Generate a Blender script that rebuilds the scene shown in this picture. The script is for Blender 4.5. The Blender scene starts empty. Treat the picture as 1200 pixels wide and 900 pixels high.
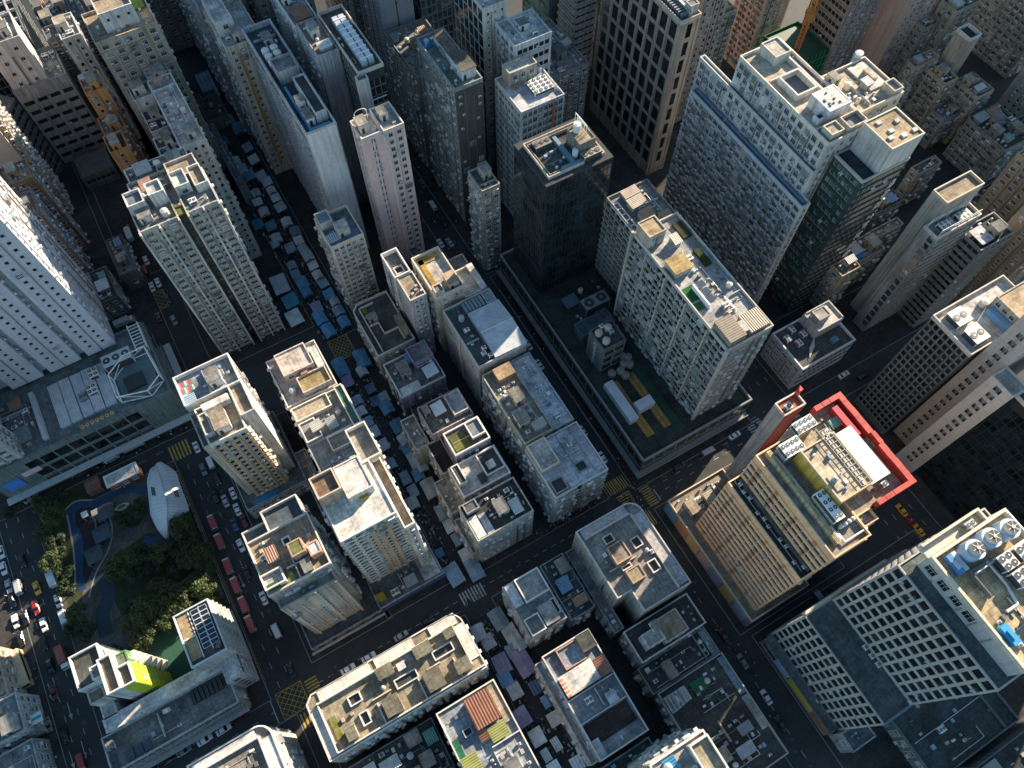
import bpy, math, random
from mathutils import Vector, Matrix
sc = bpy.context.scene
COL = sc.collection
R = random.Random(7)
rad = math.radians
# ------------------------------------------------------------------ camera geometry (also used to read roof corners at their real height)
CH, CF, CT = 240.0, 900.0, math.atan2(450, 900)
C30, S30 = math.cos(math.pi/6), 0.5
def P(px, py, z=0.0):
    dx, dy = (px-600)/CF, (450-py)/CF
    d = (dx, dy*math.cos(CT)+math.sin(CT), dy*math.sin(CT)-math.cos(CT))
    s = (z-CH)/d[2]
    x, y = d[0]*s, d[1]*s
    return (x*C30+y*S30, -x*S30+y*C30)
def PJ(X, Y, z):
    x, y = X*C30-Y*S30, X*S30+Y*C30
    v = z-CH
    d = y*math.sin(CT)-v*math.cos(CT)
    if d < 1: d = 1
    return 600+CF*x/d, 450-CF*(y*math.cos(CT)+v*math.sin(CT))/d, d
# ------------------------------------------------------------------ mesh builder
class MB:
    def __init__(s): s.v=[]; s.f=[]; s.m=[]; s.smooth=False
    def quad(s, a, b, c, d, m=0):
        i=len(s.v); s.v += [a,b,c,d]; s.f.append((i,i+1,i+2,i+3)); s.m.append(m)
    def face(s, pts, m=0):
        i=len(s.v); s.v += list(pts); s.f.append(tuple(range(i,i+len(pts)))); s.m.append(m)
    def box(s, x0,x1,y0,y1,z0,z1, m=0, top=None, T=None, bottom=True):
        i=len(s.v)
        p=[(x0,y0,z0),(x1,y0,z0),(x1,y1,z0),(x0,y1,z0),(x0,y0,z1),(x1,y0,z1),(x1,y1,z1),(x0,y1,z1)]
        if T: p=[T(q) for q in p]
        s.v += p
        fs=[(i,i+1,i+5,i+4),(i+1,i+2,i+6,i+5),(i+2,i+3,i+7,i+6),(i+3,i,i+4,i+7),(i+4,i+5,i+6,i+7)]
        ms=[m,m,m,m,m if top is None else top]
        if bottom: fs.append((i+3,i+2,i+1,i)); ms.append(m)
        s.f += fs; s.m += ms
    def prism(s, poly, z0, z1, m=0, top=None, bottom=False):
        n=len(poly); i=len(s.v)
        s.v += [(x,y,z0) for x,y in poly]+[(x,y,z1) for x,y in poly]
        for k in range(n):
            k2=(k+1)%n; s.f.append((i+k,i+k2,i+n+k2,i+n+k)); s.m.append(m)
        s.f.append(tuple(range(i+n,i+2*n))); s.m.append(m if top is None else top)
        if bottom: s.f.append(tuple(range(i+n-1,i-1,-1))); s.m.append(m)
    def cyl(s, cx,cy,z0,z1,r0,r1=None,n=12,m=0,top=None):
        r1=r0 if r1 is None else r1; i=len(s.v)
        for z,r in ((z0,r0),(z1,r1)):
            for k in range(n):
                a=2*math.pi*k/n; s.v.append((cx+r*math.cos(a),cy+r*math.sin(a),z))
        for k in range(n):
            k2=(k+1)%n; s.f.append((i+k,i+k2,i+n+k2,i+n+k)); s.m.append(m)
        s.f.append(tuple(range(i+n,i+2*n))); s.m.append(m if top is None else top)
    def tube(s, a, b, r, n=6, m=0):
        a=Vector(a); b=Vector(b); d=(b-a); 
        if d.length<1e-6: return
        d.normalize(); u=d.orthogonal().normalized(); w=d.cross(u); i=len(s.v)
        for p in (a,b):
            for k in range(n):
                t=2*math.pi*k/n; q=p+(u*math.cos(t)+w*math.sin(t))*r; s.v.append(tuple(q))
        for k in range(n):
            k2=(k+1)%n; s.f.append((i+k,i+k2,i+n+k2,i+n+k)); s.m.append(m)
        s.f.append(tuple(range(i+n-1,i-1,-1))); s.m.append(m); s.f.append(tuple(range(i+n,i+2*n))); s.m.append(m)
    def ring(s, poly, inner, z0, z1, m=0):
        n=len(poly); i=len(s.v)
        s.v += [(x,y,z0) for x,y in poly]+[(x,y,z1) for x,y in poly]+[(x,y,z0) for x,y in inner]+[(x,y,z1) for x,y in inner]
        for k in range(n):
            k2=(k+1)%n
            s.f += [(i+k,i+k2,i+n+k2,i+n+k),(i+n+k,i+n+k2,i+3*n+k2,i+3*n+k),(i+2*n+k2,i+2*n+k,i+3*n+k,i+3*n+k2)]; s.m += [m]*3
    def mesh(s, name, mats, org=(0,0,0)):
        me=bpy.data.meshes.new(name); ox,oy,oz=org
        me.from_pydata([(x-ox,y-oy,z-oz) for x,y,z in s.v],[],s.f)
        for k in mats: me.materials.append(k)
        if len(mats)>1: me.polygons.foreach_set('material_index', s.m)
        if s.smooth: me.polygons.foreach_set('use_smooth',[True]*len(s.f))
        me.update(); return me
    def build(s, name, mats, parent=None, org=None):
        if not s.v: return None
        if org is None: org = tuple(parent.location) if (parent is not None and parent.parent is None) else (0,0,0)
        if not isinstance(mats,(list,tuple)): mats=[mats]
        return link(name, s.mesh(name, mats, org), parent)
def link(name, data, parent=None):
    o=bpy.data.objects.new(name, data); COL.objects.link(o)
    if parent is not None: o.parent=parent
    return o
def tag(o, label=None, cat=None, group=None, kind=None):
    if label: o['label']=label
    if cat: o['category']=cat
    if group: o['group']=group
    if kind: o['kind']=kind
    return o
def rectpoly(x0,x1,y0,y1): return [(x0,y0),(x1,y0),(x1,y1),(x0,y1)]
def inset(poly, d):
    n=len(poly); out=[]
    for k in range(n):
        a=Vector(poly[k-1]); b=Vector(poly[k]); c=Vector(poly[(k+1)%n])
        t1=(b-a).normalized(); t2=(c-b).normalized()
        n1=Vector((-t1.y,t1.x)); n2=Vector((-t2.y,t2.x))
        bis=n1+n2; l=bis.length
        bis = n1 if l<1e-4 else bis/l
        out.append(tuple(b+bis*(d/max(.3,bis.dot(n1)))))
    return out
# ------------------------------------------------------------------ materials
_mc={}
def nodes_new(name):
    m=bpy.data.materials.new(name); m.use_nodes=True; nt=m.node_tree
    return m, nt, nt.nodes['Principled BSDF']
def N(nt, t, **k):
    n=nt.nodes.new(t)
    for a,b in k.items():
        if hasattr(n,a): setattr(n,a,b)
        else: n.inputs[a].default_value=b
    return n
def pos_scaled(nt, sx,sy,sz):
    g=N(nt,'ShaderNodeNewGeometry'); v=N(nt,'ShaderNodeVectorMath',operation='MULTIPLY'); v.inputs[1].default_value=(sx,sy,sz)
    nt.links.new(g.outputs['Position'],v.inputs[0]); return v.outputs[0]
def noise(nt, vec, scale, detail=3, rough=.6):
    n=N(nt,'ShaderNodeTexNoise'); n.inputs['Scale'].default_value=scale; n.inputs['Detail'].default_value=detail; n.inputs['Roughness'].default_value=rough
    nt.links.new(vec,n.inputs['Vector']); return n.outputs['Fac']
def mapr(nt, fac, a,b,c,d):
    n=N(nt,'ShaderNodeMapRange'); 
    for k,v in zip((1,2,3,4),(a,b,c,d)): n.inputs[k].default_value=v
    nt.links.new(fac,n.inputs[0]); return n.outputs[0]
def mul(nt, a, b):
    n=N(nt,'ShaderNodeMath',operation='MULTIPLY'); nt.links.new(a,n.inputs[0])
    if isinstance(b,(int,float)): n.inputs[1].default_value=b
    else: nt.links.new(b,n.inputs[1])
    return n.outputs[0]
def mixc(nt, fac, a, b):
    n=N(nt,'ShaderNodeMix',data_type='RGBA')
    for sock,val in ((n.inputs[0],fac),(n.inputs[6],a),(n.inputs[7],b)):
        if isinstance(val,(int,float)): sock.default_value=val
        elif isinstance(val,tuple): sock.default_value=(val+(1,))[:4]
        else: nt.links.new(val,sock)
    return n.outputs[2]
def vscale(nt, col, fac):
    n=N(nt,'ShaderNodeVectorMath',operation='SCALE'); 
    if isinstance(col,tuple): n.inputs[0].default_value=col[:3]
    else: nt.links.new(col,n.inputs[0])
    nt.links.new(fac,n.inputs['Scale']); return n.outputs[0]
def mat_wall(c, dirt=.5, rough=.85):
    key=('w',c,dirt)
    if key in _mc: return _mc[key]
    m,nt,bs=nodes_new('wall_paint')
    p=pos_scaled(nt,1,1,1)
    big=mapr(nt,noise(nt,p,.07,4),.3,.7,1-.3*dirt,1.08)
    st=mul(nt,mapr(nt,noise(nt,pos_scaled(nt,1.1,1.1,.05),1,4,.7),.42,.68,1,1-.62*dirt),mapr(nt,noise(nt,pos_scaled(nt,3.5,3.5,.12),1,3,.7),.45,.75,1,1-.4*dirt))
    fine=mapr(nt,noise(nt,p,1.7,4,.7),.25,.75,.86,1.1)
    patch=mapr(nt,noise(nt,pos_scaled(nt,.5,.5,.22),1,2,.5),.62,.66,1,1-.22*dirt)
    f=mul(nt,mul(nt,mul(nt,big,st),fine),patch)
    nt.links.new(vscale(nt,c,f),bs.inputs['Base Color'])
    bs.inputs['Roughness'].default_value=rough; bs.inputs['Specular IOR Level'].default_value=.25
    _mc[key]=m; return m
def mat_roof(c, stain=.6, tile=True):
    key=('r',c,stain,tile)
    if key in _mc: return _mc[key]
    m,nt,bs=nodes_new('roof_concrete')
    p=pos_scaled(nt,1,1,1)
    a=mapr(nt,noise(nt,p,.18,6,.75),.36,.62,1-.75*stain,1.15)
    b=mul(nt,mapr(nt,noise(nt,p,.9,6,.8),.35,.62,1-.55*stain,1.1),mapr(nt,noise(nt,pos_scaled(nt,1,.25,1),1.6,4,.7),.5,.72,1,1-.4*stain))
    v=N(nt,'ShaderNodeTexVoronoi'); v.feature='F1'; v.inputs['Scale'].default_value=.22; v.distance='CHEBYCHEV'; nt.links.new(p,v.inputs['Vector'])
    vv=N(nt,'ShaderNodeSeparateColor'); nt.links.new(v.outputs['Color'],vv.inputs[0])
    cc=mapr(nt,vv.outputs[0],0,1,1-.35*stain,1.1)
    f=mul(nt,mul(nt,a,b),cc)
    if tile:
        br=N(nt,'ShaderNodeTexBrick'); br.offset=0; br.inputs['Scale'].default_value=1; br.inputs['Brick Width'].default_value=1.2; br.inputs['Row Height'].default_value=1.2; br.inputs['Mortar Size'].default_value=.05
        br.inputs['Color1'].default_value=(1,1,1,1); br.inputs['Color2'].default_value=(.86,.86,.86,1); br.inputs['Mortar'].default_value=(.62,.62,.62,1)
        nt.links.new(p,br.inputs['Vector']); s=N(nt,'ShaderNodeSeparateColor'); nt.links.new(br.outputs['Color'],s.inputs[0]); f=mul(nt,f,s.outputs[0])
    warm=tuple(min(1,x*y) for x,y in zip(c,(1.12,.96,.78)))
    col=mixc(nt,mapr(nt,noise(nt,p,.33,4),.45,.65,0,.8*stain),c,warm)
    nt.links.new(vscale(nt,col,f),bs.inputs['Base Color'])
    bs.inputs['Roughness'].default_value=.9; bs.inputs['Specular IOR Level'].default_value=.2
    _mc[key]=m; return m
def mat_plain(c, rough=.6, metal=0, var=.12):
    key=('p',c,rough,metal,var)
    if key in _mc: return _mc[key]
    m,nt,bs=nodes_new('painted_surface'); p=pos_scaled(nt,1,1,1)
    f=mul(nt,mapr(nt,noise(nt,p,1.3,4,.7),.3,.7,1-var,1+var*.6),mapr(nt,noise(nt,p,.25,3,.6),.3,.7,1-var,1+var*.5))
    nt.links.new(vscale(nt,c,f),bs.inputs['Base Color'])
    bs.inputs['Roughness'].default_value=rough; bs.inputs['Metallic'].default_value=metal
    _mc[key]=m; return m
def mat_glass(c=(.02,.028,.034), curtain=.25, rough=.12):
    key=('g',c,curtain)
    if key in _mc: return _mc[key]
    m,nt,bs=nodes_new('window_glass')
    v=N(nt,'ShaderNodeTexVoronoi'); v.inputs['Scale'].default_value=.42; v.distance='CHEBYCHEV'; nt.links.new(pos_scaled(nt,1,1,1),v.inputs['Vector'])
    s=N(nt,'ShaderNodeSeparateColor'); nt.links.new(v.outputs['Color'],s.inputs[0])
    f=mapr(nt,s.outputs[0],1-curtain-.02,1-curtain,0,1) if curtain>0 else 0.0
    c2=mixc(nt,s.outputs[1],(.10,.10,.095),(.30,.29,.26))
    c1=vscale(nt,c,mapr(nt,s.outputs[2],0,1,.4,2.2))
    nt.links.new(mixc(nt,f,c1,c2),bs.inputs['Base Color'])
    bs.inputs['Roughness'].default_value=rough; bs.inputs['Specular IOR Level'].default_value=.6
    _mc[key]=m; return m
def mat_objcolor(name, rough=.35, coat=.3, var=0.0, stripes=False):
    if name in _mc: return _mc[name]
    m,nt,bs=nodes_new(name); oi=N(nt,'ShaderNodeObjectInfo'); c=oi.outputs['Color']
    if var:
        p=pos_scaled(nt,1,1,1); f=mul(nt,mapr(nt,noise(nt,p,1.1,4,.7),.3,.7,1-var,1+.3*var),mapr(nt,noise(nt,p,.3,2),.3,.7,1-var,1.05))
        c=vscale(nt,c,f)
    nt.links.new(c,bs.inputs['Base Color']); bs.inputs['Roughness'].default_value=rough; bs.inputs['Coat Weight'].default_value=coat
    _mc[name]=m; return m
def mat_corr(c, axis=0, period=.6):
    key=('c',c,axis,period)
    if key in _mc: return _mc[key]
    m,nt,bs=nodes_new('corrugated_sheet'); g=N(nt,'ShaderNodeNewGeometry'); s=N(nt,'ShaderNodeSeparateXYZ'); nt.links.new(g.outputs['Position'],s.inputs[0])
    w=N(nt,'ShaderNodeMath',operation='SINE'); nt.links.new(mul(nt,s.outputs[axis],2*math.pi/period),w.inputs[0])
    p=pos_scaled(nt,1,1,1)
    f=mul(nt,mapr(nt,noise(nt,p,.5,5,.7),.3,.7,.7,1.1),mapr(nt,w.outputs[0],-1,1,.86,1.05))
    nt.links.new(vscale(nt,c,f),bs.inputs['Base Color'])
    b=N(nt,'ShaderNodeBump'); b.inputs['Strength'].default_value=.6; b.inputs['Distance'].default_value=.08; nt.links.new(w.outputs[0],b.inputs['Height']); nt.links.new(b.outputs[0],bs.inputs['Normal'])
    bs.inputs['Roughness'].default_value=.6; _mc[key]=m; return m
GL=mat_glass(); GLB=mat_glass((.03,.05,.06),.15); GLT=mat_glass((.025,.09,.085),.08); GLK=mat_glass((.012,.015,.017),0)
WHITE=mat_plain((.72,.73,.74)); METAL=mat_plain((.42,.43,.45),.45,.5); DARK=mat_plain((.03,.032,.035),.6); ACM=mat_plain((.62,.63,.62),.6); GREYM=mat_plain((.3,.31,.32),.7); FAN=mat_plain((.05,.05,.055),.5)
PIPE1=mat_plain((.16,.16,.16)); PIPE2=mat_plain((.42,.42,.41)); PIPE3=mat_plain((.26,.21,.17))
# ------------------------------------------------------------------ facade
_wt={}
def win_template(w,h,gl,fr,deep,kind):
    key=(round(w,2),round(h,2),gl.name,fr.name,deep,kind)
    if key in _wt: return _wt[key]
    b=MB(); x=w/2; f=min(.12,w*.08)
    if kind=='frame':
        b.quad((-x,-.03,0),(x,-.03,0),(x,-.03,h),(-x,-.03,h),1)
        b.box(-x-f,-x,-deep,0,0,h,0,bottom=False); b.box(x,x+f,-deep,0,0,h,0,bottom=False)
        b.box(-x-f,x+f,-deep,0,h,h+f,0); b.box(-x-f,x+f,-deep-.1,0,-f,0,0)
        if w>1.1:
            for k in range(1,int(w/.9)+1):
                xx=-x+w*k/(int(w/.9)+1); b.box(xx-.03,xx+.03,-.08,-.03,0,h,0,bottom=False)
            b.box(-x,x,-.085,-.03,h*.68,h*.68+.06,0)
    else:
        b.quad((-x,-.03,0),(x,-.03,0),(x,-.03,h),(-x,-.03,h),1)
        b.box(-x,-x+.07,-.09,-.03,0,h,0); b.box(-x,x,-.085,-.03,0,.07,0)
    me=b.mesh('window',[fr,gl]); me['v']=0
    _wt[key]=(me,[tuple(v.co) for v in me.vertices],[tuple(p.vertices) for p in me.polygons],[p.material_index for p in me.polygons]); return _wt[key]
_at={}
def ac_template():
    if 'a' in _at: return _at['a']
    b=MB(); b.box(-.48,.48,-.75,-.02,0,.62,0); b.quad((-.36,-.76,.08),(.36,-.76,.08),(.36,-.76,.54),(-.36,-.76,.54),1)
    b.box(-.4,.4,-.6,0,-.08,0,0)
    me=b.mesh('air_conditioner',[ACM,FAN]); _at['a']=(me,[tuple(v.co) for v in me.vertices],[tuple(p.vertices) for p in me.polygons],[p.material_index for p in me.polygons]); return _at['a']
def cage_template(i):
    key=('c',i)
    if key in _at: return _at[key]
    b=MB(); w=(1.9,2.3,1.6)[i]/2; d=(.55,.7,.45)[i]; h=(1.7,1.9,1.5)[i]
    b.box(-w,w,-d,-.05,-.12,0,0); b.box(-w,w,-d-.05,-.05,h,h+.1,0); b.quad((-w+.08,-d+.06,0),(w-.08,-d+.06,0),(w-.08,-d+.06,h),(-w+.08,-d+.06,h),1)
    n=5
    for k in range(n+1): x=-w+2*w*k/n; b.box(x-.05,x+.05,-d-.02,-d+.06,0,h,0)
    b.box(-w,w,-d-.03,-d+.06,h*.45,h*.45+.08,0); b.box(-w,-w+.06,-d,-.05,0,h,0); b.box(w-.06,w,-d,-.05,0,h,0)
    me=b.mesh('window_cage',[(ACM,GREYM,mat_plain((.30,.36,.33),.6))[i],GL]); _at[key]=(me,[tuple(v.co) for v in me.vertices],[tuple(p.vertices) for p in me.polygons],[p.material_index for p in me.polygons]); return _at[key]
def F(style='punch', **k): d=dict(style=style); d.update(k); return d
STY=dict(
 punch=dict(fw=2.7,fh=3.0,ww=1.6,wh=1.65,sill=.85,ac=.3,kind='frame',deep=.13,gl=GL,fr=None,ledge=.07,ledgeh=.14,fin=0,margin=.5,skip=.03,cage=.06,pipes=1),
 band =dict(fw=1.9,fh=3.4,ww=1.78,wh=1.7,sill=1.0,ac=.03,kind='plain',deep=.1,gl=GLK,fr=None,ledge=.25,fin=0,margin=.8,skip=0),
 curtain=dict(fw=2.0,fh=3.6,ww=1.86,wh=3.0,sill=.45,ac=0,kind='plain',deep=.1,gl=GLK,fr=None,ledge=.06,fin=0,margin=.25,skip=0),
 egg  =dict(fw=3.1,fh=3.3,ww=2.2,wh=2.3,sill=.8,ac=.02,kind='plain',deep=.1,gl=GLK,fr=None,ledge=.7,ledgeh=.75,fin=.7,finw=.75,margin=.2,skip=0),
 stripe=dict(fw=2.2,fh=3.3,ww=2.1,wh=1.5,sill=1.7,ac=.04,kind='plain',deep=.1,gl=GLK,fr=None,ledge=.35,ledgeh=1.45,fin=0,margin=.2,skip=0),
 balc =dict(fw=3.0,fh=2.9,ww=2.0,wh=1.6,sill=.95,ac=.4,kind='frame',deep=.12,gl=GL,fr=None,ledge=.22,ledgeh=.7,cage=.22,pipes=1,fin=0,margin=.4,skip=.02),
)
def in_view(x,y,z,m=40):
    u,v,d=PJ(x,y,z); return -m<u<1200+m and -m<v<900+m
class Building:
    def __init__(s, kind, label, base, cat, group=None):
        s.root=bpy.data.objects.new(kind,None); COL.objects.link(s.root); s.root.location=base; s.root.empty_display_size=2
        tag(s.root,label,cat,group); s.w=[]; s.a=[]; s.c=[]; s.base=base; s.R=random.Random(label)
    def face(s, wall, p, q, z0, z1, spec):
        if not spec or spec['style']=='blank': return
        st=dict(STY[spec['style']]); st.update(spec)
        p=Vector(p); q=Vector(q); t=(q-p); L=t.length; t.normalize(); n=Vector((t.y,-t.x))
        mid=(p+q)/2
        if (-mid).dot(n) < -14: return          # turned away from where anyone looks
        T=lambda c: (p.x+t.x*c[0]-n.x*c[1], p.y+t.y*c[0]-n.y*c[1], c[2])
        ang=math.atan2(t.y,t.x); fr=st['fr'] or s.framemat
        nf=max(1,int((z1-z0-.2)/st['fh'])); fh=st['fh']; nb=max(1,int((L-2*st['margin'])/st['fw'])); fw=(L-2*st['margin'])/nb
        ww=min(st['ww'],fw-.08); lh=st.get('ledgeh',.3); ztop=z1-nf*fh
        if st['ledge']:
            for i in range(nf):
                zz=ztop+i*fh
                wall.box(0.02,L-.02,-st['ledge'],0,zz,zz+lh,0,T=T)
        if st['fin']:
            fwid=st.get('finw',.4)
            for k in range(nb+1):
                c=st['margin']+k*fw; wall.box(max(0.03,c-fwid/2),min(L-.03,c+fwid/2),-st['fin']+.02,0,z0+.1,z1-.02,0,T=T,bottom=False)
        if st.get('pipes') and L>5:
            for k in range(int(L/5)):
                c=st['margin']+fw*s.R.randrange(1,nb) if nb>1 else L/2
                c+=s.R.uniform(-.15,.15); wall.box(c-.09,c+.09,-.26-st['ledge'],0,z0+.1,z1-s.R.uniform(.2,6),1,T=T,bottom=False)
        for k in st.get('pil',()):               # pilasters at given positions along the wall
            wall.box(k*L-.35,k*L+.35,-.45,0,z0+.05,z1-.03,0,T=T,bottom=False)
        tpl=win_template(ww,st['wh'],st['gl'],fr,st['deep'],st['kind']); at=ac_template()
        skipcols=st.get('skipcols',()); cols=st.get('cols')
        for j in range(nb):
            if j in skipcols or (cols and j%cols[0] not in cols[1]): continue
            for i in range(nf):
                if s.R.random()<st['skip']: continue
                c=st['margin']+(j+.5)*fw; zz=ztop+i*fh+st['sill']
                if zz+st['wh']>z1-.1: continue
                X=p.x+t.x*c; Y=p.y+t.y*c
                u,v,d=PJ(X,Y,zz); vis=-30<u<1230 and -30<v<930
                fac=max(.02,(Vector((-X,-Y,CH-zz)).normalized()).dot(Vector((n.x,n.y,0))))
                sz=ww*st['wh']*fac/d**2*(1 if vis else 1e-3)
                s.w.append((sz,X,Y,zz,ang,tpl))
                if fac>.03 and s.R.random()<st.get('cage',0) and fw>1.9:
                    s.c.append((sz,X+n.x*(st['ledge'] if st['style']=='balc' else 0),Y+n.y*(st['ledge'] if st['style']=='balc' else 0),zz-.1,ang,cage_template(s.R.randrange(3))))
                if s.R.random()<st['ac']:
                    o=s.R.choice((-.35,.35))*ww; X2=p.x+t.x*(c+o)+n.x*st['ledge']*0; Y2=p.y+t.y*(c+o)
                    s.a.append((sz,X2+n.x*(st['ledge'] if st['style']=='balc' else .0),Y2+n.y*(st['ledge'] if st['style']=='balc' else .0),zz-.75 if s.R.random()<.6 else zz+.2,ang,at))
    def vol(s, fp, z0, z1, wall, roof=None, faces=None, fr=None, parapet=1.0, pth=.35, base_extra=True, name='wall', pcol=None, dirt=.8, topled=0):
        poly = rectpoly(*fp) if not isinstance(fp[0],(tuple,list)) else fp
        wm = wall if not isinstance(wall,tuple) else mat_wall(wall,dirt)
        s.framemat = fr if fr is not None else mat_plain((.5,.5,.49),.5)
        b=MB(); b.prism(poly,z0,z1,0)
        n=len(poly); keys=('S','E','N','W')
        for k in range(n):
            sp=None
            if faces: sp=faces.get(keys[k] if n==4 else k, faces.get('*'))
            s.face(b,poly[k],poly[(k+1)%n],z0,z1,sp)
        b.build(name,[wm,s.R.choice((PIPE1,PIPE2,PIPE3))],s.root)
        inn=inset(poly,pth)
        if parapet>0:
            r=MB(); out=inset(poly,-topled-.02); r.ring(out,inn,z1-(.35 if topled else .1),z1+parapet,0)
            if topled: r.face([(x,y,z1-.35) for x,y in reversed(out)],0)
            r.build('parapet', (mat_wall(pcol,.35) if pcol else wm), s.root)
        f=MB(); f.face([(x,y,z1+.06) for x,y in inn]); rm=roof if not isinstance(roof,tuple) else mat_roof(roof)
        f.build('roof', rm or mat_roof((.25,.25,.25)), s.root)
        return poly
    def part(s, name, mb, mats): return mb.build(name,mats,s.root)
    # ---- roof furniture
    def stair(s, x0,x1,y0,y1,z,h=2.7,wall=(.5,.5,.48),roof=(.3,.29,.27)):
        b=MB(); b.box(x0,x1,y0,y1,z,z+h,0); b.box(x0-.15,x1+.15,y0-.15,y1+.15,z+h,z+h+.22,1)
        b.box(x0-.05,x0,(y0+y1)/2-.4,(y0+y1)/2+.4,z+1,z+1.8,2)
        o=s.part('stair_house',b,[mat_wall(wall,.6),mat_roof(roof),DARK]); d=MB(); d.box(x0+.6,x0+1.5,y0-.05,y0,z+.05,z+2.05,0); d.build('door',DARK,o,s.base)
        return o
    def well(s, x0,x1,y0,y1,z,c=(.6,.58,.55)):
        b=MB(); p=rectpoly(x0,x1,y0,y1); b.ring(p,inset(p,.3),z,z+.9,0); b.face([(x,y,z+.1) for x,y in inset(p,.3)],1)
        return s.part('light_well',b,[mat_wall(c,.5),DARK])
    def tank(s,x,y,z,r=1.1,h=1.8,c=(.45,.45,.44)):
        b=MB(); b.cyl(x,y,z+.3,z+.3+h,r,n=14,m=0); b.cyl(x,y,z+.3+h,z+.55+h,r*.98,r*.25,n=14,m=0)
        for k in range(4):
            a=k*math.pi/2+.78; b.box(x+r*.7*math.cos(a)-.12,x+r*.7*math.cos(a)+.12,y+r*.7*math.sin(a)-.12,y+r*.7*math.sin(a)+.12,z,z+.3,0)
        return s.part('water_tank',b,[mat_plain(c,.6)])
    def chiller(s,x0,x1,y0,y1,z,h=1.8,nx=2,ny=2,c=(.6,.61,.6)):
        b=MB(); b.box(x0,x1,y0,y1,z+.25,z+h,0); 
        for X in (x0+.2,x1-.5):
            b.box(X,X+.3,y0+.1,y1-.1,z,z+.25,1)
        r=min((x1-x0)/nx,(y1-y0)/ny)*.4; sub=nx*ny>=2; fans=[]
        for i in range(nx):
            for j in range(ny):
                cx=x0+(x1-x0)*(i+.5)/nx; cy=y0+(y1-y0)*(j+.5)/ny
                q=MB() if sub else b
                q.cyl(cx,cy,z+h,z+h+.18,r,n=12,m=0,top=1); q.cyl(cx,cy,z+h+.18,z+h+.24,r*.3,n=8,m=0)
                if sub: fans.append(q)
        b.box(x0-.03,x0,y0+.3,y1-.3,z+.5,z+h-.2,1); b.box(x0+.3,x1-.3,y0-.03,y0,z+.5,z+h-.2,1)
        o=s.part('chiller',b,[mat_plain(c,.55),FAN])
        for q in fans: q.build('fan',[mat_plain(c,.55),FAN],o,s.base)
        return o
    def shed(s,x0,x1,y0,y1,z,h=2.2,c=(.3,.32,.34),wall=(.4,.4,.38),slope=.5,axis=0,ov=.25):
        b=MB(); b.box(x0+.1,x1-.1,y0+.1,y1-.1,z,z+h-.1,0)
        za,zb=z+h,z+h+slope
        pts=[(x0-ov,y0-ov,za),(x1+ov,y0-ov,zb if axis==0 else za),(x1+ov,y1+ov,zb),(x0-ov,y1+ov,za if axis==0 else zb)]
        b.face(pts,1); b.face([(x,y,w-.1) for x,y,w in reversed(pts)],1)
        for k in range(4):
            a,d=pts[k],pts[(k+1)%4]; b.quad((a[0],a[1],a[2]-.1),(d[0],d[1],d[2]-.1),d,a,1)
        return s.part('roof_shed',b,[mat_wall(wall,.7),mat_corr(c,1-axis)])
    def pipe(s,pts,r=.1,c=(.5,.5,.5)):
        b=MB()
        for a,d in zip(pts[:-1],pts[1:]): b.tube(a,d,r)
        return s.part('pipe',b,[mat_plain(c,.5,.3)])
    def lowwall(s,x0,x1,y0,y1,z,h=1.0,c=(.6,.6,.58)):
        b=MB(); b.box(x0,x1,y0,y1,z,z+h,0); return s.part('dividing_wall',b,[mat_wall(c,.5)])
    def slab(s,x0,x1,y0,y1,z,h,c,name='roof_slab',m=None):
        b=MB(); b.box(x0,x1,y0,y1,z,z+h,0); return s.part(name,b,[m or mat_roof(c)])
    def clutter(s, fp, z, dens=1.0, big=True, sheds=.4, pal=None, wall=(.5,.5,.48), walls=True):
        x0,x1,y0,y1=fp; rr=s.R; A=(x1-x0)*(y1-y0); used=[]
        pal=pal or [(.3,.32,.34),(.42,.44,.46),(.2,.24,.28),(.36,.2,.13),(.55,.56,.57),(.12,.3,.26),(.16,.28,.42)]
        def spot(w,d,tries=14):
            for _ in range(tries):
                if x1-x0-1.4<w or y1-y0-1.4<d: return None
                x=rr.uniform(x0+.7,x1-.7-w); y=rr.uniform(y0+.7,y1-.7-d)
                if all(x+w+.4<a or x>b+.4 or y+d+.4<c or y>e+.4 for a,b,c,e in used): used.append((x,x+w,y,y+d)); return x,y
            return None
        if big:
            for _ in range(max(1,int(A/170*dens))):
                w,d=rr.uniform(2.6,4.2),rr.uniform(3,5); q=spot(w,d)
                if q: s.stair(q[0],q[0]+w,q[1],q[1]+d,z,rr.uniform(2.4,3.6),wall,rr.choice([(.3,.29,.27),(.22,.22,.22),(.4,.36,.3)]))
        for _ in range(int(A/90*dens*sheds+rr.random())):
            w,d=rr.uniform(2,5),rr.uniform(2,4.5); q=spot(w,d)
            if q: s.shed(q[0],q[0]+w,q[1],q[1]+d,z,rr.uniform(1.6,2.6),rr.choice(pal),rr.choice([(.4,.4,.38),(.5,.46,.4),(.3,.34,.36)]),rr.uniform(.1,.5),rr.choice((0,1)))
        for _ in range(int(A/130*dens+rr.random())):
            w=rr.uniform(1.2,2.6); q=spot(w,w)
            if q:
                if rr.random()<.5: s.tank(q[0]+w/2,q[1]+w/2,z,w*.42,rr.uniform(1.2,2.),rr.choice([(.45,.45,.44),(.55,.5,.42),(.3,.36,.4)]))
                else: s.chiller(q[0],q[0]+w,q[1],q[1]+w*.8,z,rr.uniform(1,1.6),1 if w<1.8 else 2,1)
        for _ in range(int(A/60*dens)):
            w=rr.uniform(.7,1.1); q=spot(w,w)
            if q: s.chiller(q[0],q[0]+w,q[1],q[1]+w*.7,z,.9,1,1)
        b=MB()
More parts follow.
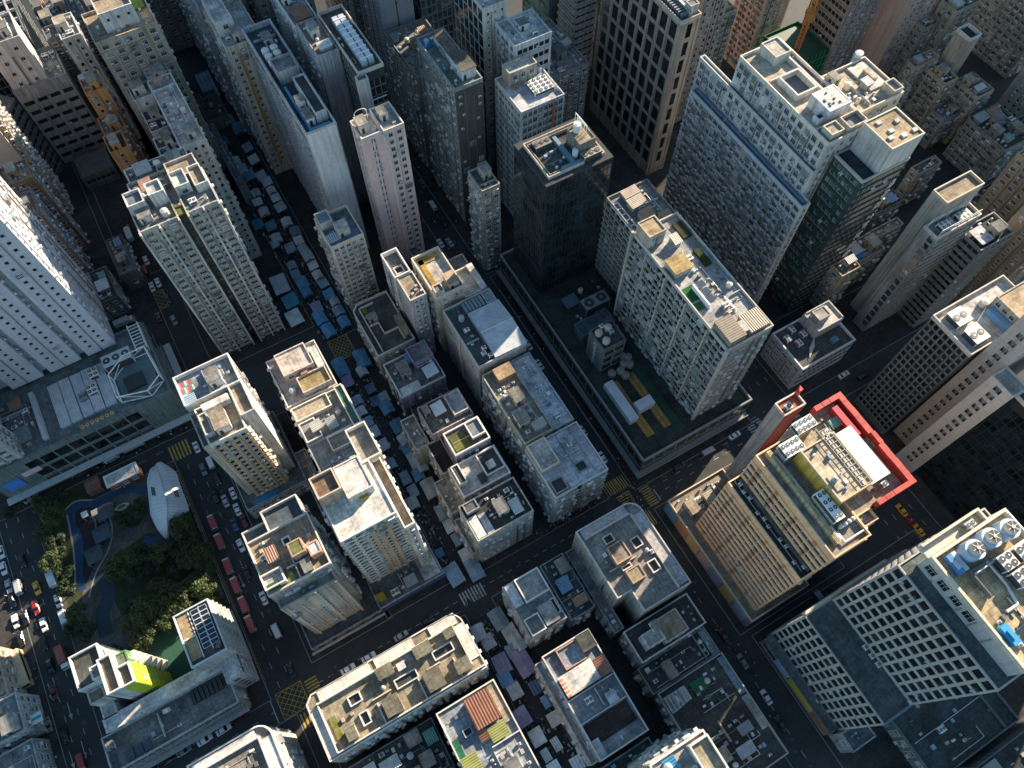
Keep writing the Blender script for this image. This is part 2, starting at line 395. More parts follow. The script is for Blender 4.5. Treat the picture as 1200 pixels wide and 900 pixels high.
        for _ in range(int(A/13*dens)):
            w=rr.uniform(.3,1.3); d=rr.uniform(.3,1.3); q=spot(w,d,3)
            if q: b.box(q[0],q[0]+w,q[1],q[1]+d,z,z+rr.uniform(.2,1.1),rr.randrange(4))
        if b.v: tag(b.build('roof_clutter',[mat_plain((.6,.6,.58)),mat_plain((.12,.12,.13)),mat_plain((.33,.3,.25)),mat_plain((.2,.3,.42))],s.root),kind='stuff')
        if A>60:
            for _ in range(1+int(A/110*dens)):
                y=rr.uniform(y0+1,y1-1); xa=rr.uniform(x0+.6,x0+(x1-x0)*.4); xb=rr.uniform(x0+(x1-x0)*.6,x1-.6); yb=rr.uniform(y0+.6,y1-.6)
                s.pipe([(xa,y,z+.3),(xb,y,z+.3),(xb,yb,z+.3)],.09,rr.choice([(.5,.5,.5),(.65,.66,.66),(.25,.25,.25)]))
            if walls and rr.random()<.7:
                if x1-x0<y1-y0:
                    y=rr.uniform(y0+2,y1-2); s.lowwall(x0+.4,x1-.4,y-.12,y+.12,z,1.0,wall)
                else:
                    x=rr.uniform(x0+2,x1-2); s.lowwall(x-.12,x+.12,y0+.4,y1-.4,z,1.0,wall)
            for _ in range(rr.randrange(0,3)):
                x,y=rr.uniform(x0+.5,x1-.5),rr.uniform(y0+.5,y1-.5); hh=rr.uniform(2,4); bb=MB(); bb.tube((x,y,z),(x,y,z+hh),.05)
                for k in range(4): bb.tube((x-.5+.1*k,y,z+hh-.2-.25*k),(x+.5-.1*k,y,z+hh-.2-.25*k),.03)
                s.part('aerial',bb,[METAL])
    def finish(s, maxn=100):
        for name,lst in (('window',s.w),('air_conditioner',s.a),('window_cage',s.c)):
            lst.sort(key=lambda q:-q[0]); bx,by,bz=s.base
            for q in lst[:maxn]:
                o=bpy.data.objects.new(name,q[5][0]); COL.objects.link(o); o.parent=s.root
                o.location=(q[1]-bx,q[2]-by,q[3]-bz); o.rotation_euler=(0,0,q[4])
            rest=lst[maxn:]
            if rest:
                V=[];Fc=[];M=[]; mats=[]; 
                for q in rest:
                    me,vs,fs,ms=q[5]; ca,sa=math.cos(q[4]),math.sin(q[4]); i=len(V); X,Y,Z=q[1]-bx,q[2]-by,q[3]-bz
                    mi=[]
                    for mm in me.materials:
                        if mm not in mats: mats.append(mm)
                        mi.append(mats.index(mm))
                    V += [(X+a*ca-b*sa,Y+a*sa+b*ca,Z+c) for a,b,c in vs]; Fc += [tuple(i+k for k in f) for f in fs]; M += [mi[k] for k in ms]
                me=bpy.data.meshes.new(name); me.from_pydata(V,[],Fc)
                for mm in mats: me.materials.append(mm)
                me.polygons.foreach_set('material_index',M); me.update()
                o=link(name,me,s.root); o['kind']='stuff'
def simple(kind,label,fp,h,wall,roof,faces,cat='building',fr=None,z0=0,clut=1.0,group=None,parapet=1.0,sheds=.4,dirt=.8,pcol=None,topled=0,big=True,done=True):
    if isinstance(fp[0],(tuple,list)): cx=sum(p[0] for p in fp)/len(fp); cy=sum(p[1] for p in fp)/len(fp)
    else: cx,cy=(fp[0]+fp[1])/2,(fp[2]+fp[3])/2
    B=Building(kind,label,(cx,cy,z0),cat,group)
    B.vol(fp,z0,h,wall,roof,faces,fr=fr,parapet=parapet,dirt=dirt,pcol=pcol,topled=topled)
    if clut and not isinstance(fp[0],(tuple,list)): B.clutter(fp,h+.06,clut,sheds=sheds,wall=wall if isinstance(wall,tuple) else (.5,.5,.48),big=big)
    B.h=h; B.fp=fp
    if done: B.finish()
    return B
# ================================================================== buildings, read off the street grid (X to the upper right, Y to the upper left)
W_=(.66,.655,.64); CREAM=(.58,.52,.42); GREY=(.36,.37,.38); CONC=(.42,.41,.39); TAN=(.47,.39,.30); PINK=(.60,.47,.44); LILAC=(.40,.36,.52)
ROOFG=(.24,.245,.25); ROOFT=(.36,.30,.23); ROOFD=(.075,.08,.085); ROOFW=(.62,.62,.61); ROOFL=(.42,.43,.44)
PUN=F('punch'); OLD=F('punch',fw=2.7,fh=3.0,ww=1.5,wh=1.5,ac=.4,skip=.03)
SH=F('punch',fw=3.2,fh=3.1,ww=1.9,wh=1.5,ac=.3)
AB='apartment_block'; OT='office_tower'; SB='shophouse_block'; AT='apartment_tower'
# ---- upper left
simple('car_park','grey car park with stacked horizontal louvred decks in the top left corner',(-47.5,-28,282,300),36,GREY,ROOFG,{'S':F('stripe',fh=4.4,ledgeh=2.4,wh=1.9,sill=2.45,fw=4,ww=3.6,gl=GLK)},fr=GREYM)
simple('car_park','dark curved wing of the louvred car park at the left edge',[(-66,262),(-56,268),(-48.2,281.6),(-56,290),(-70,290)],34,(.16,.17,.18),ROOFG,{1:F('stripe',fh=3.6,ledgeh=1.6,wh=1.7,fw=3,ww=2.8),2:F('blank')},fr=GREYM)
simple(AT,'pale tower end with small square black windows above the grey car park',(-47,-34.5,283.5,298),54,W_,ROOFG,{'S':F('punch',fw=4.4,fh=4.4,ww=1.3,wh=1.3,ac=0,skip=0,gl=GLK)})
B=simple(OT,'dark glass roofed atrium building in the extreme top left corner',(-70,-34,301,345),44,(.12,.15,.17),(.05,.07,.08),{'S':F('curtain'),'E':F('curtain')},clut=0,done=False)
b=MB()
for k in range(7): b.box(-69.5,-34.5,303+5.6*k,303.6+5.6*k,44.1,45.2,0)
for k in range(5): b.box(-69+8*k,-68.4+8*k,301.5,344.5,44.1,45.5,0)
B.part('roof_truss',b,[GREYM]); B.finish()
B=Building(AT,'tan stippled tower with a plain pink end wall at the left edge',(-63,262,0),'building')
B.vol((-75,-53.6,253,270),0,95,(.60,.40,.32),ROOFT,{'E':F('blank')},dirt=.2); B.vol((-53.6,-51.6,254.5,270),0,95,(.56,.46,.33),ROOFT,{'E':F('balc',fw=1.5,fh=2.6,ww=.8,wh=.9,ac=.9,skip=.1,ledge=.35),'S':F('balc',fw=1.5,fh=2.6,ww=.9,wh=.9,ac=.9)},parapet=0); B.finish()
simple(AB,'brown old block with rows of dark windows left of the white tower',(-67,-52.4,218,230),40,(.27,.21,.17),ROOFT,{'S':F('punch',fw=2.6,fh=3.1,ww=1.7,wh=1.5,ac=.4),'E':OLD})
simple(AB,'narrow brown block with an orange strip down its side',(-60,-50.5,234,243),40,(.33,.2,.13),ROOFT,{'S':OLD,'E':OLD})
# white tower on the shopping centre
B=Building(AT,'tall white apartment tower with small square windows rising from the shopping centre',(-70,185,22),'building')
XE,YS=-49.5,173.8
B.vol((-88,XE,YS,198),22,100,(.47,.47,.53),ROOFW,{'E':F('punch',fw=3,ww=1,wh=1.2),'S':F('punch',fw=4.3,fh=3.0,ww=1.05,wh=1.0,ac=.02,skip=0,gl=GLK)},dirt=.3)
for x,w_ in ((-54.4,4.6),(-66.2,4.9),(-78.2,4.9)):
    B.vol((x-w_,x+w_,YS-2.2,YS),22,100,(.51,.51,.575),ROOFW,{'S':F('punch',fw=3.1,fh=3,ww=.95,wh=1.0,ac=.04,skip=0,gl=GLK),'E':F('punch',fw=1.5,fh=3,ww=.8,wh=1.1,ac=.5)},parapet=0,dirt=.2)
B.finish()
B=Building(AB,'grey block of caged dark window bays beside the white tower',(-92,166,22),'building')
B.vol((-104,-89,160,178),22,72,(.45,.47,.5),ROOFG,{'S':F('band',fw=3,ww=2.6,fh=3.2),'E':F('band',fw=3,ww=2.6,fh=3.2,ledge=.9)}); B.finish()
B=Building(AT,'pale slab with rows of small windows low at the left edge',(-96,150,14),'building')
B.vol((-112,-86.5,147.5,156),14,48,(.6,.6,.63),ROOFG,{'S':SH,'E':F('punch',fw=2.4,ww=1.4,ac=.3)}); B.finish()
# shopping centre podium
B=Building('shopping_centre','grey shopping centre with steel roof frames and ribbed white roof beside the park',(-65,158,0),'building')
LMP=(-100,-40,146.5,176)
B.vol(LMP,0,20,(.17,.205,.215),(.2,.23,.25),{'S':F('curtain',fw=4.5,fh=6,ww=4.1,wh=4.4,gl=GLK,margin=12,fr=GREYM),'E':F('curtain',fw=4.5,fh=6,ww=4.1,wh=4,fr=GREYM)},parapet=1.4,pth=.8)
b=MB(); b.box(-101,-38.5,144.2,146.5,4.6,5.1,0); b.box(-39.9,-37.5,146.5,176,4.6,5.1,0); B.part('canopy',b,[mat_plain((.4,.43,.44))])
b=MB()
for k in range(5): b.box(-74+3.6*k,-70.7+3.6*k,151.5,168,20.06,21.0+.25*(k%2),0)
b.box(-79.5,-78.2,150,168,20.06,22,0); B.part('ribbed_roof',b,[mat_corr((.5,.53,.58),0,.7)])
B.chiller(-55.5,-46.5,163,167.5,20.06,4,3,1,(.5,.53,.53)); B.chiller(-61,-58,163,166.5,20.06,2.4,2,2,(.66,.64,.6)); B.chiller(-63,-60,157.5,161,20.06,2.2,2,2,(.66,.64,.6)); B.chiller(-66,-63.6,157,160,20.06,1.6,2,1,(.2,.25,.25))
b=MB()
fr=[(-55,151),(-55,160),(-49,164.5),(-42,164.5),(-41,152),(-46,148.5),(-55,151)]
for z in (20.4,24.2):
    for a,c in zip(fr[:-1],fr[1:]): b.tube((a[0],a[1],z),(c[0],c[1],z),.22)
for a in fr[:-1]: b.tube((a[0],a[1],20),(a[0],a[1],24.2),.2)
for a,c in zip(fr[:-1],fr[1:]): b.tube((a[0],a[1],20.4),(c[0],c[1],24.2),.12)
for k in range(8): b.tube((-41.2+.1*k,165+k*1.3,24),(-44.5,165+k*1.3,24),.12); b.tube((-41.2,165+k*1.3,20),(-41.2,165+k*1.3,24),.12)
b.tube((-41.2,164,24),(-41.2,175,24),.18); b.tube((-44.5,164,24),(-44.5,175,24),.18)
B.part('steel_frame',b,[WHITE])
b=MB(); b.box(-54,-42.5,150,163,20.07,20.5,0); b.box(-52,-46,153,158,20.5,22,1); B.part('sunken_deck',b,[mat_plain((.10,.16,.17)),DARK])
b=MB(); b.box(-69,-57.5,147.2,149.2,21.4,21.5,0)
for k in range(7):
    x=-68.3+1.55*k; b.cyl(x+.4,148.2,21.5,21.75,.62,n=10,m=1); b.cyl(x+.4,148.2,21.75,21.8,.3,n=8,m=0)
B.part('roof_lettering',b,[mat_plain((.1,.14,.15)),mat_plain((.62,.36,.10))])
b=MB(); b.box(-91,-85.5,146.28,146.46,12.5,15,0); B.part('pink_sign',b,[mat_plain((.6,.45,.5))])
b=MB(); b.box(-97.5,-92.5,146.2,146.46,8.2,13.8,0); B.part('blue_sign',b,[mat_plain((.05,.2,.55))])
B.clutter((-99,-80,150,170),20.06,.9); B.finish()
# ---- row of orange and white blocks
simple('lane_shelter','ribbed grey shelter roof at the end of the upper left street',(-43,-30,263,276),6,(.14,.145,.15),mat_corr((.13,.135,.14),0,.9),{'S':F('band',fh=4)},clut=0)
simple(AB,'dark block with a pale rim at the top edge left of the tan tower',(-29,-13.5,297,330),40,(.2,.21,.22),(.12,.14,.16),{'S':OLD,'E':OLD})
simple(AB,'tan tenement behind the tall tan tower at the top edge',(-12,8,266,310),46,(.36,.32,.27),ROOFG,{'E':OLD,'S':OLD})
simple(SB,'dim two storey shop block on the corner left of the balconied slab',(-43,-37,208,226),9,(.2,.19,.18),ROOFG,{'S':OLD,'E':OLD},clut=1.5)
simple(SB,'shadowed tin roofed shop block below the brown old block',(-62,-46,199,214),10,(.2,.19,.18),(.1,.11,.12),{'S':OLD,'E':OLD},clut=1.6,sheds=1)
simple(AB,'slim white block with a bright right side at the head of the orange row',(-23,-16,280,293),50,W_,ROOFG,{'S':F('punch',fw=3,ww=1.1,wh=1.4),'E':PUN})
B=simple(AB,'orange block with recessed roof terraces, upper of the orange pair',(-23.4,-16.4,252,262),48,(.66,.31,.13),ROOFL,{'S':F('punch',fw=3,ww=1.0,wh=1.3,ac=.5),'E':PUN})
simple(AB,'orange stepped block between the two orange roofs',(-24.5,-17,240,251.6),38,(.62,.29,.12),ROOFG,{'S':F('punch',fw=2.6,ww=1.1,wh=1.2),'E':PUN})
simple(AB,'orange block with a narrow dark roof, lower of the orange pair',(-25,-18.6,230.8,239.6),40,(.66,.31,.13),ROOFD,{'S':F('punch',fw=3.2,ww=1.0,wh=1.3),'E':PUN})
simple(SB,'low orange shophouse at the foot of the orange row',(-27,-17,214,228),20,(.45,.24,.12),ROOFG,{'S':OLD,'E':OLD})
B=simple(AT,'tall tan apartment tower with one framed window per floor on each bay',(-12,8.6,246.2,262),68,TAN,ROOFT,{'S':F('punch',fw=3.3,fh=3,ww=1.9,wh=1.7,ac=.15,skip=0,ledge=.35),'E':PUN},clut=.4,done=False)
B.vol((-7,4,250,259),68,74,W_,ROOFT,{'S':F('punch',fw=3,ww=.9,wh=.9)}); B.slab(.5,7.5,256,261,68.06,.9,(.22,.34,.07),'green_roof'); B.finish()
simple(AB,'white slender block with a cracked tan roof below the tan tower',(-9.9,-3.4,250.6,258),50,W_,ROOFT,{'S':F('punch',fw=6,ww=.7,wh=1)},big=False) if False else None
simple(AB,'white slender block with a tan roof in front of the tan tower',(-9.9,-3.2,238,245.8),50,W_,ROOFT,{'S':F('punch',fw=5.5,ww=.8,wh=1.0,ac=0)})
simple(AB,'grey white block with scattered windows right of the slender white block',(-2.6,5,232.7,245.6),54,(.52,.52,.5),ROOFW,{'S':F('punch',fw=2.3,ww=1.0,wh=1.3,ac=.2),'E':PUN})
simple(AB,'pinkish block with a black railed roof in the long white row',(-9.6,-3.2,226,237.4),46,(.52,.46,.44),ROOFD,{'S':F('punch',fw=2.8,ww=.9,wh=1.2)})
simple(AB,'white block with a brown roof and bare end wall in the long row',(-10.2,-3.2,216,225.5),44,W_,(.16,.12,.10),{'S':F('punch',fw=6,ww=.8,wh=.9,ac=0)})
simple(AB,'white block with a pale pink roof and gridded grey end wall',(-3,5,199,232),60,(.6,.59,.57),(.55,.47,.44),{'S':F('punch',fw=1.9,fh=3,ww=1.0,wh=1.3,ac=.1),'E':PUN},clut=.8)
simple(AB,'low white block behind the big grey balconied slab',(-11,-3.4,193,215.4),44,W_,ROOFT,{'S':PUN,'E':PUN})
# big balconied slab
B=Building(AT,'big grey white slab with columns of enclosed balconies and one dark slot down its middle',(-11,178,0),'building')
BB=F('balc',gl=GLK,fw=2.75,fh=2.85,ac=.5,skip=0,wh=1.3)
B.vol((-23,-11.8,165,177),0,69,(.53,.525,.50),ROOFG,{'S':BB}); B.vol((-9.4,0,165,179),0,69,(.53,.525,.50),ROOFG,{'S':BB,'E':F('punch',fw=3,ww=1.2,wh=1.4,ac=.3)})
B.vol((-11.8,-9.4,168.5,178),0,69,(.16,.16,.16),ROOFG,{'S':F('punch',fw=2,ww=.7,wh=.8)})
for x in (-22.9,-17.4,-12,-9.2,-4.7,-.2): B.vol((x-.25,x+.25,163.7,165),0,70,(.66,.65,.62),ROOFW,None,parapet=0)
B.vol((-21.5,-9.5,177,190),0,63,(.5,.5,.48),ROOFG,None); B.vol((-9.5,-.6,179,190),0,65,(.55,.54,.5),ROOFT,{'E':PUN}); B.clutter((-21,-10,178,189.5),63.06,1.2,False,.6); B.vol((-22.6,-17.8,171.5,176.8),69,72.6,(.6,.59,.57),(.16,.2,.24),{'S':F('punch',fw=2.4,ww=1.4,wh=1)}); B.vol((-16.2,-12,172,176.8),69,73.4,(.64,.64,.62),ROOFL,None,parapet=.8); B.vol((-9.2,-5,172.5,178.6),69,71.8,(.62,.62,.6),ROOFW,{'S':PUN}); B.vol((-4,-.3,171,178.8),69,71.2,(.62,.6,.57),ROOFT,None)
B.slab(-13,-8.5,165.8,170.5,69.06,.5,(.16,.19,.05),'roof_garden'); B.stair(-21.5,-18,168,171.5,69.06,2.4,(.62,.62,.62)); B.tank(-14.5,168,69.06); B.clutter((-22,-1,166,171.5),69.06,.8,False); B.finish()
simple(AB,'white block stepping up behind the balconied slab',(-21,-2,190.5,199),60,W_,ROOFG,{'S':PUN,'E':PUN})
# ---- upper middle slabs
simple(AB,'dark sided block with a column of pale balconies at the top edge beside the lane',(23.6,40,256.6,345),60,(.33,.34,.35),(.34,.36,.39),{'W':F('balc',fw=6,fh=3.2,ww=1.8,ledge=.9,ac=.4)},clut=.3,sheds=0)  # far end lengthened beyond view so it shades the lane ground
simple(AB,'tall block rising out of the top edge behind the brown tiled roof',(43,63.5,256,300),84,(.4,.39,.37),ROOFG,{'W':SH,'S':SH},clut=0)  # added block, mostly out of view, that keeps sun off the ground
simple(OT,'dark tower cut by the top edge behind the very tall grey tower',(79,112,259,300),104,(.2,.21,.23),ROOFG,{'W':SH,'S':SH},clut=0)  # added tower, mostly above the frame, to shade the street at its foot
simple(AB,'old block closing the dark lane at the top edge',(9.5,23,322,345),52,(.3,.29,.27),ROOFG,{'W':SH,'S':SH},clut=0)  # added to cover bare sunlit ground where the lane lies in shade
simple('lane_shelter','flat grey metal shelter roof in the dark lane at the top',(10.5,19.5,268,285),5,(.2,.22,.23),(.13,.15,.16),None,clut=.3,big=False,sheds=0)
simple(AB,'low grey terrace of shop roofs along the right foot of the tan tower',(8.8,12,225,262),9,(.3,.32,.34),(.22,.26,.32),{'E':OLD},clut=1,big=False)
simple(AB,'grey tenement behind the greenish slab with a brown end',(79.5,96,204,231),46,(.3,.3,.3),ROOFG,{'W':OLD,'S':OLD})  # added in the empty gap to take a sun patch off the ground
simple(OT,'grey tower behind the brown stone tower, mostly out of the picture',(168,190,206,232),96,(.36,.34,.32),ROOFG,{'W':SH,'S':SH},clut=0)  # added tower, mostly unseen, casting shade past the brown tower
simple(AB,'tenement in the gap between slanting sun blade tower and white office block',(120,140,186,214),40,(.34,.33,.31),ROOFG,{'W':OLD,'S':OLD})
B=Building(AT,'white and orange slab with a chevron roof edge left of the blank white slab',(31,243,0),'building')
B.vol((24.5,37.5,233.5,256),0,60,(.62,.58,.5),ROOFL,{'W':F('punch',fw=2.6,ww=1.1,wh=1.3,ac=.3),'S':F('punch',fw=2.7,ww=1.2,wh=1.3,ac=.2)})
b=MB(); b.box(33,34.6,233.38,233.5,10,52,0); b.box(28.2,29,233.38,233.5,4,58,0); B.part('orange_band',b,[mat_wall((.55,.27,.06))])
B.vol((25,31,240,254),60,65,W_,ROOFW,{'S':PUN}); B.tank(35,238,60.06); B.clutter((25,37,234,240),60.06,1); B.finish()
B=Building(OT,'long slab with a blank white end wall and blue painted roof trench',(37,208,0),'building')
B.vol((32,42.2,181.7,236),0,62,(.50,.51,.53),(.07,.1,.13),{'W':F('band',fw=2.4,ww=2.2,fh=3.3,ledge=.5,fr=GREYM,pil=(.2,.4,.6,.8))},parapet=2,pth=.5)
b=MB(); b.box(32.4,41.8,181.55,181.7,0,63.5,0); B.part('blank_end_wall',b,[mat_wall((.66,.67,.69),.45)])
b=MB()
for z,x in ((12,34),(19,36.5),(27,38),(30,36),(41,39),(44,35),(52,37)): b.box(x,x+.6,181.3,181.55,z,z+.5,0)
b.box(33.2,33.35,181.4,181.55,2,61,0); tag(B.part('wall_fitting',b,[WHITE]),kind='stuff')
b=MB(); b.box(34,41,183.5,184.3,62.06,63,0); b.box(34,34.8,184.3,205,62.06,63,0); B.part('blue_gutter',b,[mat_plain((.06,.25,.4))])
B.vol((37.5,41.3,186,204),62,65.5,(.6,.6,.6),ROOFD,None,parapet=.7); B.stair(34.5,37,186,191,62.06,3,W_); B.stair(34.6,37,193,196,62.06,4,W_); B.vol((34,41,207,214),62,66,(.45,.45,.45),ROOFG,None)
for y in (216,219,222): B.tank(35,y,62.06,1.3,2.2,(.6,.58,.54)); B.tank(38,y,62.06,1.3,2.2,(.6,.58,.54))
B.clutter((33,41.5,224,235),62.06,1); B.finish()
B=Building(AT,'slab with a stained brown roof and windowless grey end',(50,211,0),'building')
B.vol((46.8,54,202.8,220),0,70,(.40,.41,.44),ROOFT,{'W':F('punch',fw=2.5,ww=1.1,wh=1.4,ac=.2,margin=2)}); B.clutter((47,53.5,203,219),70.06,.9,True,.2); B.finish()
B=Building(AT,'white slab with a brown tiled roof pitch behind the stained roof',(51,235,0),'building')
B.vol((47,55.5,224,250),0,66,W_,ROOFL,{'W':F('punch',fw=2.5,ww=1.1,wh=1.4,ac=.2)}); B.slab(48.5,54,226,233,66.06,1.2,None,'tiled_roof',mat_corr((.24,.12,.08),1,.5)); B.stair(48,51,236,240,66.06,3,W_); B.clutter((47.5,55,234,249),66.06,1); B.finish()
B=Building(OT,'black glass block with pale ducts along its roof behind the pink tower',(58.5,203,0),'building')
B.vol((54.4,63,188.6,220),0,71,(.05,.055,.06),(.1,.1,.1),{'S':F('curtain',fw=1.8,fh=3.4,ww=1.7,wh=3,ledge=.1),'W':F('curtain')},parapet=1.2,pcol=(.5,.45,.38))
b=MB()
for i in range(2): b.box(57+2.2*i,58.8+2.2*i,191,214,71.06,73.4,0)
for i in range(9): b.box(56.8,61.2,192+2.5*i,192.3+2.5*i,73.2,73.6,1)
B.part('roof_duct',b,[mat_plain((.5,.54,.6),.4,.3),WHITE])
b=MB()
for z,x in ((60,55.5),(48,57.5),(40,54.6),(31,56)): b.box(x,x+6.5,188.3,188.5,z,z+.35,0)
B.part('light_strip',b,[WHITE]); B.vol((53,56.5,185.8,188.5),50,70.5,(.5,.5,.5),ROOFG,None); B.clutter((54.6,56.8,189,219),71.06,1.3,False); B.finish()
B=Building(AT,'pink tower with square windows and rooftop railings',(52,173,0),'building')
B.vol((45.2,52.2,168.5,177),0,66,(.68,.50,.48),ROOFW,{'W':F('punch',fw=2.6,fh=3,ww=1.25,wh=1.45,ac=.1,skip=0,gl=GLK),'S':F('punch',fw=3.2,fh=3,ww=1.3,wh=1.4,ac=.1,skip=0,margin=.5,gl=GLK)},dirt=.3,pcol=(.62,.55,.5))
B.vol((52.2,59,167.6,178),0,66.5,(.68,.51,.49),ROOFL,{'S':F('punch',fw=2.2,fh=3,ww=1.25,wh=1.45,ac=.25,skip=0,gl=GLK)},dirt=.3,pcol=(.62,.55,.5))
b=MB(); b.box(51.7,52.7,167.2,168.5,0,66,0); b.box(48.4,48.9,168.1,168.5,0,65,0); B.part('corner_pier',b,[mat_wall((.64,.55,.55),.3)])
B.stair(46,49,171,175,66.06,3.4,(.62,.58,.54)); B.stair(53.5,56,172,175.5,66.56,2.6,(.6,.58,.56))
b=MB()
for k in range(9):
    a=math.pi*k/8; c=math.pi*(k+1)/8; b.tube((48.7+2*math.cos(a),176,69.5+1.2*math.sin(a)),(48.7+2*math.cos(c),176,69.5+1.2*math.sin(c)),.1)
for x in (46.7,50.7): b.tube((x,176,66),(x,176,69.5),.1)
B.part('roof_railing',b,[WHITE]); B.clutter((45.8,58.5,169,171),66.06,1.5,False); B.finish()
B=Building(OT,'very tall grey tower with a punched window grid left face and plain right face',(90,244,0),'building')
B.vol((80.5,93.5,234,256),0,125,(.38,.40,.44),ROOFG,{'W':F('punch',fw=2.4,fh=3.1,ww=1.3,wh=1.5,ac=.05,skip=0),'S':F('punch',fw=9,fh=9,ww=1,wh=1,ac=0)},dirt=.25); B.finish()
simple(OT,'blue glass tower behind the very tall grey tower',(97,112,236,254),118,(.10,.18,.26),ROOFG,{'W':F('curtain',gl=GLB),'S':F('curtain',gl=GLB)},clut=0)
B=simple(AB,'greenish old slab with caged windows, brown end and white roof house',(79.3,89.4,173.3,200),65.5,(.36,.40,.38),(.2,.23,.22),{'W':F('balc',fw=2.5,fh=2.9,ledge=.3,ac=.3,skip=0),'S':F('punch',fw=2.4,fh=2.9,ww=1.3,wh=1.2,ac=.4,fr=DARK)},clut=.6,done=False,big=False)
b=MB(); b.box(79.4,89.3,173.05,173.3,1,65,0); B.part('brown_end_cladding',b,[mat_wall((.10,.09,.085))])
B.stair(83.5,88.6,176,184,65.56,3.8,(.66,.66,.66),(.14,.13,.12)); B.stair(84,87.6,185,197,65.56,2.6,(.6,.6,.6),(.17,.15,.12)); B.slab(79.8,83,194.5,199,65.56,.5,(.04,.2,.4),'blue_roof_sheet'); B.finish()
simple(OT,'black window grid tower with white frames behind the greenish slab',(101,110,193.8,215),72,(.62,.6,.55),ROOFL,{'W':F('curtain',fw=3.2,fh=5,ww=2.7,wh=4.3),'S':F('punch',fw=2.2,ww=.8,wh=1)})
simple(AB,'white stepped block beyond the white roof with fans',(105,119,180,193),66,(.6,.62,.66),ROOFW,{'W':PUN,'S':F('band',fh=4)})
B=simple(OT,'white office block with a bank of fans on its snowy roof',(97,113.4,162,179.5),57,(.60,.61,.65),(.60,.62,.68),{'W':F('punch',fw=2,fh=3.2,ww=1.4,wh=1.7,ac=0,skip=0,gl=GLB),'S':F('punch',fw=1.9,fh=3.2,ww=1.5,wh=2.0,ac=0,skip=0,gl=GLB,fin=.35,finw=.25)},clut=0,done=False)
B.chiller(104.5,112,166,172.5,57.06,1.6,4,4,(.66,.66,.66)); B.vol((99.5,110,174,179),57,62,(.5,.47,.42),ROOFW,{'S':PUN}); B.slab(100,104,172.5,174,57.06,1,ROOFT)
b=MB(); b.box(108.8,109.9,161.6,161.98,4,56,0); B.part('orange_fin',b,[mat_wall((.5,.2,.09))]); B.tank(111.5,175,57.06,.8,2); B.slab(107,111.5,173.2,174.6,57.06,1.2,(.3,.45,.47)); B.finish()
B=simple(AB,'small grey caged block with a square roof house beside the dark glass tower',(75.3,82,149.8,159.6),44,(.38,.37,.33),(.1,.12,.14),{'W':F('balc',fw=2.2,ac=.6,skip=0),'S':F('balc',fw=2.2,ac=.6,skip=0)},clut=.5,done=False,big=False)
B.stair(78.2,81.2,154,158,44.06,4,(.42,.40,.35)); B.finish()
simple(OT,'green glass tower with a plain grey side at the top of the picture',(147,158,225.5,246),118,(.16,.19,.19),ROOFG,{'W':F('curtain',fw=2.2,fh=3.3,ww=2.0,wh=2.6,gl=mat_glass((.02,.10,.07),.03)),'S':F('blank')},clut=0)
simple(OT,'grey tower ringed with slanting white sun blades at the top of the picture',(148.6,158,209.4,221),112,(.40,.41,.41),ROOFG,{'W':F('stripe',fh=3.2,ledgeh=.9,ledge=.7,wh=2),'S':F('stripe',fh=3.2,ledgeh=.9,ledge=.7,wh=2)},clut=0)
# brown tower with the big dark bays
B=Building(OT,'brown stone tower with big black window bays in a tall grid',(158,178,0),'building')
B.vol((154.2,162.4,158.4,201),0,70,(.40,.345,.29),ROOFD,{'W':F('curtain',fw=5.2,fh=7.2,ww=3.5,wh=5.6,sill=.8,fin=.35,finw=1.1,ledge=.3,ledgeh=.9,margin=.5,skip=0),'S':F('curtain',fw=3.3,fh=7.2,ww=2.2,wh=5.4,sill=.9,margin=.9,fin=.3,finw=.7)},parapet=1.5,pcol=(.45,.38,.31))
b=MB()
for k in range(10): b.box(155.5,161,160.5+1.2*k,161.1+1.2*k,70.06,72.2,0)
b.box(158.2,159,160,186,72.2,72.9,1); B.part('cooling_unit',b,[mat_plain((.12,.15,.18)),METAL]); B.vol((158.6,162,160,163),70,74,(.5,.48,.46),ROOFG,None,parapet=.3); B.clutter((155,162,188,200),70.06,1); B.finish()
# ---- dark glass tower and shopping arcade podium
POD=(78.6,121.5,53.8,145)
B=Building('shopping_arcade','dark shopping arcade podium with a green deck and railed edge beside the main street',(100,99,0),'building')
B.vol(POD,0,13,(.12,.14,.14),(.045,.06,.06),{'W':F('curtain',fw=4,fh=6,ww=3.6,wh=4.4),'S':F('curtain',fw=4,fh=6,ww=3.6,wh=4.4)},parapet=1.2,pth=.5,pcol=(.26,.28,.28))
b=MB(); b.box(76.8,78.6,53.8,145,4.3,4.9,0); b.box(76.8,121.5,51.9,53.8,4.3,4.9,0); b.box(76.8,77.0,52,145,4.9,5.5,0); b.box(76.8,121.5,51.9,52.1,4.9,5.5,0); B.part('canopy',b,[mat_plain((.22,.24,.24))])
b=MB(); b.prism(inset(rectpoly(*POD),1.6),13.07,13.1,0); B.part('deck',b,[mat_roof((.045,.058,.058),.5)])
b=MB()
for k in range(4): b.box(84.5+1.5*k if k<2 else 91+1.5*(k-2),85.9+1.5*k if k<2 else 92.3+1.5*(k-2),60,82,13.12,13.35,0)
B.part('timber_deck',b,[mat_roof((.40,.25,.08),.4)])
b=MB(); b.box(82,85.2,66.5,82,13.1,16,0); b.box(86.5,92.5,68,71.4,13.3,16.6,0); B.part('skylight_roof',b,[mat_plain((.5,.54,.6))])
b=MB(); b.box(93.8,97,58,90,13.12,13.3,0); B.part('lawn_strip',b,[mat_plain((.014,.055,.035),.8,0,.35)])
